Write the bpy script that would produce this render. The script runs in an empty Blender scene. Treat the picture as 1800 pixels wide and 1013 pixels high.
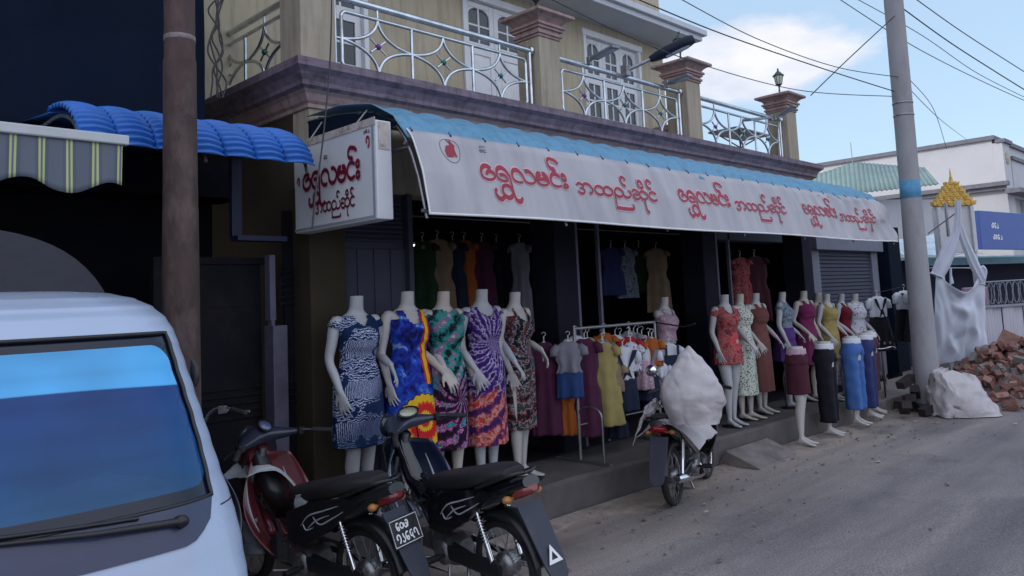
import bpy, math, random
from math import sin, cos, pi, radians as R_, atan2, sqrt
from mathutils import Vector as V, Matrix as M4
random.seed(11)
SC = bpy.context.scene
COL = SC.collection

# ---------------------------------------------------------------- camera
cam_d = bpy.data.cameras.new("camera")
cam = bpy.data.objects.new("camera", cam_d); COL.objects.link(cam)
EYE = V((0, 0, 1.78))
CX = (0.7050, -0.7070, -0.0460); CY = (-0.0380, -0.1020, 0.9940); CZ = (-0.7080, -0.7000, -0.0990)
cx = V(CX).normalized(); cz = (V(CZ) - cx * V(CZ).dot(cx)).normalized(); cy = cz.cross(cx)
cam.matrix_world = M4(((cx.x, cy.x, cz.x, EYE.x), (cx.y, cy.y, cz.y, EYE.y), (cx.z, cy.z, cz.z, EYE.z), (0, 0, 0, 1)))
cam_d.sensor_width = 36; cam_d.lens = 28.09; cam_d.shift_y = -0.0619
cam_d.clip_start = .05; cam_d.clip_end = 3000
SC.camera = cam

# ---------------------------------------------------------------- sky and light
SUN_EL, SUN_AZ = R_(24), R_(-38)          # behind the shop, to the left
W = bpy.data.worlds.new("World"); SC.world = W; W.use_nodes = True
nt = W.node_tree; nt.nodes.clear()
def wn(t, **k):
    n = nt.nodes.new(t)
    for a, b in k.items(): setattr(n, a, b)
    return n
sky = wn('ShaderNodeTexSky', sky_type='NISHITA', sun_disc=False, sun_elevation=SUN_EL, sun_rotation=SUN_AZ)
sky.air_density = 1.0; sky.dust_density = .6; sky.ozone_density = 1.6
geo = wn('ShaderNodeTexCoord')
mp = wn('ShaderNodeMapping'); mp.inputs['Scale'].default_value = (1, 1, 2.6)
nt.links.new(geo.outputs['Generated'], mp.inputs['Vector'])
nz = wn('ShaderNodeTexNoise'); nz.inputs['Scale'].default_value = 4.2; nz.inputs['Detail'].default_value = 9; nz.inputs['Roughness'].default_value = .58
nt.links.new(mp.outputs[0], nz.inputs['Vector'])
# one low cumulus bank stands to the right of the house
cdir = V((0.8625, 0.431, 0.266)).normalized()
sub = wn('ShaderNodeVectorMath', operation='SUBTRACT'); sub.inputs[1].default_value = cdir
nt.links.new(geo.outputs['Generated'], sub.inputs[0])
mp2 = wn('ShaderNodeMapping', vector_type='POINT'); mp2.inputs['Rotation'].default_value = (0, 0, 0); mp2.inputs['Scale'].default_value = (5.8, 5.8, 20.0)
nt.links.new(sub.outputs[0], mp2.inputs['Vector'])
ln = wn('ShaderNodeVectorMath', operation='LENGTH'); nt.links.new(mp2.outputs[0], ln.inputs[0])
ma = wn('ShaderNodeMath', operation='MULTIPLY_ADD'); ma.inputs[1].default_value = -.62; ma.inputs[2].default_value = .62
nt.links.new(ln.outputs['Value'], ma.inputs[0])
mx = wn('ShaderNodeMath', operation='MAXIMUM'); mx.inputs[1].default_value = -.22; nt.links.new(ma.outputs[0], mx.inputs[0])
ad = wn('ShaderNodeMath', operation='ADD'); nt.links.new(mx.outputs[0], ad.inputs[0]); nt.links.new(nz.outputs['Fac'], ad.inputs[1])
cr = wn('ShaderNodeValToRGB'); cr.color_ramp.elements[0].position = .60; cr.color_ramp.elements[1].position = .76
cr.color_ramp.elements[0].color = (0, 0, 0, 1); cr.color_ramp.elements[1].color = (.9, .9, .9, 1)
nt.links.new(ad.outputs[0], cr.inputs['Fac'])
nz2 = wn('ShaderNodeTexNoise'); nz2.inputs['Scale'].default_value = 9; nz2.inputs['Detail'].default_value = 6
nt.links.new(mp.outputs[0], nz2.inputs['Vector'])
cr2 = wn('ShaderNodeValToRGB'); cr2.color_ramp.elements[0].position = .35; cr2.color_ramp.elements[1].position = .62
cr2.color_ramp.elements[0].color = (1.9, 2.05, 2.45, 1); cr2.color_ramp.elements[1].color = (2.7, 2.66, 2.75, 1)
nt.links.new(nz2.outputs['Fac'], cr2.inputs['Fac'])
# thin pale veil towards the right of the street, an unseen brighter sky added behind the camera as fill light
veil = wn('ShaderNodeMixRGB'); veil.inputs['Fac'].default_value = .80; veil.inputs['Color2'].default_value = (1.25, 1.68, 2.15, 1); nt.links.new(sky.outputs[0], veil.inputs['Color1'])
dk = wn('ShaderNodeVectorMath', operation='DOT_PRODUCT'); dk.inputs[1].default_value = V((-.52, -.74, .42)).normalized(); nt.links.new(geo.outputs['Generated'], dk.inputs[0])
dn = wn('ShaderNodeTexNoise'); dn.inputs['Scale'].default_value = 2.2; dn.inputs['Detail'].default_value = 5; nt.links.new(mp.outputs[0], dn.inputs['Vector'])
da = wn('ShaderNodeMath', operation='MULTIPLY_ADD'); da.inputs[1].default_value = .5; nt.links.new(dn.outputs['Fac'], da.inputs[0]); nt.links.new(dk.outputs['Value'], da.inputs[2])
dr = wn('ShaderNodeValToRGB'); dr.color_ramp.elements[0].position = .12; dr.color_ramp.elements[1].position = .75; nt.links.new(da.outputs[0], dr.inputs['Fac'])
fill_sky = wn('ShaderNodeMixRGB'); fill_sky.inputs['Color2'].default_value = (2.75, 2.95, 3.55, 1); nt.links.new(dr.outputs[0], fill_sky.inputs['Fac']); nt.links.new(veil.outputs[0], fill_sky.inputs['Color1'])
mixc = wn('ShaderNodeMixRGB'); nt.links.new(cr.outputs[0], mixc.inputs['Fac']); nt.links.new(fill_sky.outputs[0], mixc.inputs['Color1']); nt.links.new(cr2.outputs[0], mixc.inputs['Color2'])
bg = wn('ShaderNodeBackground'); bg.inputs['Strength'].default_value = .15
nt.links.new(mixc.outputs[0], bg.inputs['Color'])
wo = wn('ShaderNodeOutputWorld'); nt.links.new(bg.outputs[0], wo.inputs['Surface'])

sd = bpy.data.lights.new("sun", 'SUN'); sd.energy = 1.0; sd.angle = R_(8); sd.color = (1, .93, .84)
sun = bpy.data.objects.new("sun", sd); COL.objects.link(sun)
sdir = V((sin(SUN_AZ) * cos(SUN_EL), cos(SUN_AZ) * cos(SUN_EL), sin(SUN_EL)))
sun.rotation_euler = sdir.to_track_quat('Z', 'Y').to_euler(); sun.location = (0, 0, 30)
SC.view_settings.view_transform = 'Standard'; SC.view_settings.look = 'None'
SC.view_settings.exposure = 1.35; SC.view_settings.gamma = 1

# ---------------------------------------------------------------- helpers: materials
MC = {}
def newmat(name):
    m = bpy.data.materials.new(name); m.use_nodes = True
    t = m.node_tree; b = t.nodes['Principled BSDF']
    return m, t, b
def mat(name, col, rough=.6, metal=0, var=.12, scale=6, bump=0, bscale=None, dirt=None, dscale=1.5, damt=.5, emit=None, coat=0, stretch=None, spec=None, streak=None):
    """plain surface with mottled colour, uneven roughness, optional grime patches and bump"""
    if name in MC: return MC[name]
    m, t, b = newmat(name); MC[name] = m
    tc = t.nodes.new('ShaderNodeTexCoord'); mpn = t.nodes.new('ShaderNodeMapping')
    if stretch: mpn.inputs['Scale'].default_value = stretch
    t.links.new(tc.outputs['Object'], mpn.inputs['Vector'])
    n = t.nodes.new('ShaderNodeTexNoise'); n.inputs['Scale'].default_value = scale; n.inputs['Detail'].default_value = 8; n.inputs['Roughness'].default_value = .6
    t.links.new(mpn.outputs[0], n.inputs['Vector'])
    r = t.nodes.new('ShaderNodeValToRGB'); r.color_ramp.elements[0].position = .3; r.color_ramp.elements[1].position = .7
    c = col
    r.color_ramp.elements[0].color = (c[0] * (1 - var), c[1] * (1 - var), c[2] * (1 - var), 1)
    r.color_ramp.elements[1].color = (min(1, c[0] * (1 + var)), min(1, c[1] * (1 + var)), min(1, c[2] * (1 + var)), 1)
    t.links.new(n.outputs['Fac'], r.inputs['Fac']); out = r.outputs[0]
    if dirt:
        n2 = t.nodes.new('ShaderNodeTexNoise'); n2.inputs['Scale'].default_value = dscale; n2.inputs['Detail'].default_value = 10; n2.inputs['Roughness'].default_value = .7
        t.links.new(mpn.outputs[0], n2.inputs['Vector'])
        r2 = t.nodes.new('ShaderNodeValToRGB'); r2.color_ramp.elements[0].position = .5; r2.color_ramp.elements[1].position = .72
        r2.color_ramp.elements[0].color = (0, 0, 0, 1); r2.color_ramp.elements[1].color = (damt, damt, damt, 1)
        t.links.new(n2.outputs['Fac'], r2.inputs['Fac'])
        mix = t.nodes.new('ShaderNodeMixRGB'); mix.inputs['Color2'].default_value = (*dirt, 1)
        t.links.new(r2.outputs[0], mix.inputs['Fac']); t.links.new(out, mix.inputs['Color1']); out = mix.outputs[0]
    if streak:
        mps = t.nodes.new('ShaderNodeMapping'); mps.inputs['Scale'].default_value = (7, 7, .55); t.links.new(tc.outputs['Object'], mps.inputs['Vector'])
        n4 = t.nodes.new('ShaderNodeTexNoise'); n4.inputs['Scale'].default_value = 2.2; n4.inputs['Detail'].default_value = 7; n4.inputs['Roughness'].default_value = .65; t.links.new(mps.outputs[0], n4.inputs['Vector'])
        r4 = t.nodes.new('ShaderNodeValToRGB'); r4.color_ramp.elements[0].position = .47; r4.color_ramp.elements[1].position = .68; r4.color_ramp.elements[0].color = (0, 0, 0, 1); r4.color_ramp.elements[1].color = (streak,) * 3 + (1,)
        t.links.new(n4.outputs['Fac'], r4.inputs['Fac']); m4 = t.nodes.new('ShaderNodeMixRGB'); m4.blend_type = 'MULTIPLY'; m4.inputs['Color2'].default_value = (.42, .38, .36, 1)
        t.links.new(r4.outputs[0], m4.inputs['Fac']); t.links.new(out, m4.inputs['Color1']); out = m4.outputs[0]
    t.links.new(out, b.inputs['Base Color'])
    mr = t.nodes.new('ShaderNodeMapRange'); mr.inputs['To Min'].default_value = max(.02, rough - .1); mr.inputs['To Max'].default_value = min(1, rough + .1)
    t.links.new(n.outputs['Fac'], mr.inputs['Value']); t.links.new(mr.outputs[0], b.inputs['Roughness'])
    b.inputs['Metallic'].default_value = metal
    if coat: b.inputs['Coat Weight'].default_value = coat; b.inputs['Coat Roughness'].default_value = .08
    if spec is not None: b.inputs['Specular IOR Level'].default_value = spec
    if emit: b.inputs['Emission Color'].default_value = (*emit[:3], 1); b.inputs['Emission Strength'].default_value = emit[3]
    if bump:
        nb = t.nodes.new('ShaderNodeTexNoise'); nb.inputs['Scale'].default_value = bscale or scale * 6; nb.inputs['Detail'].default_value = 6
        t.links.new(mpn.outputs[0], nb.inputs['Vector'])
        bp = t.nodes.new('ShaderNodeBump'); bp.inputs['Strength'].default_value = bump; bp.inputs['Distance'].default_value = .01
        t.links.new(nb.outputs['Fac'], bp.inputs['Height']); t.links.new(bp.outputs[0], b.inputs['Normal'])
    return m

# ---------------------------------------------------------------- helpers: mesh
class MB:
    def __init__(s): s.v = []; s.f = []; s.m = []; s.s = []; s.X = M4.Identity(4); s.uv = None
    def add(s, vs, fs, mi=0, sm=False):
        o = len(s.v)
        s.v += [tuple(s.X @ V(p)) for p in vs]
        for f in fs: s.f.append(tuple(i + o for i in f)); s.m.append(mi); s.s.append(sm)
    def box(s, x0, x1, y0, y1, z0, z1, mi=0):
        s.add([(x0, y0, z0), (x1, y0, z0), (x1, y1, z0), (x0, y1, z0), (x0, y0, z1), (x1, y0, z1), (x1, y1, z1), (x0, y1, z1)],
              [(0, 3, 2, 1), (4, 5, 6, 7), (0, 1, 5, 4), (1, 2, 6, 5), (2, 3, 7, 6), (3, 0, 4, 7)], mi)
    def cbox(s, c, size, rot=None, mi=0):
        x, y, z = size[0] / 2, size[1] / 2, size[2] / 2
        old = s.X; s.X = old @ M4.Translation(V(c)) @ (rot.to_4x4() if rot else M4.Identity(4))
        s.box(-x, x, -y, y, -z, z, mi); s.X = old
    def rings(s, rs, closed=True, cap=True, mi=0, sm=True, capsm=False):
        n = len(rs[0]); vs = [p for r in rs for p in r]; fs = []
        for i in range(len(rs) - 1):
            for j in range(n if closed else n - 1):
                k = (j + 1) % n
                fs.append((i * n + j, i * n + k, (i + 1) * n + k, (i + 1) * n + j))
        s.add(vs, fs, mi, sm)
        if cap and closed:
            s.add(list(rs[0]), [tuple(range(n - 1, -1, -1))], mi, capsm); s.add(list(rs[-1]), [tuple(range(n))], mi, capsm)
    def tube(s, pts, r, n=8, cap=True, mi=0, sm=True, closed=False, round_=False):
        pts = [V(p) for p in pts]; k = len(pts)
        rad = r if isinstance(r, (list, tuple)) else [r] * k
        T = []
        for i in range(k):
            a = pts[(i - 1) % k] if (closed or i > 0) else pts[i]; b = pts[(i + 1) % k] if (closed or i < k - 1) else pts[i]
            d = (b - a); T.append(d.normalized() if d.length > 1e-9 else V((0, 0, 1)))
        u = T[0].orthogonal().normalized(); rs = []
        for i in range(k):
            u = (u - T[i] * u.dot(T[i]))
            u = u.normalized() if u.length > 1e-6 else T[i].orthogonal().normalized()
            w = T[i].cross(u)
            rs.append([pts[i] + (u * cos(2 * pi * j / n) + w * sin(2 * pi * j / n)) * rad[i] for j in range(n)])
        if round_ and not closed:
            def capr(i, sg):
                out = []
                u0 = (rs[i][0] - pts[i]); 
                for q in (30, 60, 85):
                    a = R_(q); out.append([pts[i] + (p - pts[i]) * cos(a) + T[i] * sg * rad[i] * sin(a) for p in rs[i]])
                return out
            rs = capr(0, -1)[::-1] + rs + capr(k - 1, 1)
        if closed: rs.append(rs[0]); cap = False
        s.rings(rs, True, cap, mi, sm)
    def lathe(s, prof, c=(0, 0, 0), n=20, mi=0, sm=True, ax=None, a0=0, a1=2 * pi, cap=True):
        q = V(ax).to_track_quat('Z', 'Y').to_matrix() if ax else None
        full = abs(a1 - a0 - 2 * pi) < 1e-6
        rs = []
        for r, z in prof:
            ring = []
            for j in range(n):
                a = a0 + (a1 - a0) * j / (n if full else n - 1)
                p = V((r * cos(a), r * sin(a), z)); p = (q @ p) if q else p
                ring.append(p + V(c))
            rs.append(ring)
        s.rings(rs, full, full and cap, mi, sm)
    def ball(s, c, r, n=10, mi=0, sc=(1, 1, 1)):
        old = s.X; s.X = old @ M4.Translation(V(c)) @ M4.Diagonal((*sc, 1))
        s.lathe([(max(.0005, r * cos(R_(t))), r * sin(R_(t))) for t in range(-90, 91, 15)], n=n, mi=mi); s.X = old
    def prism(s, poly, axis, a, b, mi=0, sm=False):
        """extrude a 2-D outline; axis 'x': poly is (y,z), 'y': (x,z), 'z': (x,y)"""
        def P(p, t): return {'x': (t, p[0], p[1]), 'y': (p[0], t, p[1]), 'z': (p[0], p[1], t)}[axis]
        n = len(poly)
        s.add([P(p, a) for p in poly] + [P(p, b) for p in poly], [tuple(range(n - 1, -1, -1)), tuple(range(n, 2 * n))] +
              [(j, (j + 1) % n, n + (j + 1) % n, n + j) for j in range(n)], mi, sm)
    def grid(s, fn, nu, nv, mi=0, sm=True, thick=0, uv=False):
        vs = [fn(i / nu, j / nv) for i in range(nu + 1) for j in range(nv + 1)]
        fs = [(i * (nv + 1) + j, i * (nv + 1) + j + 1, (i + 1) * (nv + 1) + j + 1, (i + 1) * (nv + 1) + j) for i in range(nu) for j in range(nv)]
        s.add(vs, fs, mi, sm)
    def build(s, name, mats, parent=None, bevel=0, solid=0, fix=True, sub=0):
        me = bpy.data.meshes.new(name); me.from_pydata(s.v, [], s.f)
        for q in (mats if isinstance(mats, (list, tuple)) else [mats]): me.materials.append(q)
        me.polygons.foreach_set('material_index', s.m); me.polygons.foreach_set('use_smooth', s.s)
        me.update()
        if fix:
            import bmesh
            bm = bmesh.new(); bm.from_mesh(me); bmesh.ops.recalc_face_normals(bm, faces=bm.faces); bm.to_mesh(me); bm.free()
        o = bpy.data.objects.new(name, me); COL.objects.link(o)
        if parent: o.parent = parent
        if solid: q = o.modifiers.new('solid', 'SOLIDIFY'); q.thickness = solid; q.offset = 0
        if bevel: q = o.modifiers.new('bevel', 'BEVEL'); q.width = bevel; q.segments = 2; q.limit_method = 'ANGLE'; q.angle_limit = R_(40)
        if sub: q = o.modifiers.new('sub', 'SUBSURF'); q.levels = sub; q.render_levels = sub
        return o
def tag(o, label, cat, group=None):
    o['label'] = label; o['category'] = cat
    if group: o['group'] = group
    return o
def thing(name, label, cat, loc=(0, 0, 0), rz=0, group=None, sc=1):
    o = bpy.data.objects.new(name, None); COL.objects.link(o); o.location = loc; o.rotation_euler = (0, 0, rz); o.scale = (sc,) * 3
    o.empty_display_size = .1
    return tag(o, label, cat, group)
def struct(o): o['kind'] = 'structure'; return o
def dup(root, loc, rz=0, label=None, sc=None):
    r = root.copy(); COL.objects.link(r); r.location = loc; r.rotation_euler = (0, 0, rz)
    if sc: r.scale = (sc,) * 3
    if label: r['label'] = label
    for ch in list(root.children):
        c = ch.copy(); COL.objects.link(c); c.parent = r
        for g in list(ch.children):
            d = g.copy(); COL.objects.link(d); d.parent = c
    return r
def ray(px, py):
    """direction in the scene of a point of the 1800x1013 photograph, used only to read off where things stand"""
    return cx * (px - 900) + cy * -(py - 395) + cz * -1404.5
def at(px, py, X=None, Y=None, Z=None, d=None):
    r = ray(px, py)
    t = X / r.x if X is not None else Y / r.y if Y is not None else (Z - EYE.z) / r.z if Z is not None else d / 1404.5
    return EYE + r * t
def arc(cx_, cy_, r, a0, a1, n=12, ry=None):
    ry = ry or r
    return [(cx_ + r * cos(R_(a0 + (a1 - a0) * i / n)), cy_ + ry * sin(R_(a0 + (a1 - a0) * i / n))) for i in range(n + 1)]
def smooth_pts(P, k=6):
    P = [V(p) for p in P]; out = []
    for i in range(len(P) - 1):
        a = P[max(i - 1, 0)]; b = P[i]; c = P[i + 1]; d = P[min(i + 2, len(P) - 1)]
        for j in range(k):
            t = j / k
            out.append(.5 * ((2 * b) + (c - a) * t + (2 * a - 5 * b + 4 * c - d) * t * t + (3 * b - a - 3 * c + d) * t ** 3))
    out.append(P[-1]); return out
def lerp_tab(tab, z):
    if z <= tab[0][0]: return tab[0][1:]
    for a, b in zip(tab, tab[1:]):
        if z <= b[0]:
            t = (z - a[0]) / (b[0] - a[0]); t = t * t * (3 - 2 * t) * .5 + t * .5
            return tuple(p + (q - p) * t for p, q in zip(a[1:], b[1:]))
    return tab[-1][1:]
# ================================================================ materials
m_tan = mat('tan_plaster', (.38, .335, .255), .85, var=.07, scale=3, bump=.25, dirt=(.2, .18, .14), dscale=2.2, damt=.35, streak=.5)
m_dtan = mat('shaded_tan_plaster', (.055, .045, .03), .85, var=.15, scale=3, bump=.25, dirt=(.05, .04, .035), dscale=2.2, damt=.6, spec=.12)  # tan plaster with the ground floor's shade put into its colour
m_tan2 = mat('tan_wall', (.47, .42, .30), .85, var=.06, scale=2, bump=.2, dirt=(.25, .23, .19), dscale=1.3, damt=.3, streak=.45)
m_mauve = mat('mauve_paint', (.19, .145, .185), .7, var=.25, scale=9, bump=.3, dirt=(.045, .038, .055), dscale=6, damt=.8, stretch=(.5, .5, 2), streak=.7)
m_pink = mat('pink_paint', (.36, .25, .235), .75, var=.12, scale=6, bump=.2, dirt=(.16, .11, .1), dscale=4, damt=.5, streak=.6)
m_white = mat('white_paint', (.72, .74, .76), .5, var=.04, scale=4, dirt=(.4, .4, .38), dscale=3, damt=.3)
m_soffit = mat('pale_blue_paint', (.55, .60, .65), .7, var=.06, scale=2, dirt=(.3, .3, .32), dscale=1.5, damt=.4)
m_steel = mat('stainless_steel', (.55, .60, .64), .2, 1, var=.25, scale=8)
m_chrome = mat('chrome', (.75, .76, .78), .12, 1, var=.05)
m_dsteel = mat('dull_steel', (.3, .3, .32), .45, .9, var=.2, scale=20)
m_black = mat('black_plastic', (.012, .013, .016), .38, var=.2, scale=20)
m_gloss = mat('black_gloss', (.006, .007, .010), .12, var=.1, coat=.6)
m_rub = mat('rubber', (.014, .014, .015), .8, var=.3, scale=30, bump=.3, dirt=(.07, .06, .05), dscale=8, damt=.5)
m_eng = mat('engine_alloy', (.30, .30, .31), .38, .85, var=.3, scale=25, dirt=(.04, .035, .03), dscale=12, damt=.8)
m_dglass = mat('window_glass', (.02, .03, .035), .08, var=.2, spec=.7)
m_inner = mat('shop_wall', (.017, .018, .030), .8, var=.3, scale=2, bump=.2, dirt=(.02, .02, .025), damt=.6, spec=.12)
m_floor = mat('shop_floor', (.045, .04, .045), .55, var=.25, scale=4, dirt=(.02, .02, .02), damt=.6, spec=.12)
m_conc = mat('pavement_concrete', (.095, .084, .084), .9, var=.2, scale=5, bump=.5, dirt=(.05, .045, .045), dscale=1.6, damt=.7)
m_kerb = mat('kerb_concrete', (.19, .165, .16), .9, var=.25, scale=6, bump=.6, dirt=(.05, .045, .04), dscale=2.5, damt=.7)
m_grey = mat('grey_shutter', (.07, .075, .11), .6, var=.12, scale=3, dirt=(.05, .05, .06), damt=.5, spec=.12)
m_dgrey = mat('dark_shutter', (.011, .012, .018), .6, var=.25, scale=3, dirt=(.035, .022, .018), damt=.6, spec=.12)
m_frame = mat('purple_grey_paint', (.115, .11, .165), .6, var=.2, scale=8, dirt=(.06, .05, .06), damt=.5)
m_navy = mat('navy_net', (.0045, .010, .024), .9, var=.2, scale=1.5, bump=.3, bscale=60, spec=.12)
m_mann = mat('mannequin_skin', (.46, .445, .43), .42, var=.04, scale=5, dirt=(.45, .42, .4), dscale=5, damt=.25)
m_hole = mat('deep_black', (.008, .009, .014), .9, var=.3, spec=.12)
m_rust = mat('rusty_steel', (.060, .036, .032), .8, var=.45, scale=9, bump=.6, bscale=30, dirt=(.17, .13, .125), dscale=4, damt=.6, stretch=(1, 1, .5))
m_pole = mat('pole_concrete', (.30, .30, .32), .9, var=.1, scale=5, bump=.4, dirt=(.16, .15, .15), dscale=2, damt=.5, stretch=(1, 1, .4))
m_red = mat('red_lettering', (.30, .010, .03), .5, var=.15, scale=3)
m_halo = mat('pink_outline', (.62, .42, .47), .55, var=.1)
m_gold = mat('gold_paint', (.62, .40, .08), .5, .25, var=.25, scale=14, dirt=(.3, .17, .05), dscale=10, damt=.6)
m_wire = mat('wire', (.03, .03, .035), .6)
m_bluesheet = mat('blue_corrugated', (.022, .14, .50), .42, var=.14, scale=3, dirt=(.03, .06, .16), dscale=2.5, damt=.5)
m_cyan = mat('pale_blue_sheet', (.10, .28, .44), .5, var=.15, scale=3, dirt=(.06, .12, .18), dscale=3, damt=.7, streak=.4)

def ground_mat():
    m, t, b = newmat('asphalt'); L = t.links
    tc = t.nodes.new('ShaderNodeTexCoord')
    def noise(sc, det=8, ro=.6, vec=None):
        n = t.nodes.new('ShaderNodeTexNoise'); n.inputs['Scale'].default_value = sc; n.inputs['Detail'].default_value = det; n.inputs['Roughness'].default_value = ro
        L.new(vec or tc.outputs['Object'], n.inputs['Vector']); return n
    def ramp(src, p0, c0, p1, c1):
        r = t.nodes.new('ShaderNodeValToRGB'); r.color_ramp.elements[0].position = p0; r.color_ramp.elements[1].position = p1
        r.color_ramp.elements[0].color = (*c0, 1); r.color_ramp.elements[1].color = (*c1, 1); L.new(src, r.inputs['Fac']); return r
    def mix(f, a, b_, mode='MIX'):
        x = t.nodes.new('ShaderNodeMixRGB'); x.blend_type = mode; L.new(f, x.inputs['Fac']) if not isinstance(f, float) else setattr(x.inputs['Fac'], 'default_value', f)
        L.new(a, x.inputs['Color1']); L.new(b_, x.inputs['Color2']); return x
    mpn = t.nodes.new('ShaderNodeMapping'); mpn.inputs['Scale'].default_value = (.35, 1, 1); L.new(tc.outputs['Object'], mpn.inputs['Vector'])
    base = ramp(noise(1.1, 10, .65, mpn.outputs[0]).outputs['Fac'], .3, (.19, .175, .18), .7, (.33, .305, .30))
    fine = ramp(noise(70, 5, .8).outputs['Fac'], .32, (.42, .42, .43), .70, (1.5, 1.48, 1.45))
    c1 = mix(1.0, base.outputs[0], fine.outputs[0], 'MULTIPLY')
    # dust gathered towards the kerb and in long tyre-swept bands
    sp = t.nodes.new('ShaderNodeSeparateXYZ'); L.new(tc.outputs['Object'], sp.inputs[0])
    mr = t.nodes.new('ShaderNodeMapRange'); mr.inputs['From Min'].default_value = 1.9; mr.inputs['From Max'].default_value = 4.4; L.new(sp.outputs['Y'], mr.inputs['Value'])
    n3 = noise(1.7, 9, .7, mpn.outputs[0]); addn = t.nodes.new('ShaderNodeMath'); addn.operation = 'MULTIPLY'; L.new(mr.outputs[0], addn.inputs[0]); L.new(n3.outputs['Fac'], addn.inputs[1])
    dust = ramp(addn.outputs[0], .22, (0, 0, 0), .6, (.85, .85, .85))
    dc = t.nodes.new('ShaderNodeRGB'); dc.outputs[0].default_value = (.31, .255, .215, 1)
    c2 = mix(dust.outputs[0], c1.outputs[0], dc.outputs[0])
    # cracks
    vo = t.nodes.new('ShaderNodeTexVoronoi'); vo.feature = 'DISTANCE_TO_EDGE'; vo.inputs['Scale'].default_value = 1.3
    nd = noise(3, 6); vm = t.nodes.new('ShaderNodeMixRGB'); vm.inputs['Fac'].default_value = .12; L.new(tc.outputs['Object'], vm.inputs['Color1']); L.new(nd.outputs['Color'], vm.inputs['Color2'])
    L.new(vm.outputs[0], vo.inputs['Vector'])
    ck = ramp(vo.outputs['Distance'], .0, (.45, .45, .45), .018, (1, 1, 1)); 
    c3 = mix(.16, c2.outputs[0], mix(1.0, c2.outputs[0], ck.outputs[0], 'MULTIPLY').outputs[0])
    # long bands swept by tyres, a darker middle and paler verge
    mw = t.nodes.new('ShaderNodeMapping'); mw.inputs['Scale'].default_value = (.06, .9, 1); mw.inputs['Rotation'].default_value = (0, 0, .03); L.new(tc.outputs['Object'], mw.inputs['Vector'])
    tb = ramp(noise(1.5, 6, .55, mw.outputs[0]).outputs['Fac'], .38, (.66, .67, .70), .62, (1.12, 1.1, 1.08)); c3 = mix(1.0, c3.outputs[0], tb.outputs[0], 'MULTIPLY')
    pt = ramp(noise(.45, 3, .5, mpn.outputs[0]).outputs['Fac'], .54, (1, 1, 1), .57, (.80, .81, .84)); c3 = mix(1.0, c3.outputs[0], pt.outputs[0], 'MULTIPLY')
    # dark oil and damp stains
    st = ramp(noise(.8, 7, .6).outputs['Fac'], .58, (1, 1, 1), .74, (.55, .55, .57))
    c4 = mix(1.0, c3.outputs[0], st.outputs[0], 'MULTIPLY')
    L.new(c4.outputs[0], b.inputs['Base Color']); b.inputs['Roughness'].default_value = .88
    bp = t.nodes.new('ShaderNodeBump'); bp.inputs['Strength'].default_value = .6; bp.inputs['Distance'].default_value = .012
    L.new(noise(38, 6, .7).outputs['Fac'], bp.inputs['Height']); L.new(bp.outputs[0], b.inputs['Normal'])
    return m
m_road = ground_mat()

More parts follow.
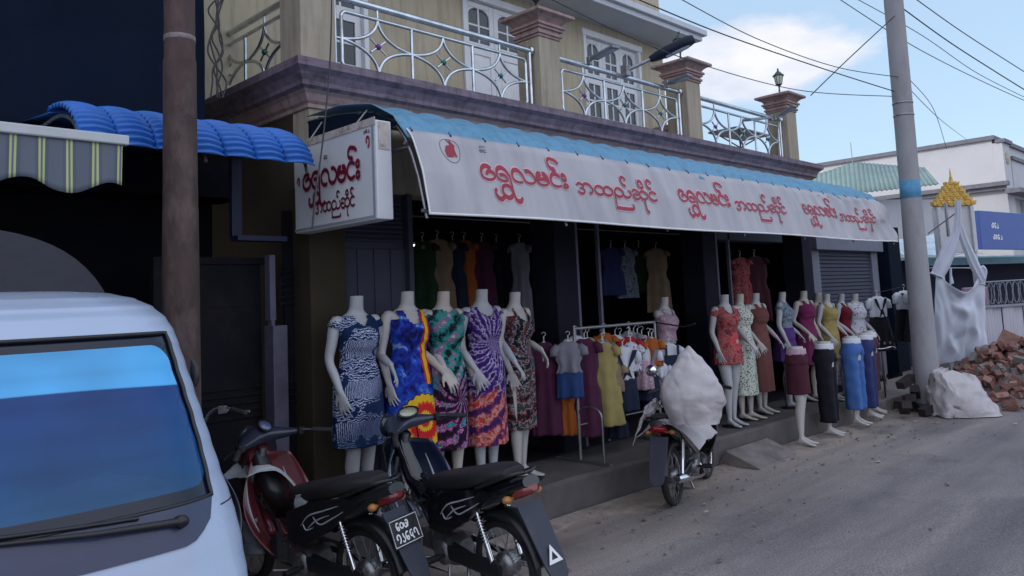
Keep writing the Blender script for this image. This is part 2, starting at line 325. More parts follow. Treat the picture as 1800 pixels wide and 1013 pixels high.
# ================================================================ ground
def ground():
    mb = MB()
    def hz(x, y): 
        return .012 * sin(x * 1.3 + y) * cos(y * 1.9)
    xs = [-150, -40, -10] + [-4 + i * .5 for i in range(50)] + [25, 40, 150, 600]; ys = [-200, -40, -10] + [-4 + i * .5 for i in range(25)] + [12, 40, 200, 600]
    vs = [(x, y, hz(x, y) if -4 < x < 20 and -4 < y < 4.2 else 0) for x in xs for y in ys]; n = len(ys)
    fs = [(i * n + j, (i + 1) * n + j, (i + 1) * n + j + 1, i * n + j + 1) for i in range(len(xs) - 1) for j in range(n - 1)]
    mb.add(vs, fs, 0, True); struct(mb.build('road', m_road))
ground()
def pavement():
    mb = MB()
    # raised shop front pavement, its edge slightly worn
    n = 40; rs = []
    for i in range(n + 1):
        x = 3.0 + (10.75 - 3.0) * i / n; w = .012 * sin(i * 1.7) + .01 * sin(i * .61)
        z = .28; y0 = 4.66 - .022 * (x - 3) + w
        rs.append([(x, y0, -.02), (x, y0 + .01, z - .03), (x, y0 + .035, z), (x, 5.40, z), (x, 5.40, -.02)])
    mb.rings(rs, True, True, 0, False); struct(mb.build('pavement', m_conc))
    mb = MB(); mb.prism([(10.76, 4.50), (15.8, 4.42), (15.8, 5.40), (10.76, 5.40)], 'z', -.02, .17); struct(mb.build('low_pavement', m_kerb, bevel=.02))
    mb = MB(); mb.prism([(4.60, .0), (4.49, .16), (4.12, .02), (4.10, .0)][::-1], 'x', 7.55, 8.45, 0); 
    tag(mb.build('ramp', m_kerb, bevel=.01), 'worn concrete ramp sloping from the kerb to the road below the red floral mannequin', 'ramp')
    # patched concrete strip between kerb and road
    mb = MB()
    def f(u, v): x = 3.6 + 6.9 * u; return (x, 4.62 - .02 * (x - 3) - v * (.5 + .2 * sin(x * 2.3) + .09 * sin(x * 7)), .03 * (1 - v) - .012)
    mb.grid(f, 60, 6); struct(mb.build('gutter', mat('gutter_dust', (.29, .245, .21), .95, var=.3, scale=7, bump=.7, dirt=(.08, .07, .065), dscale=4, damt=.7)))
    # pebbles and crumbs of broken concrete
    rnd = random.Random(5); mb = MB()
    for k in range(520):
        x = rnd.uniform(2.6, 16); y = 4.3 - abs(rnd.gauss(0, .55)) if rnd.random() < .7 else 4.5 - abs(rnd.gauss(0, .9))
        r = rnd.choice([.006, .008, .01, .014, .022]) * rnd.uniform(.7, 1.2)
        vs = [V((rnd.uniform(-1, 1), rnd.uniform(-1, 1), rnd.uniform(.1, .9))).normalized() * r for _ in range(4)] + [V((r, -r * .6, -r * .3)), V((-r, r * .4, -r * .3))]
        mb.add([v_ + V((x, y, .008)) for v_ in vs], [(0, 1, 2), (0, 2, 3), (0, 3, 1), (4, 1, 2), (5, 2, 3), (4, 5, 3)])
    o = mb.build('gravel', mat('gravel_stone', (.2, .17, .16), .9, var=.4, scale=3)); o['kind'] = 'stuff'
pavement()
def litter():
    rnd = random.Random(21); mb = MB()
    for k in range(46):
        x = rnd.uniform(3.4, 13.5); y = 4.25 - abs(rnd.gauss(0, .75)); r = rnd.uniform(.012, .035); a = rnd.uniform(0, 6.3)
        P = [(x + r * cos(a + q) * rnd.uniform(.6, 1.3), y + r * sin(a + q) * rnd.uniform(.4, 1), .016 + rnd.uniform(0, .012)) for q in (0, 1.3, 2.5, 3.9, 5.1)]
        mb.add(P, [(0, 1, 2), (0, 2, 3), (0, 3, 4)], rnd.choice((0, 0, 1)))
    o = mb.build('litter', [mat('dry_leaf', (.13, .085, .045), .9, var=.4), mat('paper_scrap', (.36, .35, .33), .8)], solid=.001); o['kind'] = 'stuff'
litter()

# ================================================================ shop building
CXS = [3.28, 6.12, 8.96, 11.80]; CS = .33; CY0 = 5.52
bld = thing('shop_building', 'two storey tan shop house with balcony, mauve ledge and open dark ground floor', 'building', (0, 0, 0))
def ledge():
    # moulded edge running along the front and back along the left side (mitred)
    prof = [(0, 3.765), (0, 3.70), (.05, 3.665), (.085, 3.61), (.085, 3.575), (.12, 3.555)]
    prof2 = [(.12, 3.555), (.15, 3.53), (.175, 3.48), (.20, 3.46), (.20, 3.43), (.235, 3.42)]
    for nm, pf, mt in (('ledge', prof, m_mauve), ('ledge_moulding', prof2, m_pink)):
        mb = MB(); rs = []
        path = [lambda o: (3.14 + o, 9.5), lambda o: (3.14 + o, 5.33 + o)] + [lambda o, t=t: (3.14 + (12.56 - 3.14) * t, 5.33 + o) for t in (.25, .5, .75)] + [lambda o: (12.56 - o, 5.33 + o), lambda o: (12.56 - o, 9.5)]
        for p in path:
            ring = [(*p(o), z + .004 * sin(p(o)[0] * 5)) for o, z in pf]
            ring += [(*p(.4), pf[-1][1]), (*p(.4), pf[0][1])]
            rs.append(ring)
        mb.rings(rs, True, True, 0, False); mb.build(nm, mt, bld)
    mb = MB(); mb.box(3.54, 12.16, 5.73, 9.5, 3.5, 3.755); mb.build('balcony_floor', m_kerb, bld)
ledge()
def bld_walls():
    # second storey front wall with openings cut round the doors
    y = 7.0; mb = MB()
    ops = [(4.35, 4.98, 3.755, 5.62), (6.38, 7.52, 3.755, 5.62), (8.68, 10.06, 3.755, 5.62)]
    x = 2.6
    for a, b, z0, z1 in ops:
        mb.box(x, a, y, y + .2, 3.755, 5.78); mb.box(a, b, y, y + .2, z1, 5.78); x = b
    mb.box(x, 10.7, y, y + .2, 3.755, 5.78)
    mb.box(10.5, 10.7, y + .2, 12, 3.755, 5.78)
    mb.box(2.6, 10.7, y + .003, y + .2, 5.95, 8.6); mb.box(10.5, 10.697, y + .2, 12, 5.95, 8.6)
    mb.box(2.6, 10.5, 11.8, 12, 3.755, 8.6); mb.box(2.6, 2.8, 7.2, 11.8, 3.755, 8.6)
    mb.build('upper_wall', m_tan2, bld)
    mb = MB(); mb.box(2.6, 10.98, 6.42, 12.2, 5.78, 5.86); mb.box(2.6, 11.04, 6.36, 12.3, 5.86, 5.95); mb.build('eave_slab', m_soffit, bld, bevel=.01)
    mb = MB(); mb.box(2.6, 11.0, 6.5, 12.2, 8.6, 8.75); mb.build('roof', m_soffit, bld)
    # strip of plaster under the ledge, ground floor header, corner return
    mb = MB(); mb.box(3.36, 12.3, 5.552, 5.8, 2.78, 3.42); mb.build('header_wall', m_tan, bld)
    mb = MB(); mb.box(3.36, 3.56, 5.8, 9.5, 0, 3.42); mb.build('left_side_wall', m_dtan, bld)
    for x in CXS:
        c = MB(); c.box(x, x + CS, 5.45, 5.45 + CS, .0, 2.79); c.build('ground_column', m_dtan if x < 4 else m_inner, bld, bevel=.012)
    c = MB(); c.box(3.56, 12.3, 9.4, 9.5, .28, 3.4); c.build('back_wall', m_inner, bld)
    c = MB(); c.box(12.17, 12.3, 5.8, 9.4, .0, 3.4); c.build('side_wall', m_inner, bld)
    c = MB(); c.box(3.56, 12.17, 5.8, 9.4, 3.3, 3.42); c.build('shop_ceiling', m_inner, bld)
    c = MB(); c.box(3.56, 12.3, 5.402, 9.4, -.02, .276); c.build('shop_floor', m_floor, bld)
bld_walls()
def leaf(parent, x0, x1, y, z0, z1, lower_glass):
    """door leaf: stiles and rails with an arched four light window, a tall panel or light below"""
    mb = MB(); w = x1 - x0; st = .075
    zt0 = z1 - .52; zm = z1 - .60
    mb.box(x0, x0 + st, y, y + .04, z0, z1); mb.box(x1 - st, x1, y, y + .04, z0, z1)
    mb.box(x0 + st, x1 - st, y, y + .04, z1 - .07, z1); mb.box(x0 + st, x1 - st, y, y + .04, zm - .07, zt0); mb.box(x0 + st, x1 - st, y, y + .04, z0, z0 + .14)
    xm = (x0 + x1) / 2
    # arched head
    arcp = [(x0 + st, z1 - .07)] + [(xm + (w / 2 - st) * cos(R_(a)), z1 - .17 + .1 * sin(R_(a))) for a in range(180, -1, -20)] + [(x1 - st, z1 - .07)]
    mb.prism(arcp[::-1], 'y', y + .002, y + .038)
    for za, zb in ((zt0, z1 - .07), (z0 + .14, zm - .07)):
        if zb - za > .7 and not lower_glass: continue
        mb.box(xm - .014, xm + .014, y + .008, y + .035, za, zb)
        k = 1 if zb - za < .7 else 3
        for q in range(1, k + 1):
            zz = za + (zb - za) * q / (k + 1); mb.box(x0 + st, xm - .014, y + .008, y + .035, zz - .013, zz + .013); mb.box(xm + .014, x1 - st, y + .008, y + .035, zz - .013, zz + .013)
    if not lower_glass:
        mb.box(x0 + st, x1 - st, y + .014, y + .03, z0 + .14, zm - .07); mb.box(x0 + st + .04, x1 - st - .04, y + .006, y + .014, z0 + .2, zm - .13)
    d = mb.build('door_leaf', m_white, parent, bevel=.004)
    g = MB(); g.box(x0 + st, x1 - st, y + .018, y + .026, zt0, z1 - .07)
    if lower_glass: g.box(x0 + st, x1 - st, y + .018, y + .026, z0 + .14, zm - .07)
    g.build('pane', m_dglass, d)
    return d
def doors():
    for x0, x1, n, lg in ((4.35, 4.98, 1, True), (6.38, 7.52, 2, False), (8.68, 10.06, 3, True)):
        f = MB(); z1 = 5.62; y = 6.97
        f.box(x0, x0 + .06, y, 7.1, 3.757, z1); f.box(x1 - .06, x1, y, 7.1, 3.757, z1); f.box(x0 - .03, x1 + .03, y - .012, 7.1, z1 - .06, z1 + .03)
        fr = f.build('door_frame', m_white, bld, bevel=.005)
        w = (x1 - x0 - .12) / n
        for i in range(n): leaf(bld, x0 + .06 + i * w + .003, x0 + .06 + (i + 1) * w - .003, 7.03, 3.77, z1 - .065, lg)
doors()
def balcony_columns():
    for k, x in enumerate(CXS):
        c = MB(); y = CY0; z0 = 3.762
        c.box(x, x + CS, y, y + CS, z0, 4.60)
        o = c.build('balcony_column', m_tan, bld, bevel=.01)
        c = MB(); q = 0
        for a, za, zb in ((.012, 4.60, 4.63), (.03, 4.63, 4.66), (.012, 4.66, 4.69), (.035, 4.69, 4.72), (.055, 4.72, 4.75), (.03, 4.75, 4.77)):
            c.box(x - a, x + CS + a, y - a, y + CS + a, za, zb)
        # flared head
        rs = []
        for a, z in ((.03, 4.77), (.045, 4.79), (.075, 4.815), (.12, 4.83), (.13, 4.835), (.13, 4.865), (.11, 4.87), (.02, 4.90)):
            rs.append([(x - a, y - a, z), (x + CS + a, y - a, z), (x + CS + a, y + CS + a, z), (x - a, y + CS + a, z)])
        c.rings(rs, True, True, 0, False); c.build('capital', m_pink, o, bevel=.004)
balcony_columns()
ball_cols = [mat('violet_glass', (.16, .03, .30), .12, .3), mat('green_glass', (.01, .16, .10), .12, .3), mat('teal_glass', (.01, .13, .17), .12, .3)]
def railing(x0, x1, along='x', y=5.62, fixed=0, n=3):
    """stainless balustrade bay: top rail, rounded inner frame, star motifs with a coloured ball"""
    def P(a, z): return (a, y, z) if along == 'x' else (fixed, a, z)
    mb = MB(); zt, zb = 4.45, 3.85; L = x1 - x0
    mb.tube([P(x0 - .04, zt), P(x1 + .04, zt)], .030, 10)
    for e in (x0, x1):
        mb.tube([P(e, 3.765), P(e, zt)], .020)
        s_ = -1 if e == x0 else 1
        mb.lathe([(.012, -.02), (.045, -.012), (.05, 0), (.03, .018), (.012, .02)], P(e + s_ * .02, zt), 14, ax=(P(1, 0)[0] - P(0, 0)[0], P(1, 0)[1] - P(0, 0)[1], 0))
    a, b = x0 + .07, x1 - .07; t2 = 4.34; r = .05
    fr = [(a + r, t2)] + [(b - r, t2)] + arc(b - r, t2 - r, r, 80, 0, 5) + [(b, zb + r)] + arc(b - r, zb + r, r, -10, -90, 5) + [(a + r, zb)] + arc(a + r, zb + r, r, -100, -180, 5) + [(a, t2 - r)] + arc(a + r, t2 - r, r, 180, 100, 5)
    mb.tube([P(*p) for p in fr], .017, 8, closed=True)
    zm = (t2 + zb) / 2; cw = (b - a) / n
    for e, f in ((x0, a), (b, x1)): mb.tube([P(e, zm), P(f, zm)], .011)
    for i in range(1, n): mb.tube([P(a + cw * i, zb), P(a + cw * i, t2)], .016); mb.tube([P(a + cw * i, 3.765), P(a + cw * i, zb)], .014)
    mb.tube([P(a + cw * .5, t2), P(a + cw * .5, zt)], .012); mb.tube([P(b - cw * .5, t2), P(b - cw * .5, zt)], .012)
    for i in range(n):
        c0 = a + cw * (i + .5); hw = cw * .5; hh = (t2 - zb) / 2 - .01
        for sx, sz in ((1, 1), (1, -1), (-1, -1), (-1, 1)):
            pts = []
            for q in range(11):
                t = q / 10; u = (1 - t) ** 2 * 0 + 2 * t * (1 - t) * .10 + t * t * 1.0; v_ = (1 - t) ** 2 * 1.0 + 2 * t * (1 - t) * .16
                pts.append(P(c0 + sx * hw * u, zm + sz * hh * v_))
            mb.tube(pts, .015)
            mb.tube([P(c0, zm), P(c0 + sx * hw * .21, zm + sz * hh * .26)], .009)
    o = mb.build('railing', m_steel, bld)
    for i in range(n):
        q = MB(); q.ball(P(a + cw * (i + .5), zm), .028, 12); q.build('glass_ball', ball_cols[i % 3 if along == 'x' else 1], o)
for i in range(3): railing(CXS[i] + CS + .05, CXS[i + 1] - .05)
railing(CY0 + CS + .05, 8.2, 'y', fixed=3.40, n=3)
# purple grey steel frame and shuttered opening left of the corner column, folding grey shutter to its right
def fronts():
    o = MB(); y = 5.58
    o.box(3.62, 4.30, y, y + .05, .28, 2.30)
    for i in range(9): o.box(3.66, 4.26, y - .03, y + .02, 2.36 + i * .04, 2.375 + i * .04)
    o.box(3.62, 4.30, y + .02, y + .05, 2.30, 2.78); o.box(4.30, 4.35, y - .06, y + .06, .28, 2.78); o.box(3.60, 3.62, y - .03, y + .06, .28, 2.78)
    for x in (3.80, 3.97, 4.14): o.box(x - .006, x + .006, y - .012, y, .3, 2.3)
    o.build('folding_shutter', m_grey, bld, bevel=.004)
    for x in (6.47, 6.84, 9.30, 9.62, 12.11):
        o = MB(); o.box(x, x + .035, 5.46, 5.50, .28, 2.79); o.build('guide_rail', m_frame, bld)
    for xa, xb in ((9.33, 11.2),):
        o = MB(); o.box(xa, xb, 5.46, 5.7, 2.50, 2.79); o.build('shutter_box', m_grey, bld, bevel=.01)
fronts()
# ================================================================ lettering (rounded Burmese letters drawn as pen strokes)
def GL():
    G = {}
    G['e'] = ([arc(.45, .5, .42, 48, 360, 18) + arc(.62, .5, .25, 0, 190, 8, .17)], .98)
    G['ra'] = ([[(.25, .52), (.42, .56), (.6, .5), (.68, .3)] + arc(.45, .5, .42, 300, 0, 18) + [(.88, .1), (.9, -.6), (.98, -.86), (1.12, -.93), (1.3, -.9), (1.42, -.74)],
                arc(.5, -.5, .33, 90, 450, 14, .3), [(-.2, -.42), (-.32, -.6), (-.2, -.82), (.02, -.88), (.22, -.72)]], 1.08)
    G['ra2'] = ([[(.25, .52), (.42, .56), (.6, .5), (.68, .3)] + arc(.45, .5, .42, 300, 0, 18) + [(.88, -.4)]], 1.0)
    G['la'] = ([[(.66, .12)] + arc(.42, .5, .4, 290, 10, 16) + arc(1.22, .5, .4, 190, 470, 16)], 1.72)
    G['ma'] = ([arc(.45, .5, .42, 112, 428, 18), [(.33, .95), (.33, .78), (.12, .58)], [(.57, .95), (.57, .78), (.78, .62)], [(.1, .44), (.3, .54), (.6, .54), (.8, .44)]], 1.0)
    G['nga'] = ([arc(.45, .5, .42, 42, 318, 16)], .88)
    G['vis'] = ([arc(.2, .2, .15, 0, 360, 10), arc(.2, .76, .15, 0, 360, 10)], .5)
    G['a'] = ([[(.05, .78), (.22, .95), (.48, .9), (.58, .72), (.44, .56), (.28, .52)], [(.3, .52), (.52, .48), (.62, .28), (.48, .07), (.24, .05), (.06, .22)],
               [(.56, .8), (.75, .95), (1.0, .97), (1.22, .84), (1.32, .55), (1.26, .22), (1.12, .1), (1.06, .26)]], 1.5)
    G['tha'] = ([arc(.42, .5, .4, -20, 340, 16), arc(1.14, .5, .4, 200, 560, 16)], 1.68)
    G['nya'] = ([arc(.42, .5, .4, 0, 360, 16), arc(1.14, .5, .4, 190, 415, 12), [(.04, .45), (.04, -.5), (.14, -.62), (1.5, -.62), (1.5, -.34)]], 1.7)
    G['hsa'] = ([arc(.40, .5, .38, 140, -40, 10)[:0] + arc(.4, .5, .38, 125, 485 - 60, 6)[:0] + [(.05, .74), (.2, .92), (.45, .93), (.7, .75)], [(.06, .28), (.06, .45), (.2, .56), (.42, .5), (.5, .36)], [(.06, .3), (.2, .1), (.45, .07), (.7, .22)], arc(1.1, .5, .4, 0, 360, 16)], 1.62)
    G['asat'] = ([arc(-.5, 1.42, .26, 20, 285, 12)], 0)
    G['asatf'] = ([[(.1, 1.45), (-.1, 1.62)] + arc(-.45, 1.42, .28, 60, 285, 12) + [(-.3, 1.02)]], 0)
    G['i'] = ([arc(-.52, 1.36, .22, 0, 360, 12)], 0)
    G['u'] = ([[(-.5, .1), (-.5, -.5), (-.42, -.68), (-.28, -.7)]], 0)
    G['sp'] = ([], .5)
    # digits for the number plate
    G['6'] = ([[(.72, .9), (.4, .98), (.14, .75), (.14, .4), (.3, .1), (.55, .02), (.7, .2), (.6, .42), (.4, .4), (.36, .22)]], .95)
    G['0'] = ([arc(.42, .5, .36, 0, 360, 14)], .92)
    G['ya'] = ([[(.1, .75), (.1, .4), (.3, .1), (.6, .12), (.7, .4), (.6, .62), (.4, .6)], [(.45, .9), (.8, .98), (1.0, .8), (.95, .4), (.75, .05)]], 1.15)
    G['1'] = ([[(.3, .42), (.12, .55), (.2, .88), (.5, .98), (.78, .78), (.8, .35), (.62, .05), (.42, .04)]], 1.0)
    G['2'] = ([[(.45, 1.0), (.5, .6), (.72, .3), (.6, .02), (.3, -.02), (.18, .15)]], .9)
    G['5'] = ([[(.7, .92), (.35, .95), (.14, .65), (.25, .3), (.55, .28), (.62, .5), (.5, .6)], [(.55, .3), (.68, .0), (.85, -.1)]], .95)
    G['7'] = ([[(.28, .45), (.12, .6), (.22, .9), (.52, .95), (.72, .75), (.8, .3), (.9, -.05)]], 1.0)
    return G
GLY = GL()
T1 = ['e', 'ra', 'la', 'ma', 'nga', 'asatf', 'vis']; T2 = ['a', 'tha', 'nya', 'asat', 'hsa', 'i', 'u', 'nga', 'asat']
def twidth(seq): return sum(GLY[g][1] for g in seq)
def letters(mb, seq, fn, s0, size_w, size_h, base, wid, off, vary=True):
    """fn(s, t, o): point on the sign, s along it, t up, o standing off"""
    k = 0; sx = size_w / twidth(seq); x = s0
    for g in seq:
        paths, adv = GLY[g]
        for p in paths:
            P = smooth_pts([(a, b, 0) for a, b in p], 3)
            P = [(x + q.x * sx, base + q.y * size_h) for q in P]; n = len(P); L, Rr = [], []
            for i in range(n):
                a = P[max(0, i - 1)]; b = P[min(n - 1, i + 1)]; dx, dy = b[0] - a[0], b[1] - a[1]; l = sqrt(dx * dx + dy * dy) or 1
                ww = wid * (1 + (.55 * abs(dx / l) - .22 if vary else 0)) * (.75 if i in (0, n - 1) else 1)
                L.append(fn(P[i][0] - dy / l * ww, P[i][1] + dx / l * ww, off + k * .00025)); Rr.append(fn(P[i][0] + dy / l * ww, P[i][1] - dx / l * ww, off + k * .00025))
            mb.rings([[a_, b_] for a_, b_ in zip(L, Rr)], False, False, 0, False); k += 1
        x += adv * sx
# ================================================================ awning over the shop front
AX0, AX1 = 3.30, 11.78
def awn(t):
    """profile of the barrel awning, t 0 at the wall .. 1 at the banner foot -> (y, z)"""
    tab = [(0, 5.50, 3.33), (.2, 5.05, 3.30), (.42, 4.62, 3.225), (.58, 4.36, 3.10), (.7, 4.215, 2.93), (.84, 4.12, 2.68), (1, 4.05, 2.40)]
    return lerp_tab(tab, t)
def awning():
    t_ = thing('shop_awning', 'pale blue barrel sheet awning running along the shop front behind the white banner', 'awning')
    mb = MB()
    def f(u, v):
        x = AX0 + (AX1 - AX0) * u; y, z = awn(v * .70)
        ph = (x + v * .35) / .30; s = abs(sin(pi * ph)); st = (ph % 1)
        k = 1 - .7 * v ** 3; return (x, y - .008 * s * v, z + (.024 * s + .014 * st) * k)
    mb.grid(f, 340, 22); mb.build('awning_sheet', m_cyan, t_, solid=.004)
    mb = MB()
    for k in range(7):
        x = AX0 + .04 + (AX1 - AX0 - .08) * k / 6
        mb.tube([(x, awn(i / 12)[0] + .035, awn(i / 12)[1] - .03) for i in range(13)], .012, 6); mb.tube([(x, 5.5, 2.86), (x, awn(.7)[0] + .03, awn(.7)[1] - .05)], .012, 6)
    for tt in (.1, .35, .7, 1.0): y, z = awn(tt); mb.tube([(AX0, y + .035, z - .03 * (tt < .9) + .02 * (tt > .9)), (AX1, y + .035, z - .03 * (tt < .9) + .02 * (tt > .9))], .012, 6)
    mb.build('awning_frame', m_dsteel, t_)
    # dark end flap of the awning, left end
    mb = MB(); pts = [awn(i / 12) for i in range(8)]
    mb.prism([(5.5, 3.02), (4.55, 2.99)] + [(y, z - .035) for y, z in pts[::-1]], 'x', AX0 + .02, AX0 + .026); 
    mb.build('end_flap', m_navy, t_)
awning()
def banP(s, t, o=0):
    """s: metres along the banner, t: 0 foot .. .62 head"""
    v = 1 - t / .60 * .345; y, z = awn(v); wr = max(0, (s - 8.6) / 3)
    y -= .008 + o * .9 + .014 * t / .6; z += (.014 + o * .3) * (t / .6)
    y += -.010 * sin(s * 2.1 + t * 5) - .005 * sin(s * 9 + t * 9) * (.3 + t * 1.2) - wr * .030 * sin(s * 4.4 - t * 11) * sin(t * 5 + .4) - wr * .012 * sin(s * 17 + t * 21)
    z += .008 * sin(s * 1.7) * (1 - t) 
    return (s, y, z)
def banner():
    t_ = thing('shop_banner', 'long white vinyl banner with red lettering hung along the front of the awning', 'banner')
    m, tt, b = newmat('white_vinyl'); b.inputs['Roughness'].default_value = .55
    tc = tt.nodes.new('ShaderNodeTexCoord'); n = tt.nodes.new('ShaderNodeTexNoise'); n.inputs['Scale'].default_value = 2.2; n.inputs['Detail'].default_value = 7
    r = tt.nodes.new('ShaderNodeValToRGB'); r.color_ramp.elements[0].color = (.33, .32, .35, 1); r.color_ramp.elements[1].color = (.42, .41, .43, 1); r.color_ramp.elements[0].position = .35; r.color_ramp.elements[1].position = .6
    mg = tt.nodes.new('ShaderNodeMapping'); mg.inputs['Scale'].default_value = (2.2, 1, .5); tt.links.new(tc.outputs['Object'], mg.inputs['Vector']); tt.links.new(mg.outputs[0], n.inputs['Vector']); tt.links.new(n.outputs['Fac'], r.inputs['Fac']); tt.links.new(r.outputs[0], b.inputs['Base Color'])
    mb = MB(); mb.grid(lambda u, v: banP(3.32 + 8.46 * u, .60 * v), 420, 26); mb.build('banner_sheet', m, t_, solid=.003)
    mb = MB(); mb.tube([banP(3.32 + 8.46 * i / 120, 0.0, .004) for i in range(121)], .009, 6); mb.tube([banP(3.325, .6 * i / 10, .003) for i in range(11)], .007, 6); mb.build('hem', m_white, t_)
    for s0 in (3.87, 6.40, 9.0):
      for part, sq, so, sw, sh, bs, q in ((1, T1, 0, .96, .135, .25, 0), (2, T2, 1.05, 1.10, .118, .215, 1)):
        halo, red = MB(), MB()
        for mb, w1, w2, off in ((halo, .0180, .0150, .0050), (red, .0110, .0090, .0095)):
            letters(mb, sq, banP, s0 + so, sw, sh, bs, (w1, w2)[q], off)
        halo.build('letter_outline', m_halo, t_, fix=False); red.build('lettering', m_red, t_, fix=False)
    # rabbit badge
    ring = MB(); c0, t0 = 3.645, .46
    ring.tube([banP(c0 + .088 * cos(R_(a)), t0 + .088 * sin(R_(a)), .004) for a in range(0, 360, 15)], .0018, 5, closed=True); ring.build('badge_ring', m_mauve, t_)
    rb = MB(); out = [(-.045, -.055), (-.05, -.02), (-.03, .015), (.0, .02), (.005, .035), (-.02, .075), (-.012, .082), (.012, .045), (.016, .046), (.006, .085), (.016, .088), (.028, .042), (.042, .03), (.046, .015), (.036, .004), (.04, -.03), (.045, -.05), (.03, -.055), (.022, -.035), (.012, -.055)]
    # outline drawn as a thin plate following the banner
    pts = [banP(c0 + a * 1.05, t0 + b_ * 1.0, .007) for a, b_ in out]; ctr = banP(c0, t0 - .01, .007)
    rb.add(pts, [tuple(range(len(pts)))]); rb.build('rabbit', m_red, t_, fix=False)
    sm = MB(); letters(sm, ['2', '5', '7'], banP, 3.93, .075, .025, .50, .0022, .006); letters(sm, ['e', 'nga'], banP, 3.93, .07, .022, .46, .0022, .006); sm.build('small_print', m_mauve, t_, fix=False)
    e = MB()
    for i in range(25):
        s = 3.36 + i * .345; q = banP(s, .588, .004); e.ball(q, .008, 8); e.tube([q, (q[0] + .008, q[1] + .03, q[2] + .035)], .003, 5)
    e.build('eyelet', m_navy, t_)
banner()
# ================================================================ box sign hanging at the end of the awning
def boxsign():
    x0, x1, ya, yb, za, zb = 3.13, 3.26, 4.34, 5.40, 2.385, 3.06
    t_ = thing('hanging_sign_box', 'white box sign with maroon lettering hanging across the left end of the awning', 'sign')
    mb = MB(); mb.prism([(ya, za), (yb, za - .0), (yb, zb + .02), (ya, zb)], 'x', x0, x1); mb.build('sign_case', mat('sign_white', (.62, .65, .68), .5, var=.04, scale=2, dirt=(.3, .27, .25), dscale=2.5, damt=.25), t_, bevel=.008)
    mb = MB(); 
    for y0, y1, z0, z1 in ((ya + .02, yb, za + .012, za + .03), (ya + .02, ya + .045, za + .03, zb - .02)): mb.box(x0 - .004, x0, y0, y1, z0, z1)
    mb.build('sign_trim', mat('sign_edge', (.28, .3, .34), .5), t_)
    mb = MB(); mb.box(x0 - .006, x0 - .001, ya + .0, yb, zb - .035, zb + .018); mb.box(x0 + .02, x1 - .02, ya - .006, ya - .001, zb - .20, zb - .01)
    mb.build('rust_strip', mat('rust_flaked', (.5, .45, .42), .8, var=.2, scale=9, dirt=(.13, .06, .04), dscale=12, damt=1, bump=.3), t_)
    fn = lambda s, t, o=0: (x0 - .001 - o, yb - s, za + t)      # reads left to right towards the street
    halo, red = MB(), MB()
    for mb, w, off in ((halo, .0160, .002), (red, .0110, .005)): letters(mb, T1, fn, .13, .76, .135, .30, w, off)
    halo.build('letter_outline', m_halo, t_, fix=False)
    q_ = MB(); letters(q_, ['1'], fn, .95, .05, .07, .50, .008, .005); q_.build('quote_mark', m_red, t_, fix=False); q_ = MB(); letters(q_, ['1'], fn, .05, .04, .05, .36, .008, .005); q_.build('quote_mark', m_red, t_, fix=False)
    dk = mat('maroon_lettering', (.13, .006, .025), .5)
    red.build('lettering', dk, t_, fix=False)
    mb = MB(); letters(mb, T2, fn, .29, .52, .078, .115, .0062, .003); mb.build('small_lettering', dk, t_, fix=False); mb = MB(); letters(mb, ['5', '0'], fn, .42, .05, .03, .50, .003, .003); letters(mb, ['2', '6', '2'], fn, .92, .08, .022, .60, .003, .003); mb.build('small_print', dk, t_, fix=False)
    mb = MB(); mb.tube([(3.19, 4.7, 3.07), (3.32, 4.7, 3.22)], .008); mb.tube([(3.19, 5.3, 3.07), (3.32, 5.3, 3.25)], .008); mb.build('bracket', m_dsteel, t_)
boxsign()
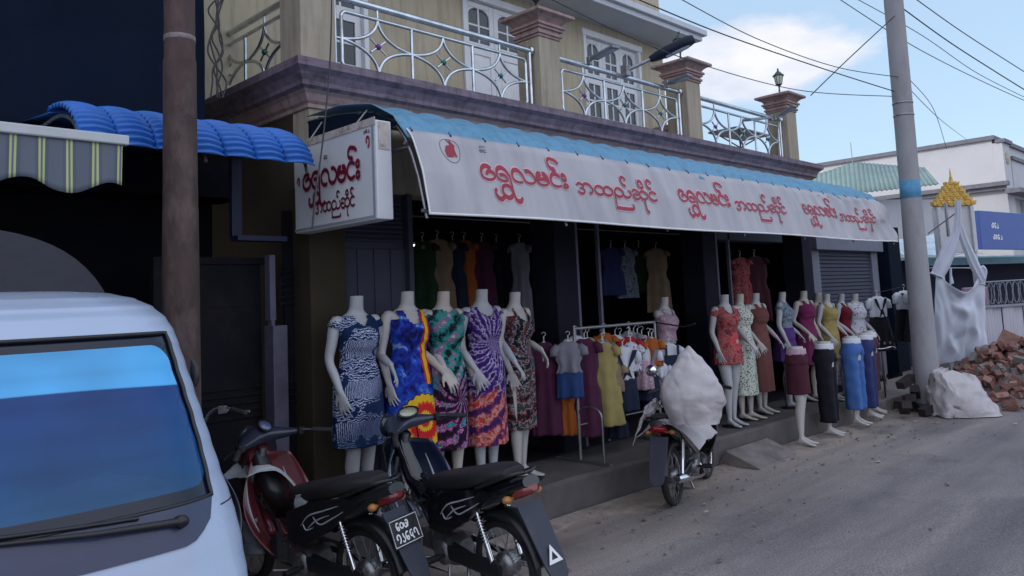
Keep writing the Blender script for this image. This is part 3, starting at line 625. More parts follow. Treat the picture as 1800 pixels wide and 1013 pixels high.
# ================================================================ dark house at the left
def lefthouse():
    t_ = thing('dark_left_house', 'dark building at the left draped in navy netting above, with grey shuttered doors below', 'building')
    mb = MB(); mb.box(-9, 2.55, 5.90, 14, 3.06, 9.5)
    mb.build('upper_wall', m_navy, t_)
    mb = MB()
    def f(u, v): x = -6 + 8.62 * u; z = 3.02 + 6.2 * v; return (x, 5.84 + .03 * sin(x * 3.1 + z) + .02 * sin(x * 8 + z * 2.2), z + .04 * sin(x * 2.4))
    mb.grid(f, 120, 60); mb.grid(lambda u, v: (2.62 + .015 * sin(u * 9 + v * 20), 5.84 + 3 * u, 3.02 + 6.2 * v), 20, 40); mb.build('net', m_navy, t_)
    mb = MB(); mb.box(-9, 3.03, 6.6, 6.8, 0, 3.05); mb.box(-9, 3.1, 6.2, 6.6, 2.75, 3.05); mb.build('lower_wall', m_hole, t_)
    # closed door panels and frame post beside the shop corner
    mb = MB(); y = 5.80
    mb.box(2.28, 3.05, y, y + .04, .28, 2.18)
    for z in (1.86,): mb.box(2.32, 2.98, y - .008, y - .0, z, z + .015)
    for i in range(5): mb.box(2.30, 3.03, y - .02, y - .002, 1.02 + i * .055, 1.04 + i * .055)
    mb.box(2.22, 3.12, y - .03, y + .05, 2.18, 2.23); mb.box(2.22, 2.28, y - .03, y + .05, .2, 2.18)
    mb.box(3.20, 3.34, y - .1, y - .06, .28, 2.6)
    for i in range(6): mb.box(3.14, 3.34, y - .12, y - .101, 1.86 + i * .05, 1.875 + i * .05)
    for i in range(4): mb.box(3.12, 3.34, y - .12, y - .101, 1.1 + i * .05, 1.115 + i * .05)
    mb.build('door_panel', m_dgrey, t_)
    mb = MB(); mb.box(3.02, 3.07, 5.60, 5.68, 1.74, 2.24); mb.box(3.02, 3.14, 5.56, 5.70, .0, 1.70); mb.box(3.03, 3.06, 5.60, 5.66, 1.64, 1.75); mb.build('frame_post', m_frame, t_, bevel=.006)
    mb = MB(); mb.box(2.70, 2.78, 5.55, 5.6, 2.37, 2.95); mb.box(2.72, 3.12, 5.5, 5.62, 2.335, 2.375); mb.build('bracket', mat('blue_paint', (.012, .02, .06), .5), t_, bevel=.004)
lefthouse()
def leftawning():
    t_ = thing('blue_corrugated_awning', 'bright blue ribbed barrel awning in scalloped sections over the dark left house', 'awning')
    x0, x1, n = 1.42, 2.90, 7
    mb = MB(); k = (x1 - x0) / n
    for i in range(n):
        xa = x0 + i * k
        def f(u, v):
            x = xa + k * 1.06 * u; a = R_(8 + 88 * v)   # v 0 foot .. 1 crest
            rr = 1.04 + .075 * max(0, sin(pi * u)) ** .7 - .04 * u
            y = 5.28 - .52 * cos(a) * rr; z = 2.735 + .34 * sin(a) * rr + .012 * sin(a) * sin(v * 80 + 1.2 * abs(2 * u - 1))
            y -= .012 * cos(a) * sin(v * 80 + 1.2 * abs(2 * u - 1))
            return (x, y, z - .012 * (i % 2) * 0)
        mb.grid(f, 12, 160)
    mb.build('awning_sheet', m_bluesheet, t_, solid=.006)
    mb = MB(); mb.grid(lambda u, v: (x0 + (x1 - x0) * u, 5.28 + .6 * v, 3.06 + .06 * v + .01 * abs(sin(u * 22))), 60, 2); mb.build('back_sheet', m_bluesheet, t_, solid=.004)
    mb = MB()
    for x in (x0 + .03, (x0 + x1) / 2, x1 - .03): mb.tube([(x, 5.28 - .50 * cos(R_(8 + 10 * i)), 2.70 + .33 * sin(R_(8 + 10 * i))) for i in range(9)] + [(x, 5.85, 3.02)], .012, 6)
    mb.tube([(x0, 4.86, 2.86), (x1, 4.86, 2.86)], .012, 6); mb.build('awning_frame', m_dsteel, t_)
    # striped retractable awning further left
    s_ = thing('striped_awning', 'grey retractable awning with yellow and pale stripes and a wavy valance, top left', 'awning')
    m, tt, b = newmat('striped_canvas'); b.inputs['Roughness'].default_value = .85
    tc = tt.nodes.new('ShaderNodeTexCoord'); sp = tt.nodes.new('ShaderNodeSeparateXYZ'); tt.links.new(tc.outputs['Object'], sp.inputs[0])
    mu = tt.nodes.new('ShaderNodeMath'); mu.operation = 'MULTIPLY'; mu.inputs[1].default_value = 1 / .125; tt.links.new(sp.outputs['X'], mu.inputs[0])
    fr = tt.nodes.new('ShaderNodeMath'); fr.operation = 'FRACT'; tt.links.new(mu.outputs[0], fr.inputs[0])
    r = tt.nodes.new('ShaderNodeValToRGB'); r.color_ramp.interpolation = 'CONSTANT'; E = r.color_ramp.elements
    cs = [(0, (.095, .115, .15)), (.12, (.46, .50, .22)), (.20, (.14, .16, .19)), (.28, (.46, .50, .22)), (.36, (.095, .115, .15)), (.5, (.12, .14, .175))]
    E[0].position = 0; E[0].color = (*cs[0][1], 1); E[1].position = cs[1][0]; E[1].color = (*cs[1][1], 1)
    for p, c in cs[2:]: e = E.new(p); e.color = (*c, 1)
    tt.links.new(fr.outputs[0], r.inputs['Fac']); tt.links.new(r.outputs[0], b.inputs['Base Color'])
    y0 = 4.45; zb = 2.74; xa, xb = -.6, 1.54
    mb = MB(); mb.grid(lambda u, v: (xa + (xb - xa) * u, y0 + 1.3 * v, zb + .03 + .27 * v - .03 * sin(pi * v)), 40, 10)
    mb.grid(lambda u, v: (xa + (xb - xa) * u, y0 - .03 + .012 * sin((xa + (xb - xa) * u) * 38) * (1 - v), zb - .015 - (1 - v) * (.245 + .035 * sin((xa + (xb - xa) * u) * 15 + 1.2))), 160, 8)
    mb.build('canvas', m, s_, solid=.003)
    mb = MB(); mb.box(xa, xb + .03, y0 - .05, y0 + .0, zb - .02, zb + .035); mb.build('front_bar', mat('pale_bar', (.42, .45, .46), .4, .3), s_, bevel=.008)
    mb = MB(); mb.tube([(1.3, 5.85, 2.8), (1.15, 5.2, 2.84), (1.3, 4.47, 2.75)], .018); mb.tube([(-.2, 5.85, 2.8), (0, 5.2, 2.84), (-.2, 4.47, 2.75)], .018); mb.build('arm', m_dsteel, s_)
leftawning()
# ================================================================ poles
def poles():
    t_ = thing('rusty_pole', 'rusty brown steel pole standing at the kerb behind the van', 'pole', (1.905, 4.555, 0), sc=1)
    t_.scale = (.92, .92, 1)
    mb = MB(); mb.lathe([(.118, 0), (.116, .8), (.112, 1.6), (.106, 2.4), (.104, 2.42), (.1, 3.0), (.1, 3.28), (.094, 3.3), (.088, 6.5)], n=28); mb.build('shaft', m_rust, t_)
    mb = MB(); mb.lathe([(.092, 3.40), (.0965, 3.405), (.0955, 3.43), (.091, 3.435)], n=28, cap=False); mb.build('joint_ring', mat('pale_joint', (.2, .17, .17), .8, var=.4, scale=20), t_)
    t_ = thing('concrete_utility_pole', 'tall tapering concrete utility pole with a pale blue painted band', 'utility pole', (12.35, 4.02, 0))
    t_.rotation_euler = (R_(.6), R_(-.6), 0)
    mb = MB(); PR = lambda z: .180 - .0128 * z if z < 3.2 else .139 - .0022 * (z - 3.2)
    pr = [(PR(i * .5), i * .5) for i in range(20)]; mb.lathe(pr, n=32); mb.build('shaft', m_pole, t_)
    mb = MB(); mb.lathe([(PR(3.04) - .003, 3.04), (PR(3.05) + .003, 3.045), (PR(3.3) + .003, 3.3), (PR(3.3) - .003, 3.305)], n=32, cap=False); mb.build('painted_band', mat('band_blue', (.09, .28, .46), .7, var=.25, scale=8), t_)
    mb = MB()
    for z in (4.27, 4.45): mb.lathe([(.13, z - .012), (.143, z - .012), (.143, z + .012), (.13, z + .012)], n=28, cap=False)
    mb.tube([(.125, -.06, 4.3), (.19, -.07, 4.28), (.19, -.07, 4.1), (.135, -.06, 4.08)], .012, 6); mb.build('clamp', m_dsteel, t_)
poles()
# ================================================================ mannequins
TORSO = [(.78, .150, .098, .0), (.84, .168, .108, .005), (.90, .172, .110, .008), (.96, .160, .102, .004), (1.02, .136, .088, .0), (1.08, .119, .080, -.002), (1.13, .117, .079, -.004), (1.19, .130, .086, -.006),
         (1.25, .143, .092, -.004), (1.30, .148, .088, .002), (1.345, .156, .076, .008), (1.375, .146, .064, .012), (1.398, .112, .056, .014), (1.415, .078, .050, .012), (1.435, .058, .048, .008), (1.47, .050, .047, .0), (1.54, .049, .046, -.006)]
def tor(z): return lerp_tab(TORSO, z)
def ell(z, a, b, cy_, n=40, fn=None, x0=0):
    out = []
    for j in range(n):
        t = 2 * pi * j / n; k = fn(t) if fn else 1
        out.append((x0 + a * k * cos(t), cy_ + b * k * sin(t), z))
    return out
def hand(mb, wr, d, side, nrm):
    """palm, four unequal bent fingers and a thumb from the side of the palm"""
    d = V(d).normalized(); n = (V(nrm) - d * V(nrm).dot(d)).normalized(); w = d.cross(n) * side; wr = V(wr)
    rs = []
    for t, a, b in ((-.02, .024, .019), (0, .024, .018), (.03, .033, .015), (.06, .040, .0135), (.085, .039, .012), (.093, .034, .009)):
        c = wr + d * t; rs.append([c + w * a * cos(2 * pi * j / 14) + n * b * sin(2 * pi * j / 14) for j in range(14)])
    mb.rings(rs)
    for i, (o, L) in enumerate(((-.030, .062), (-.010, .076), (.011, .080), (.031, .070))):
        b0 = wr + d * .082 + w * o; fd = (d + w * o * 6.5).normalized()
        p = [b0, b0 + fd * L * .42, b0 + fd * L * .74 - n * .008, b0 + fd * L * 1.0 - n * .022]
        mb.tube(p, [.0095, .0088, .008, .0068], 8, round_=True)
    b0 = wr + d * .025 + w * .030
    mb.tube([b0, b0 + d * .028 + w * .024 - n * .006, b0 + d * .058 + w * .036 - n * .014], [.013, .0105, .008], 8, round_=True)
def legs(mb, stance=0, top=.80):
    for s in (-1, 1):
        f = .03 * s * stance
        P = [(s * .088, .0, .86), (s * .090, -.002 + f * .3, .72), (s * .084, -.012 + f * .7, .54), (s * .080, -.012 + f, .47), (s * .078, .012 + f, .36), (s * .072, .018 + f, .22), (s * .068, .018 + f, .11), (s * .068, .020 + f, .075)]
        mb.tube(smooth_pts(P, 3), [r for a, b in zip((.088, .080, .060, .051, .052, .039, .028), (.080, .060, .051, .052, .039, .028, .027)) for r in (a, a + (b - a) / 3, a + (b - a) * 2 / 3)] + [.027], 16)
        # foot on a raised heel
        rs = []
        for t, a, b, zz in ((.048, .016, .022, .045), (.03, .027, .034, .045), (-.01, .030, .034, .05), (-.06, .033, .024, .034), (-.11, .040, .017, .019), (-.15, .038, .013, .014), (-.185, .022, .010, .012)):
            c = V((s * .070 + (-t) * s * .10, t + .01 + f, zz)); rs.append([c + V((a * cos(2 * pi * j / 14), 0, b * sin(2 * pi * j / 14))) for j in range(14)])
        mb.rings(rs)
def remesh_build(mb, name, vox=.0065, smooth=.6):
    me = bpy.data.meshes.new('tmp'); me.from_pydata(mb.v, [], mb.f)
    import bmesh
    bm = bmesh.new(); bm.from_mesh(me); bmesh.ops.recalc_face_normals(bm, faces=bm.faces); bmesh.ops.remove_doubles(bm, verts=bm.verts, dist=1e-5); bm.to_mesh(me); bm.free()
    o = bpy.data.objects.new('tmp', me); COL.objects.link(o)
    q = o.modifiers.new('r', 'REMESH'); q.mode = 'VOXEL'; q.voxel_size = vox; q.use_smooth_shade = True
    q = o.modifiers.new('s', 'SMOOTH'); q.factor = smooth; q.iterations = 3
    dg = bpy.context.evaluated_depsgraph_get(); out = bpy.data.meshes.new_from_object(o.evaluated_get(dg)); out.name = name
    out.materials.clear(); out.materials.append(m_mann); bpy.data.objects.remove(o); return out
POSES = {
    'a': dict(R=((-.172, .012, 1.355), (-.215, .03, 1.10), (-.205, -.05, .885), (.10, -.25, -1), (-.9, -.3, 0)), L=((.172, .012, 1.355), (.235, .05, 1.13), (.215, -.13, .97), (.30, -.55, -.75), (.2, -.5, .8)), st=1),
    'b': dict(R=((-.172, .012, 1.355), (-.222, .045, 1.12), (-.165, -.15, .94), (.28, -.5, -.75), (-.4, -.6, .7)), L=((.172, .012, 1.355), (.212, .03, 1.10), (.225, -.06, .88), (.10, -.3, -1), (.9, -.3, 0)), st=-1),
    'c': dict(R=((-.172, .012, 1.355), (-.220, .04, 1.115), (-.185, -.12, .915), (.15, -.5, -.85), (-.7, -.5, .3)), L=((.172, .012, 1.355), (.225, .05, 1.12), (.20, -.14, .95), (.25, -.5, -.8), (.5, -.6, .6)), st=.3),
    'd': dict(R=((-.172, .012, 1.355), (-.215, .03, 1.10), (-.195, -.07, .885), (.12, -.3, -1), (-.8, -.4, 0)), L=((.172, .012, 1.355), (.222, .075, 1.12), (.212, -.10, 1.035), (.05, -.45, -.8), (.6, -.5, .3)), st=.8)}
def body_mesh(pose):
    p = POSES[pose]; mb = MB()
    mb.rings([ell(z, *tor(z)) for z in [.78 + .02 * i for i in range(39)]])
    for s in (-1, 1): mb.ball((s * .062, -.066, 1.245), .052, 14, sc=(1, .75, 1))
    legs(mb, p['st'])
    for k, s in (('R', -1), ('L', 1)):
        a, e, w, hd, hn = [V(q) for q in p[k]]
        a0 = a + V((-s * .03, 0, .012))
        pts = smooth_pts([a0, a, a + (e - a) * .5, e, e + (w - e) * .5, w], 3)
        tab = [.036, .038, .040, .041, .041, .041, .039, .037, .035, .032, .031, .032, .031, .028, .025, .022]
        mb.tube(pts, tab, 14, round_=True)
        hand(mb, w, hd, -s if k == 'R' else -s, hn)
    return remesh_build(mb, 'body')
BODY = {k: body_mesh(k) for k in POSES}
SK = [m_mann, mat('mannequin_skin_cool', (.40, .41, .43), .4, var=.05, dirt=(.3, .29, .28), dscale=4, damt=.5), mat('mannequin_skin_warm', (.47, .43, .38), .5, var=.06, dirt=(.3, .26, .22), dscale=6, damt=.6)]
NM = [0]
def half_mesh():
    mb = MB(); mb.rings([ell(z, *tor(z)) for z in [.78 + .02 * i for i in range(16)]]); legs(mb, .6); return remesh_build(mb, 'legs')
HALF = half_mesh()
def bust_mesh():
    mb = MB(); mb.rings([ell(z, *tor(z)) for z in [1.0 + .02 * i for i in range(28)]])
    for s in (-1, 1): mb.ball((s * .062, -.066, 1.245), .052, 14, sc=(1, .75, 1)); mb.ball((s * .150, .012, 1.345), .042, 12, sc=(.8, 1, 1.2))
    return remesh_build(mb, 'bust')
BUST = bust_mesh()
def obj_from(mesh, name, parent):
    o = bpy.data.objects.new(name, mesh); COL.objects.link(o); o.parent = parent; return o

# ---- printed cloths
def rampn(t, src, stops, const=False):
    r = t.nodes.new('ShaderNodeValToRGB'); r.color_ramp.interpolation = 'CONSTANT' if const else 'LINEAR'; E = r.color_ramp.elements
    E[0].position = stops[0][0]; E[0].color = (*stops[0][1], 1); E[1].position = stops[1][0]; E[1].color = (*stops[1][1], 1)
    for p, c in stops[2:]: e = E.new(p); e.color = (*c, 1)
    t.links.new(src, r.inputs['Fac']); return r.outputs[0]
class PM:
    """small helper for procedural prints in the garment's own space (x across, z height)"""
    def __init__(s, name, rough=.85):
        s.m, s.t, s.b = newmat(name); s.b.inputs['Roughness'].default_value = rough; s.b.inputs['Specular IOR Level'].default_value = .25
        s.tc = s.t.nodes.new('ShaderNodeTexCoord'); s.P = s.tc.outputs['Object']; s.sep = s.t.nodes.new('ShaderNodeSeparateXYZ'); s.t.links.new(s.P, s.sep.inputs[0])
    def map(s, loc=(0, 0, 0), sc=(1, 1, 1), src=None):
        n = s.t.nodes.new('ShaderNodeMapping'); n.inputs['Location'].default_value = loc; n.inputs['Scale'].default_value = sc; s.t.links.new(src or s.P, n.inputs['Vector']); return n.outputs[0]
    def noise(s, sc, det=4, ro=.55, dist=0, vec=None, color=False):
        n = s.t.nodes.new('ShaderNodeTexNoise'); n.inputs['Scale'].default_value = sc; n.inputs['Detail'].default_value = det; n.inputs['Roughness'].default_value = ro; n.inputs['Distortion'].default_value = dist
        s.t.links.new(vec or s.P, n.inputs['Vector']); return n.outputs['Color' if color else 'Fac']
    def wave(s, sc, dist=4, det=2, dsc=1.5, vec=None, typ='BANDS', dr='Z'):
        n = s.t.nodes.new('ShaderNodeTexWave'); n.wave_type = typ
        if typ == 'BANDS': n.bands_direction = dr
        n.inputs['Scale'].default_value = sc; n.inputs['Distortion'].default_value = dist; n.inputs['Detail'].default_value = det; n.inputs['Detail Scale'].default_value = dsc
        s.t.links.new(vec or s.P, n.inputs['Vector']); return n.outputs['Fac']
    def vor(s, sc, feat='F1', rnd=1, vec=None, out='Distance'):
        n = s.t.nodes.new('ShaderNodeTexVoronoi'); n.feature = feat; n.inputs['Scale'].default_value = sc; n.inputs['Randomness'].default_value = rnd; s.t.links.new(vec or s.P, n.inputs['Vector']); return n.outputs[out]
    def math(s, op, a, b=None, c=None):
        n = s.t.nodes.new('ShaderNodeMath'); n.operation = op
        for i, q in enumerate((a, b, c)):
            if q is None: continue
            if isinstance(q, (int, float)): n.inputs[i].default_value = q
            else: s.t.links.new(q, n.inputs[i])
        return n.outputs[0]
    def ramp(s, src, stops, const=False): return rampn(s.t, src, stops, const)
    def mix(s, f, a, b, mode='MIX'):
        n = s.t.nodes.new('ShaderNodeMixRGB'); n.blend_type = mode
        for i, q in ((0, f), (1, a), (2, b)):
            if isinstance(q, (int, float)): n.inputs[i].default_value = q
            elif isinstance(q, tuple): n.inputs[i].default_value = (*q, 1)
            else: s.t.links.new(q, n.inputs[i])
        return n.outputs[0]
    def polar(s, cx_, cz_):
        """distance and angle about a point of the garment front"""
        dx = s.math('SUBTRACT', s.sep.outputs['X'], cx_); dz = s.math('SUBTRACT', s.sep.outputs['Z'], cz_)
        r = s.math('SQRT', s.math('ADD', s.math('MULTIPLY', dx, dx), s.math('MULTIPLY', dz, dz))); a = s.math('ARCTAN2', dz, dx); return r, a
    def done(s, c):
        s.t.links.new(c, s.b.inputs['Base Color'])
        n = s.noise(220, 3); bp = s.t.nodes.new('ShaderNodeBump'); bp.inputs['Strength'].default_value = .25; bp.inputs['Distance'].default_value = .003
        s.t.links.new(n, bp.inputs['Height']); s.t.links.new(bp.outputs[0], s.b.inputs['Normal']); return s.m
def plain(name, col, var=.15):
    p = PM(name); return p.done(p.ramp(p.noise(7, 5), [(.3, tuple(c * (1 - var) for c in col)), (.7, tuple(min(1, c * (1 + var)) for c in col))]))
W_ = (.38, .42, .58)
def pr_batik():
    p = PM('blue_batik'); 
    # rows of fan shaped shells, stroked by concentric radiating lines, with curling bands between
    mp_ = p.map(sc=(1, 1, 1)); zf = p.math('FRACT', p.math('MULTIPLY', p.sep.outputs['Z'], 3.6))
    curl = p.wave(17, 11, 3, 1.8, dr='Z'); fans = p.wave(34, 3.5, 1, 2.6, dr='X')
    a = p.ramp(fans, [(.0, (0, 0, 0)), (.60, (1, 1, 1))], True); b = p.ramp(curl, [(0, (0, 0, 0)), (.66, (1, 1, 1))], True)
    sel = p.ramp(zf, [(0, (1, 1, 1)), (.42, (0, 0, 0))], True); k = p.mix(sel, b, a)
    gap = p.ramp(p.noise(5.5, 2), [(0, (0, 0, 0)), (.47, (1, 1, 1))], True); k = p.mix(1.0, k, gap, 'MULTIPLY')
    low = p.ramp(p.math('ADD', p.sep.outputs['Z'], p.math('MULTIPLY', p.sep.outputs['X'], -1.1)), [(.72, (.35, .35, .35)), (.86, (1, 1, 1))]); k = p.mix(1.0, k, low, 'MULTIPLY')
    base = p.ramp(p.noise(4, 3), [(.35, (.003, .007, .06)), (.65, (.004, .030, .085))])
    return p.done(p.mix(k, base, W_))
def pr_sunburst():
    p = PM('blue_print_with_sun_rings')
    nz_ = p.noise(9, 3, vec=p.P); blue = p.ramp(p.noise(10, 5, .6, 1.2), [(.38, (.004, .006, .06)), (.5, (.012, .03, .32)), (.62, (.02, .10, .5)), (.7, (.25, .35, .6))])
    r, a = p.polar(.035, .60); rw = p.math('ADD', r, p.math('MULTIPLY', p.math('SINE', p.math('MULTIPLY', a, 22)), .006)); rw = p.math('ADD', rw, p.math('MULTIPLY', nz_, .03))
    rings = p.ramp(rw, [(0, (.5, .02, .03)), (.055, (.7, .42, .02)), (.085, (.55, .015, .02)), (.14, (.68, .10, .01)), (.155, (.72, .44, .02)), (.205, (.03, .02, .02))], True)
    inside = p.ramp(rw, [(0, (1, 1, 1)), (.213, (0, 0, 0))], True)
    front = p.math('LESS_THAN', p.sep.outputs['Y'], .03); c = p.mix(p.math('MULTIPLY', inside, front), blue, rings)
    # yellow and red band running down from the right shoulder
    l = p.math('ADD', p.sep.outputs['X'], p.math('MULTIPLY', p.math('SINE', p.math('MULTIPLY', p.sep.outputs['Z'], 7)), .03)); l = p.math('ADD', l, p.math('MULTIPLY', nz_, .05))
    band = p.ramp(l, [(0, (0, 0, 0)), (.085, (1, 1, 1)), (.155, (0, 0, 0))], True); bc = p.ramp(l, [(0, (.5, .02, .02)), (.10, (.75, .42, .02)), (.135, (.5, .03, .02))], True)
    up = p.math('GREATER_THAN', p.sep.outputs['Z'], .86); return p.done(p.mix(p.math('MULTIPLY', band, up), c, bc))
def pr_tie(name, stops_top, stops_mid, stops_low, z1, z2, center=None, sc=9, spokes=14, seed=0):
    p = PM(name); v = p.map(loc=(seed, seed * .7, seed * .3))
    n = p.noise(sc * 1.35, 7, .68, 1.5, vec=v)
    if center:
        r, a = p.polar(*center); sp = p.math('SINE', p.math('ADD', p.math('MULTIPLY', a, spokes), p.math('MULTIPLY', r, 40)))
        n = p.math('ADD', n, p.math('MULTIPLY', sp, .11))
    zz = p.math('ADD', p.sep.outputs['Z'], p.math('MULTIPLY', p.noise(5, 3, vec=v), .3))
    c1 = p.ramp(n, stops_top); c2 = p.ramp(n, stops_mid); c3 = p.ramp(n, stops_low)
    m1_ = p.ramp(zz, [(z1 + .13, (0, 0, 0)), (z1 + .2, (1, 1, 1))]); m2_ = p.ramp(zz, [(z2 + .13, (0, 0, 0)), (z2 + .2, (1, 1, 1))])
    return p.done(p.mix(m2_, p.mix(m1_, c3, c2), c1))
K = (.006, .005, .010)
M_DRESS = {}
M_DRESS['batik'] = pr_batik(); M_DRESS['sun'] = pr_sunburst()
M_DRESS['teal'] = pr_tie('teal_and_magenta_tie_dye', [(.34, K), (.45, (.07, .03, .09)), (.52, (.25, .28, .36)), (.56, (.02, .015, .04)), (.66, (.3, .03, .16))], [(.36, K), (.46, (.01, .15, .15)), (.55, (.03, .30, .26)), (.62, (.28, .05, .2)), (.7, (.4, .4, .45))],
                        [(.40, K), (.5, (.05, .005, .06)), (.55, (.40, .03, .25)), (.585, (.5, .4, .5)), (.6, K), (.68, (.02, .3, .32))], .86, 1.20, (.03, .72), 9, 12, 3)
M_DRESS['violet'] = pr_tie('violet_and_orange_tie_dye', [(.36, (.30, .03, .02)), (.5, (.42, .07, .04)), (.58, (.2, .02, .05)), (.66, (.06, .01, .10))], [(.38, (.03, .008, .11)), (.48, (.09, .03, .25)), (.54, (.5, .47, .6)), (.6, (.10, .03, .2)), (.7, K)],
                        [(.36, (.04, .01, .09)), (.46, (.12, .02, .1)), (.52, (.55, .10, .03)), (.58, (.5, .3, .3)), (.64, (.4, .04, .03))], .72, 1.27, (.02, 1.12), 9, 16, 7)
M_DRESS['redblack'] = pr_tie('red_and_black_streaked_print', [(.38, K), (.46, (.22, .03, .03)), (.52, (.33, .20, .17)), (.56, K), (.64, (.35, .04, .03))], [(.40, K), (.47, (.06, .06, .07)), (.52, (.35, .35, .38)), (.56, K), (.66, (.14, .02, .02))],
                        [(.4, K), (.48, (.16, .03, .03)), (.53, (.32, .3, .32)), (.57, K), (.68, (.05, .06, .06))], .7, 1.12, (.05, 1.02), 13, 9, 5)
def pr_spots(name, base, spot, sc, th, stretch=(1, 1, 1), spot2=None, feat='F1'):
    p = PM(name); v = p.map(sc=stretch); d = p.vor(sc, feat, 1, v); k = p.ramp(d, [(0, (1, 1, 1)), (th, (0, 0, 0))], True)
    s = spot
    if spot2: s = p.mix(p.ramp(p.noise(sc * .5, 2, vec=v), [(0, (0, 0, 0)), (.5, (1, 1, 1))], True), spot, spot2)
    return p.done(p.mix(k, base, s))
def pr_redfloral():
    p = PM('coral_floral_print'); n = p.noise(11, 5, .6, 1.5); c = p.ramp(n, [(.36, (.06, .03, .035)), (.45, (.33, .03, .05)), (.53, (.42, .14, .13)), (.57, (.08, .07, .06)), (.64, (.45, .05, .07))])
    r, a = p.polar(.05, .98); rw = p.math('ADD', r, p.math('MULTIPLY', p.math('SINE', p.math('MULTIPLY', a, 9)), .012))
    fl = p.ramp(rw, [(0, (.5, .4, .3)), (.02, (.04, .03, .03)), (.035, (.55, .05, .07)), (.075, (.5, .09, .1)), (.1, (0, 0, 0))], True); ins = p.ramp(rw, [(0, (1, 1, 1)), (.1, (0, 0, 0))], True)
    return p.done(p.mix(ins, c, fl))
M_DRESS['coral'] = pr_redfloral()
M_DRESS['dash'] = pr_spots('cream_dress_with_dark_dashes', (.56, .60, .52), (.015, .03, .025), 30, .34, (1, 1, 1.9))
M_DRESS['rust'] = plain('rust_brown_cloth', (.155, .060, .055)); M_DRESS['magenta'] = plain('magenta_cloth', (.16, .022, .085)); M_DRESS['olive'] = plain('olive_khaki_cloth', (.17, .14, .085))
M_DRESS['yellow'] = plain('mustard_cloth', (.36, .28, .10)); M_DRESS['wine'] = plain('wine_red_cloth', (.13, .008, .022)); M_DRESS['maroon'] = plain('maroon_cloth', (.055, .012, .022))
M_DRESS['motif'] = pr_spots('white_cloth_with_blue_motifs', (.56, .57, .64), (.04, .06, .16), 24, .26, (1, 1, 1), (.25, .05, .08))
M_DRESS['greyprint'] = pr_tie('grey_blue_leaf_print', [(.42, (.05, .07, .10)), (.5, (.16, .21, .27)), (.55, (.33, .38, .44)), (.62, (.07, .10, .12))], [(.42, (.05, .07, .10)), (.5, (.16, .21, .27)), (.55, (.33, .38, .44)), (.62, (.07, .10, .12))], [(.42, (.05, .07, .10)), (.5, (.16, .21, .27)), (.55, (.33, .38, .44)), (.62, (.07, .10, .12))], .7, 1.2, None, 22)
M_DRESS['purple'] = plain('purple_cloth', (.075, .030, .16)); M_DRESS['black'] = plain('black_cloth', (.010, .010, .016)); M_DRESS['blue'] = plain('bright_blue_cloth', (.055, .135, .36)); M_DRESS['navy'] = plain('navy_cloth', (.03, .04, .13))
M_DRESS['brown'] = plain('brown_cloth', (.075, .028, .032)); M_DRESS['white'] = plain('white_cloth', (.58, .60, .66), .06); M_DRESS['pinklace'] = pr_spots('pink_lace', (.42, .27, .34), (.6, .5, .56), 38, .3)
M_DRESS['green'] = plain('bottle_green_cloth', (.02, .05, .02)); M_DRESS['orange'] = plain('orange_cloth', (.36, .10, .02)); M_DRESS['red'] = plain('red_cloth', (.36, .02, .03)); M_DRESS['ink'] = plain('ink_blue_cloth', (.016, .022, .05))
M_DRESS['grey'] = plain('grey_cloth', (.20, .20, .24)); M_DRESS['denim'] = plain('denim_cloth', (.02, .05, .16)); M_DRESS['pink'] = plain('dusty_pink_cloth', (.30, .13, .18)); M_DRESS['plum'] = plain('plum_cloth', (.075, .018, .05)); M_DRESS['cream'] = plain('cream_cloth', (.34, .28, .11)); M_DRESS['khaki'] = plain('khaki_cloth', (.26, .19, .12))
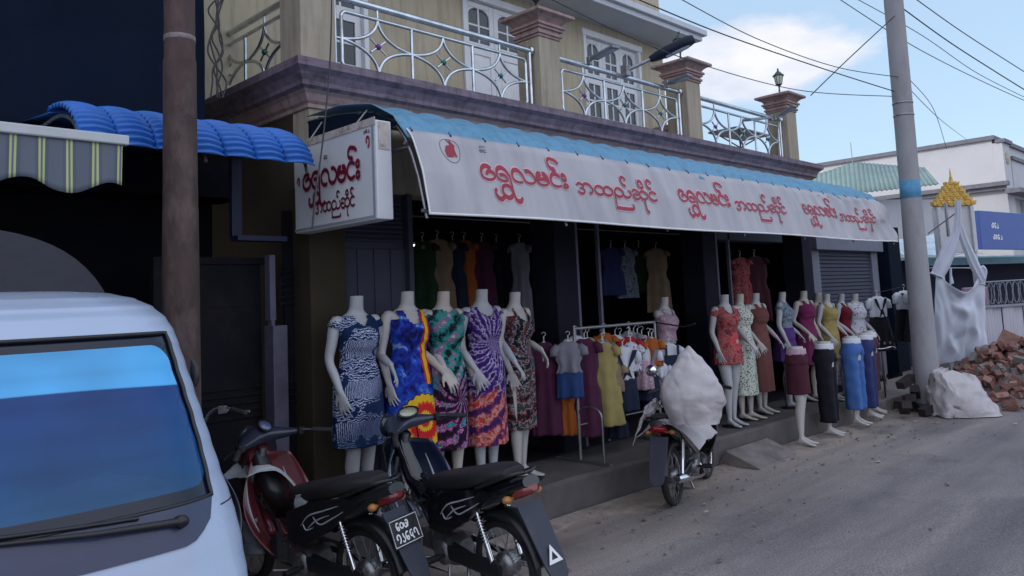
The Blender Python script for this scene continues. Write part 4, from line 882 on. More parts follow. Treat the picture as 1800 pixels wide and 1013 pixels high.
def garment(name, m, parent, top=1.40, hem=.55, skirt=(.19, .15), neck=(.065, 1.315), flare=1, folds=(9, .05), sleeves=0, bottom_only=False, waist=None, ph=0, strap=.045, peplum=False, label=None):
    """cloth shell over the torso; below the hip it hangs and folds"""
    dz = .0125; z = top; rs = []; n = 72; zs = []
    while z > hem + dz * .5: zs.append(z); z -= dz
    zs.append(hem); hipz = .90
    for z in zs:
        if z >= hipz:
            a, b, c = tor(z); e = (.022 if bottom_only else .010) + (.006 if z < 1.2 else 0) + (.012 if peplum and z < 1.02 else 0)
            br = 0
            if 1.14 < z < 1.34: br = .032 * (1 - abs((z - 1.245) / .1) ** 2) if abs(z - 1.245) < .1 else 0
            f = lambda t, a=a, b=b, z=z, br=br: 1 + (br / b) * max(0, -sin(t)) ** 1.5 + .018 * sin(5 * t + z * 40 + ph) + .012 * sin(3 * t - z * 66 + ph) * (1 if z < 1.2 else .4)
            rs.append(ell(z, a + e, b + e, c, n, f))
        else:
            u = (hipz - z) / (hipz - min(hem, hipz - .01)); a0, b0, c0 = tor(hipz); a = a0 + .016 + (skirt[0] - a0 - .016) * u ** .9; b = b0 + .016 + (skirt[1] - b0 - .016) * u ** .9
            f = lambda t, u=u, z=z: 1 + 1.35 * folds[1] * (.25 + .75 * u) * (.7 * sin(folds[0] * t + ph + .8 * sin(t * 2 + ph)) + .35 * sin((folds[0] * 2 - 1) * t + ph * 2))
            rs.append(ell(z + .006 * u * sin(3 * 2 * pi * 0), a, b, c0 + .0 * u, n, f))
    mb = MB(); vs = [p for r in rs for p in r]; fs = []
    for i in range(len(rs) - 1):
        for j in range(n):
            k = (j + 1) % n; q = (i * n + j, i * n + k, (i + 1) * n + k, (i + 1) * n + j)
            cxp = sum(vs[t][0] for t in q) / 4; czp = sum(vs[t][2] for t in q) / 4; cyp = sum(vs[t][1] for t in q) / 4
            if not bottom_only and cyp < .012 and abs(cxp) < neck[0] and czp > neck[1] + (abs(cxp) / neck[0]) ** 3 * .05: continue
            if not bottom_only and abs(cxp) < .05 and czp > 1.385: continue
            if not bottom_only and not sleeves and abs(cxp) > neck[0] + strap and czp > 1.335 and strap < .06: continue
            fs.append(q)
    mb.add(vs, fs, 0, True)
    if sleeves:
        for s in (-1, 1):
            e = V((s * .225, .04, 1.12)); a = V((s * .155, .012, 1.365)); d = (e - a).normalized(); L = sleeves
            mb.tube([a, a + d * L * .5, a + d * L], [.046, .054, .058], 18, cap=False)
    o = mb.build(name, m, parent, solid=.003)
    if label: o['label'] = label
    return o
def trousers(m, parent, hem=.13, wid=.085, flare=1.25, name='trousers', st=.6):
    mb = MB()
    for s in (-1, 1):
        rs = []
        for i in range(36):
            z = 1.0 - (1.0 - hem) * i / 35; u = i / 35
            if z > .84:
                a, b, c = tor(z); x0 = s * .045 * ((1.0 - z) / .16); aa = (a + .024) * (1 - .45 * ((1.0 - z) / .16)); x0 = s * (a + .024 - aa); bb = b + .026
            else:
                v = (.84 - z) / (.84 - hem); x0 = s * (.088 + .012 * v); aa = .100 + (wid * flare * .56 - .100) * min(1, v * 1.6); bb = .110 + (wid * flare * .85 - .110) * v; c = .004 + s * .03 * st * v
            f = lambda t, u=u, z=z: 1 + .06 * u * sin(5 * t + s + 3 * z) + .03 * sin(33 * z + 2 * t) + .02 * sin(61 * z - t)
            rs.append(ell(z, aa, bb, c, 36, f, x0))
        mb.rings(rs, True, False)
    return mb.build(name, m, parent, solid=.003)
def stand_base(parent, small=False):
    mb = MB(); mb.lathe([(.001, 0), (.15, .002), (.155, .008), (.15, .014), (.001, .016)], c=(0, -.02, -.016), n=28); mb.tube([(.0, .06, 0), (.0, .05, .4)], .008)
    return mb.build('base', m_black, parent)
def mannequin(x, y, z, label, mt, pose='a', rz=0, sc=1.0, group='dressed display mannequins', **kw):
    t_ = thing('mannequin', label, 'mannequin', (x, y, z), rz, group, sc)
    bo_ = obj_from(BODY[pose], 'body', t_); stand_base(t_); NM[0] += 1; bo_.material_slots[0].link = 'OBJECT'; bo_.material_slots[0].material = SK[(0, 1, 0, 2, 1, 0, 1, 2, 0, 1, 2, 2, 0, 1)[NM[0] % 14]]
    lower = kw.pop('lower', None)
    garment('dress' if not lower else 'top', mt, t_, **kw)
    if lower:
        lm, lk = lower; garment('skirt', lm, t_, top=1.06, bottom_only=True, **lk)
    return t_
def px(pxx, yy, py=520): return at(pxx, py, Y=yy).x
PZ = .30
Y5 = 5.0
mannequin(px(626, Y5), Y5, PZ, 'headless mannequin in a navy dress with white shell batik, leftmost of the front row', M_DRESS['batik'], 'd', 0, 1.035, neck=(.055, 1.33), strap=.1, hem=.50, skirt=(.205, .15), folds=(6, .03), sleeves=.05, ph=1)
mannequin(px(713, Y5), Y5 - .02, PZ, 'headless mannequin in a blue dress with red and yellow sun rings on the skirt', M_DRESS['sun'], 'a', R_(-6), 1.05, neck=(.06, 1.30), hem=.42, skirt=(.21, .16), folds=(7, .05), strap=.05, ph=2)
mannequin(px(772, Y5), Y5 - .05, PZ, 'headless mannequin in a teal and magenta tie dye dress beside the sun ring dress', M_DRESS['teal'], 'b', R_(4), 1.045, neck=(.05, 1.37), hem=.36, skirt=(.18, .14), folds=(7, .06), sleeves=.06, strap=.1, ph=3)
mannequin(px(838, Y5), Y5 - .06, PZ, 'headless mannequin in a violet and orange tie dye dress between two other bright dresses', M_DRESS['violet'], 'c', R_(-3), 1.05, neck=(.085, 1.33), hem=.33, skirt=(.18, .14), folds=(8, .06), strap=.04, sleeves=.03, ph=4)
mannequin(px(899, Y5), Y5 - .04, PZ, 'headless mannequin in a strappy red and black patterned dress, rightmost of the front row', M_DRESS['redblack'], 'd', R_(8), 1.03, neck=(.07, 1.29), hem=.40, skirt=(.16, .125), folds=(10, .07), strap=.022, ph=5)
Yr = 4.85
RM = [  # photograph column, y, z, pose, label, material, extra
    (1276, 4.82, .29, 'a', 'mannequin in a short coral red floral dress, first of the right hand row', 'coral', dict(hem=.72, skirt=(.2, .15), sleeves=.08, strap=.1)),
    (1303, 4.90, .29, 'b', 'mannequin in a cream dress covered in dark dashes', 'dash', dict(hem=.30, skirt=(.19, .15), strap=.1, neck=(.05, 1.37), folds=(6, .05))),
    (1331, 4.98, .29, 'c', 'mannequin in a long plain rust brown dress', 'rust', dict(hem=.28, skirt=(.19, .15), neck=(.05, 1.35), folds=(6, .05))),
    (1378, 4.92, .29, 'a', 'mannequin in a grey blue leaf print top over a purple skirt', 'greyprint', dict(hem=.98, sleeves=.07, strap=.1, neck=(.06, 1.36), lower=('purple', dict(hem=.62, skirt=(.21, .17), folds=(7, .07))))),
    (1416, 4.98, .29, 'b', 'mannequin in a plain magenta dress', 'magenta', dict(hem=.5, skirt=(.19, .15), neck=(.06, 1.35), folds=(6, .05))),
    (1441, 5.06, .25, 'a', 'mannequin in an olive khaki dress half hidden behind the mustard one', 'olive', dict(hem=.34, skirt=(.18, .15), neck=(.06, 1.35), folds=(6, .05))),
    (1456, 4.92, .23, 'c', 'mannequin in a mustard yellow dress', 'yellow', dict(hem=.6, skirt=(.19, .15), neck=(.08, 1.33), folds=(7, .06))),
    (1482, 4.96, .22, 'b', 'mannequin in a wine red sleeveless dress', 'wine', dict(hem=.6, skirt=(.18, .15), neck=(.08, 1.33), folds=(7, .05))),
    (1506, 4.88, .21, 'c', 'mannequin in a white tunic with small blue motifs, last of the right hand row', 'motif', dict(hem=.76, skirt=(.23, .18), neck=(.06, 1.36), folds=(8, .07), strap=.1)),
]
for i, (cxp, yy, zz, po, lab, mk, kw) in enumerate(RM):
    kw = dict(kw)
    if 'lower' in kw: kw['lower'] = (M_DRESS[kw['lower'][0]], kw['lower'][1])
    mannequin(px(cxp, yy, 560), yy, zz, 'headless ' + lab, M_DRESS[mk], po, R_((-14, 9, -6, 16, -9, 12, -4, 10, -12)[i]), .965, ph=i, **kw)
def half(x, y, z, label, kind, m, rz=0, **kw):
    t_ = thing('half_mannequin', label, 'mannequin', (x, y, z), rz, 'half mannequins showing skirts and trousers', 1.0)
    t_.scale = (.86, .92, 1.04)
    obj_from(HALF, 'legs', t_)
    if kind == 't': trousers(m, t_, **kw)
    else: garment('skirt', m, t_, top=1.0, bottom_only=True, **kw)
    mb = MB(); mb.rings([ell(z_, a + .026, b + .026, c, 32) for z_, (a, b, c) in ((q, tor(q)) for q in (.99, 1.01, 1.035, 1.06))], True, False); mb.build('waistband', M_DRESS['white'] if kind == 't' else M_DRESS['pinklace'], t_, solid=.003)
    return t_
half(9.02, 4.34, .01, 'waist-down mannequin in a maroon knee length skirt at the kerb', 's', M_DRESS['maroon'], R_(4), hem=.56, skirt=(.186, .14), folds=(5, .02))
half(9.76, 4.33, .02, 'waist-down mannequin in loose black trousers at the kerb', 't', M_DRESS['black'], R_(6), hem=.15, wid=.10)
half(10.52, 4.30, .04, 'waist-down mannequin in bright blue trousers at the kerb', 't', M_DRESS['blue'], R_(-4), hem=.19, wid=.11)
half(11.10, 4.36, .05, 'waist-down mannequin in navy trousers between the bright blue and brown pairs', 't', M_DRESS['navy'], R_(3), hem=.13, wid=.10)
half(11.48, 4.45, .06, 'waist-down mannequin in dark brown trousers nearest the concrete pole', 't', M_DRESS['brown'], R_(8), hem=.3, wid=.10)

# ================================================================ garments on hangers
def hung(x, y, ztop, label, m, w=.19, L=.8, hem=.24, depth=.05, rz=0, sleeve=0, m2=None, split=.45, kind='dress', group=None, name='hanging_dress', waist=.8, folds=7, ruffle=0, dungaree=None, collar=None):
    """a garment on a hanger: local z runs down from the hook at the origin"""
    t_ = thing(name, label, 'garment', (x, y, ztop), rz, group)
    mb = MB(); mb.tube([(0, 0, 0), (.018, 0, .012), (.02, 0, .03), (0, 0, .042), (-.018, 0, .03)], .0028, 6); mb.tube([(0, 0, 0), (0, 0, -.05), (w * .8, 0, -.095)], .006, 6); mb.tube([(0, 0, -.05), (-w * .8, 0, -.095)], .006, 6)
    mb.build('hanger', m_white, t_)
    def shell(za, zb, mt, nm, w0, w1, flar):
        mb = MB(); rs = []; n = 40; k = max(6, int((za - zb) / .018))
        for i in range(k + 1):
            u = i / k; z = za + (zb - za) * u
            a = w0 + (w1 - w0) * u ** flar
            if za > -.1: a *= (.42 + .58 * min(1, (u * (za - zb)) / .05)) if u * (za - zb) < .05 else 1; 
            if za > -.1 and waist < 1 and L * .28 < (za - z) < L * .5: a *= 1 - (1 - waist) * sin(pi * ((za - z) - L * .28) / (L * .22))
            d = depth * (.35 + .65 * min(1, u * 3)) if za > -.1 else depth
            if ruffle: a *= 1 + .10 * ((za - z) / ruffle % 1)
            rs.append([(a * cos(t) * (1 + .0), d * sin(t) * (1 + .0) + .012 * u * sin(folds * t * .5 + 2 * x), z + .0) for t in (2 * pi * j / n for j in range(n))])
            rs[-1] = [(p[0] * (1 + .035 * u * sin(folds * 2 * pi * j / n + x * 3)), p[1] * (1 + .35 * u * sin(folds * 2 * pi * j / n + x * 3)), p[2]) for j, p in enumerate(rs[-1])]
        mb.rings(rs, True, False)
        if sleeve and za > -.1:
            for s in (-1, 1): mb.tube([(s * w * .78, 0, -.10), (s * (w + sleeve * .16), -.01, -.135), (s * (w + sleeve * .22), -.02, -.11 - sleeve)], [.034, .042, .04], 12, cap=False)
        return mb.build(nm, mt, t_, solid=.003)
    if m2: shell(-.055, -L * split, m, 'top', w, w * 1.0, 1); shell(-L * split + .01, -L, m2, 'bottom', w * .95, hem, .8)
    else: shell(-.055, -L, m, 'cloth', w, hem, 1.1)
    if collar:
        mb = MB(); y_ = -depth - .012
        for s in (-1, 1): mb.prism([(s * .015, -.26), (s * .075, -.09), (s * .125, -.085), (s * .10, -.15), (s * .035, -.25)][::s], 'y', y_ - .006, y_)
        mb.prism([(-.02, -.25), (.02, -.25), (.055, -.36), (.0, -.32), (-.045, -.37)], 'y', y_ - .014, y_ - .008); mb.build('collar', collar, t_)
    if dungaree:
        mb = MB(); y_ = -depth - .014; mb.box(-.09, .09, y_ - .006, y_, -L, -.17); mb.box(-.08, -.055, y_ - .006, y_, -.17, -.06); mb.box(.055, .08, y_ - .006, y_, -.17, -.06)
        mb.build('bib', dungaree, t_)
    return t_
def rack():
    t_ = thing('garment_rack', 'steel garment rail with arched feet standing on the shop pavement', 'clothes rack')
    zt = 1.52; y = 5.0; x0, x1 = 5.83, 7.15; z0 = .285
    mb = MB(); 
    for x in (x0, x1):
        mb.tube([(x, y, z0), (x, y, zt)], .016, 8); mb.tube([(x, y - .28, z0), (x, y - .28, z0 + .40)] + [(x, y - .14 - .14 * cos(R_(a)), z0 + .42 + .09 * sin(R_(a))) for a in range(0, 181, 20)] + [(x, y, z0 + .38), (x, y, z0)], .011, 8)
        mb.box(x - .02, x + .02, y - .36, y + .3, z0 - .003, z0 + .02)
    mb.tube([(x0, y, zt), (x1, y, zt)], .016, 8); mb.tube([(x0, y, zt + .0), (x0 + .0, y - .0, zt + .03)], .013); mb.tube([(x0, y, .62), (x1, y, .62)], .009)
    mb.build('rail', m_dsteel, t_)
    mb = MB(); mb.tube([(x1, y, zt), (x1 + .1, y - .3, zt - .06), (x1 + .13, y - .42, zt - .03)], .008); mb.build('hook_arm', m_black, t_)
    hk = 'children\'s clothes on the garment rail'
    D = M_DRESS; A = dict(group=hk, rz=R_(-40))
    hung(5.64, 5.22, 1.46, 'plum long dress hanging at the left end of the rail', D['plum'], .11, .92, .15, sleeve=.16, **A)
    hung(5.76, 5.02, 1.46, 'grey top with denim shorts hanging behind the rail post', D['grey'], .13, .58, .13, m2=D['denim'], split=.6, sleeve=.08, **A)
    hung(5.83, 5.13, 1.04, 'orange trousers hanging low behind the arched foot', D['orange'], .07, .52, .09, **A)
    hung(6.00, 5.02, 1.47, 'purple long dress on the rail beside the yellow one', D['plum'], .12, .98, .15, sleeve=.08, **A)
    hung(6.22, 4.97, 1.42, 'mustard yellow tiered ruffle dress on the rail', D['cream'], .12, .86, .17, sleeve=.08, ruffle=.2, **A)
    hung(6.44, 4.90, 1.36, 'white and navy sailor outfit with neck scarf facing the street', D['white'], .13, .68, .15, m2=D['ink'], split=.55, sleeve=.10, collar=D['ink'], **dict(A, rz=R_(-30)))
    hung(6.40, 4.98, .82, 'dark blue small trousers hanging under the sailor outfit', D['ink'], .08, .40, .11, **A)
    hung(6.66, 4.98, 1.45, 'red child blouse between the sailor outfits', D['red'], .10, .34, .11, sleeve=.07, **A)
    hung(6.82, 4.90, 1.34, 'white short sleeved shirt with dark skirt, second sailor outfit from the left', D['white'], .12, .6, .14, m2=D['ink'], split=.6, sleeve=.10, collar=D['grey'], **dict(A, rz=R_(-34)))
    hung(6.92, 5.06, 1.46, 'dusty pink child dress near the right end of the rail', D['pink'], .11, .5, .14, sleeve=.07, **A)
    hung(7.06, 5.02, 1.42, 'bright yellow child dress hanging near the pink bust', D['yellow'], .12, .62, .15, sleeve=.08, **A)
    hung(7.22, 4.88, 1.34, 'white shirt with navy dungarees at the right end of the rail', D['white'], .12, .58, .13, sleeve=.11, dungaree=D['ink'], **dict(A, rz=R_(-30)))
    # stuffed collars and bows gathered along the rail
    for k, (dx, yy, zz, c, lab, c2) in enumerate(((.50, 4.93, 1.22, 'khaki', 'khaki small shirt below the yellow dress on the rail', None), (.72, 4.88, 1.40, 'motif', 'small white shirt with dark flecks on the rail', None), (.90, 4.87, 1.20, 'pinklace', 'small pink lace blouse low on the rail', None), (1.06, 4.86, 1.42, 'orange', 'small orange yellow blouse at the front of the rail', None), (1.16, 4.84, 1.16, 'white', 'small white shirt with grey shorts low at the right of the rail', 'grey'))):
        hung(x0 + dx, yy, zz, lab, D[c], .085, .34, .10, sleeve=.06, m2=D[c2] if c2 else None, split=.6, **A)
    SM = ((.12, 'white', 'white blouse pressed against the rail post end'), (.33, 'yellow', 'little mustard blouse behind the tiered yellow dress'), (.52, 'grey', 'little grey blouse above the first sailor outfit'), (.60, 'orange', 'little orange blouse on the rail'),
          (.74, 'white', 'little white blouse between the orange and plum ones'), (.86, 'plum', 'little plum blouse at the middle of the rail'), (.98, 'grey', 'little grey blouse right of the plum one'), (1.1, 'cream', 'little cream blouse on the rail'), (1.2, 'white', 'little white blouse next to the pink bust'))
    for k, (dx, c, lab) in enumerate(SM):
        hung(x0 + dx + .02, 5.10 + .03 * (k % 2), 1.50 - .03 * (k % 3), lab, D[c], .10, .3, .1, sleeve=.05, **A)
rack()
b_ = thing('mannequin_bust', 'headless torso mannequin in pink lace standing behind the right end of the clothes rail', 'mannequin', (px(1167, 5.35), 5.35, .24), 0)
obj_from(BUST, 'bust', b_); garment('top', M_DRESS['pinklace'], b_, hem=1.03, neck=(.07, 1.33), strap=.03); mb = MB(); mb.tube([(0, 0, .05), (0, 0, 1.02)], .014); mb.lathe([(.001, .04), (.14, .045), (.001, .06)], n=20); mb.build('stand', m_dsteel, b_)
# dresses hanging high in the dim openings
for i, (pxx, ytop, yy, mk, w, L, lab) in enumerate((
    (742, 415, 6.7, 'green', .14, .95, 'dark green dress hanging high in the left opening'), (768, 412, 6.65, 'khaki', .16, 1.0, 'khaki yellow dress hanging high in the left opening'),
    (795, 414, 6.7, 'ink', .13, .8, 'ink blue dress hanging between the khaki and orange ones'), (815, 414, 6.75, 'orange', .12, .95, 'orange dress hanging high in the left opening'), (846, 416, 6.7, 'plum', .13, .8, 'plum dress hanging high in the left opening'),
    (872, 418, 6.75, 'black', .14, .85, 'black dress hanging high in the left opening'), (912, 418, 6.5, 'grey', .11, 1.1, 'long pale grey dress hanging at the right of the left opening'),
    (1073, 428, 6.6, 'navy', .15, .7, 'navy dress hanging high in the middle opening'), (1098, 428, 6.6, 'greyprint', .13, .75, 'patterned blue grey dress hanging high in the middle opening'), (1122, 428, 6.7, 'green', .12, .7, 'dark green dress hanging high in the middle opening'), (1152, 430, 6.5, 'khaki', .16, .95, 'khaki dress hanging highest to the right in the middle opening'),
    (1300, 446, 5.7, 'coral', .14, .8, 'coral patterned dress hanging high above the right hand mannequins'), (1325, 444, 5.68, 'maroon', .19, 1.0, 'maroon dress hanging high above the right hand mannequins'))):
    p = at(pxx, ytop, Y=yy); hung(p.x, yy, p.z, lab, M_DRESS[mk], w, L, w * 1.3, sleeve=.06, group='dresses hanging in the dim shop', rz=R_(-25))
mb = MB(); mb.tube([(3.9, 6.68, 2.76), (7.6, 6.68, 2.76)], .012); mb.tube([(7.7, 6.58, 2.70), (10.4, 6.58, 2.70)], .012); mb.tube([(9.7, 5.72, 2.54), (11.7, 5.72, 2.54)], .012)
tag(mb.build('hanging_rail', m_dsteel), 'dim horizontal rails across the shop openings carrying the high dresses', 'rail')
# school pinafores hung by the concrete pole
for i, (pxx, py, yy, L, lab) in enumerate(((1541, 515, 4.7, .88, 'white blouse and black pinafore nearest the last mannequin'), (1588, 505, 4.35, .80, 'white blouse and black pinafore with a dotted hem just left of the concrete pole'), (1607, 504, 4.18, .80, 'white blouse and black pinafore with dark trim touching the concrete pole'))):
    p = at(pxx, py, Y=yy); h_ = hung(p.x, yy, p.z, lab, M_DRESS['white'], .17, L, .29, sleeve=.13, m2=M_DRESS['black'], split=.42, group='school pinafores hung by the pole', collar=M_DRESS['black'], rz=R_(-25), waist=.95)
    mb = MB()
    for k in (-.12, -.01, .10): mb.ball((k, -.075, -L + .12), .024, 8, sc=(1, .4, 1))
    mb.build('button', M_DRESS['grey'], h_)
mb = MB(); mb.tube([at(1530, 517, Y=4.75), at(1545, 514, Y=4.7), at(1588, 504, Y=4.35), at(1625, 502, Y=4.12)], .006); tag(mb.build('hanging_line', m_wire), 'thin line carrying the school pinafores beside the pole', 'line')
# small bright lamp inside the left opening
p = at(718, 431, Y=5.75); t_ = thing('ceiling_lamp', 'small glowing round lamp beside the grey folding shutter', 'lamp', p)
mb = MB(); mb.lathe([(.001, -.014), (.05, -.012), (.058, 0), (.001, .002)], n=20); mb.build('lens', mat('lamp_glow', (.9, .9, .9), .4, emit=(.9, .95, 1, 1.6)), t_)
mb = MB(); mb.lathe([(.06, 0), (.062, .02), (.02, .03), (.006, .035), (.006, .6)], n=20); mb.build('lamp_body', m_white, t_)
# ================================================================ motorbikes (step-through underbones)
def superring(c, t, up, a, b, n=20, e=2.6):
    t = V(t).normalized(); up = V(up); w = up.cross(t).normalized(); u = t.cross(w)
    out = []
    for j in range(n):
        q = 2 * pi * j / n; cs, sn = cos(q), sin(q)
        out.append(V(c) + w * a * math.copysign(abs(cs) ** (2 / e), cs) + u * b * math.copysign(abs(sn) ** (2 / e), sn))
    return out
def sweep(mb, secs, up=(0, 0, 1), n=20, e=2.6):
    """secs: (x, y, z, half width, half height)"""
    P = [V(q[:3]) for q in secs]; rs = []
    for i, q in enumerate(secs):
        t = P[min(i + 1, len(P) - 1)] - P[max(i - 1, 0)]; rs.append(superring(P[i], t, up, q[3], q[4], n, e))
    mb.rings(rs, True, True)
def wheel(parent, x, r=.27, w=.036, drum=.07):
    t = MB(); old = t.X
    prof = [(r - .055, -w * .72), (r - .03, -w), (r - .010, -w * .8), (r, -w * .35), (r, w * .35), (r - .010, w * .8), (r - .03, w), (r - .055, w * .72), (r - .06, 0)]
    rs = []
    for j in range(48):
        a = 2 * pi * j / 48; k = 1 + (.004 if j % 2 else -.004)
        rs.append([(x + q * (k if q > r - .02 else 1) * cos(a), y, r + q * (k if q > r - .02 else 1) * sin(a)) for q, y in prof])
    rs.append(rs[0]); t.rings(rs, True, False); ty = t.build('tyre', m_rub, parent)
    h = MB(); h.lathe([(r - .056, -.02), (r - .045, -.024), (r - .045, .024), (r - .056, .02), (r - .064, 0)] + [(r - .056, -.02)], c=(x, 0, r), n=40, ax=(0, 1, 0), cap=False); h.build('rim', m_chrome, ty)
    sp = MB()
    for j in range(30):
        a = 2 * pi * j / 30; b = a + (.35 if j % 2 else -.35); s = -1 if j % 4 < 2 else 1
        sp.tube([(x + .045 * cos(a), s * .022, r + .045 * sin(a)), (x + (r - .06) * cos(b), 0, r + (r - .06) * sin(b))], .0022, 4)
    sp.build('spokes', m_dsteel, ty)
    d = MB(); d.lathe([(.015, -.06), (drum, -.045), (drum + .004, .03), (.04, .045), (.015, .07)], c=(x, 0, r), n=28, ax=(0, 1, 0)); d.tube([(x, -.10, r), (x, .10, r)], .009); d.build('hub', m_eng, ty)
def paint(name, col): return mat(name, col, .22, 0, var=.06, scale=3, coat=.7, dirt=(.05, .045, .04), dscale=6, damt=.3)
def motorbike(label, loc, heading, col, seatm, sc=.93, lean=R_(4), plate=None, steer=R_(-20), mirrors=(1,), tri=False, tall=False, tail_red=(.30, .008, .012), cluster='oval', panel=None):
    t_ = thing('motorbike', label, 'motorbike', loc, heading, 'motorbikes parked in front of the shop', sc); t_.rotation_euler = (lean, 0, heading)
    pm = paint('paint_%d_%d_%d' % tuple(int(c * 999) for c in col), col); pp = panel or pm
    wheel(t_, 0); wheel(t_, 1.2, drum=.055)
    # steering head frame for steered pieces
    H = V((.98, 0, .86)); ST = M4.Translation(H) @ M4.Rotation(steer, 4, 'Z') @ M4.Translation(-H)
    mb = MB()   # main frame tube, swingarm, stays
    mb.tube(smooth_pts([(1.0, 0, .80), (.90, 0, .60), (.74, 0, .47), (.58, 0, .42), (.42, 0, .44)], 4), .032, 10)
    mb.tube([(.46, 0, .42), (.30, 0, .62), (.0, 0, .70), (-.22, 0, .76)], .022, 8)
    for s in (-1, 1): mb.tube([(.42, s * .07, .32), (.2, s * .085, .29), (0, s * .085, .27)], .018, 8); mb.tube([(.30, s * .09, .60), (.02, s * .11, .68)], .012, 6)
    mb.tube([(.45, -.26, .27), (.45, .26, .27)], .012, 8)
    for s in (-1, 1): mb.tube([(.45, s * .17, .27), (.45, s * .27, .27)], .022, 8)
    mb.build('frame', m_black, t_)
    for s in (-1, 1):   # rear shocks
        mb = MB(); a, b = V((.0, s * .105, .29)), V((.10, s * .115, .60)); mb.tube([a, a + (b - a) * .45], .016, 8, mi=0); mb.tube([a + (b - a) * .3, b], .011, 8, mi=0)
        d = b - a
        for i in range(9): q = a + d * (.42 + .055 * i); mb.lathe([(.018, -.005), (.025, 0), (.018, .005)], c=q, n=12, ax=d)
        mb.build('shock', m_chrome, t_)
    # engine, cylinder lying forward, crankcase, exhaust, chain case
    mb = MB(); sweep(mb, [(.40, 0, .26, .07, .08), (.46, 0, .27, .10, .10), (.58, 0, .27, .105, .10), (.66, 0, .28, .07, .07)]); mb.lathe([(.001, -.13), (.06, -.125), (.075, -.10), (.075, -.07)], c=(.47, 0, .27), n=24, ax=(0, 1, 0)); mb.lathe([(.075, .07), (.08, .11), (.06, .13), (.001, .135)], c=(.5, 0, .27), n=24, ax=(0, 1, 0))
    for i in range(8): x = .66 + .017 * i; mb.cbox((x, 0, .295 + .001 * i), (.006, .13, .125))
    sweep(mb, [(.66, 0, .29, .04, .04), (.80, 0, .305, .045, .045), (.83, 0, .31, .035, .035)]); mb.cbox((.62, 0, .40), (.07, .06, .07)); mb.tube([(.62, 0, .4), (.5, .02, .44), (.42, .0, .5)], .02)
    mb.build('engine', m_eng, t_, bevel=.002)
    mb = MB(); mb.tube(smooth_pts([(.82, -.02, .26), (.84, -.06, .18), (.72, -.11, .15), (.45, -.13, .17), (.2, -.14, .22)], 4), .013, 8); mb.tube([(.22, -.14, .215), (.1, -.145, .235), (-.28, -.15, .30), (-.30, -.15, .303)], [.02, .036, .040, .026], 16); mb.build('exhaust', m_chrome if not tall else m_dsteel, t_)
    mb = MB(); sweep(mb, [(.44, .10, .28, .018, .045), (.2, .105, .275, .018, .05), (-.03, .105, .27, .018, .055), (-.06, .105, .27, .014, .04)]); mb.build('chain_case', m_black, t_)
    mb = MB(); mb.tube([(.42, .12, .2), (.36, .2, .02)], .011, 8); mb.build('kickstand', m_dsteel, t_); mb = MB(); mb.tube([(.30, -.06, .22), (.25, -.12, .1)], .012, 8); mb.tube([(.25, -.12, .1), (.25, .12, .1)], .010, 8); mb.tube([(.30, .06, .22), (.25, .12, .1)], .012, 8); mb.build('centre_stand', m_dsteel, t_); mb = MB(); mb.tube([(.62, .12, .22), (.66, .2, .24)], .008); mb.build('gear_pedal', m_dsteel, t_)
    # rear mudguard sweeping down into the flap
    mb = MB(); rs = []
    for i in range(15):
        a = R_(70 + 100 * i / 14); R1 = .315 + .02 * i / 14; x = R1 * cos(a); z = .27 + R1 * sin(a); w = .062 + .012 * i / 14
        rs.append([(x * 1.0, -w, z - .05), (x, -w * .9, z), (x, 0, z + .014), (x, w * .9, z), (x, w, z - .05), (x * .97, w * .85, z - .012), (x * .97, -w * .85, z - .012)])
    mb.rings(rs); mb.build('rear_mudguard', m_black, t_)
    mb = MB(); fl = [(-.255, .60), (-.30, .60), (-.46, .30), (-.445, .285)]
    rs = [[(x, w * sy, z) for sy in (-1, 1)] + [(x - .012, w * sy, z + .006) for sy in (1, -1)] for x, z, w in ((-.24, .66, .09), (-.30, .55, .085), (-.36, .44, .08), (-.41, .35, .075), (-.44, .29, .06), (-.452, .268, .035))]
    mb.rings(rs, True, True, 0, False); fo = mb.build('mud_flap', mat('flap_plastic', (.022, .026, .045), .5, var=.15, dirt=(.08, .07, .07), dscale=9, damt=.4), t_, bevel=.004)
    if tri:
        mb = MB(); q = lambda a, b: (-.355 - .0 + b * -.52 * .0 - .0, a, .44 + b)
        def F(a, b, o=0): z = .40 + b; x = -.372 - (.44 - z) * .47 - .020 - o; return (x, a, z)
        tri_o = [F(-.052, -.035), F(.052, -.035), F(0, .055)]; tri_i = [F(-.024, -.018), F(.024, -.018), F(0, .022)]
        mb.add(tri_o + tri_i, [(0, 1, 4, 3), (1, 2, 5, 4), (2, 0, 3, 5)]); mb.build('reflector_triangle', m_white, fo, fix=False)
    # tail unit and side panels
    mb = MB(); sweep(mb, [(.56, 0, .55, .095, .10), (.42, 0, .585, .13, .115), (.22, 0, .63, .148, .10), (.02, 0, .675, .138, .08), (-.16, 0, .735, .105, .056), (-.29, 0, .79, .06, .032)], n=24); mb.build('tail_cowl', pp, t_)
    for s in (-1, 1):
        mb = MB(); po = [(.56, .60), (.30, .69), (.02, .735), (-.14, .74), (.02, .63), (.20, .51), (.40, .41), (.56, .42)]
        rs = [[(x, s * (.146 if k else .10), z) for x, z in po] for k in (0, 1)]
        mb.rings([rs[0], rs[1]], True, True, 0, False); sp_ = mb.build('side_panel', pp, t_, bevel=.012)
        mb = MB(); Y = s * .1475
        for pts in ([(.42, .53), (.34, .60), (.2, .645), (.06, .69)], [(.36, .52), (.27, .58), (.15, .625)], [(.40, .545), (.37, .51), (.30, .535)], [(.3, .60), (.24, .56), (.14, .60), (.02, .66)]):
            P = smooth_pts([(a, Y, b) for a, b in pts], 4); mb.tube(P, [.0015 + .004 * sin(pi * i / (len(P) - 1)) for i in range(len(P))], 6)
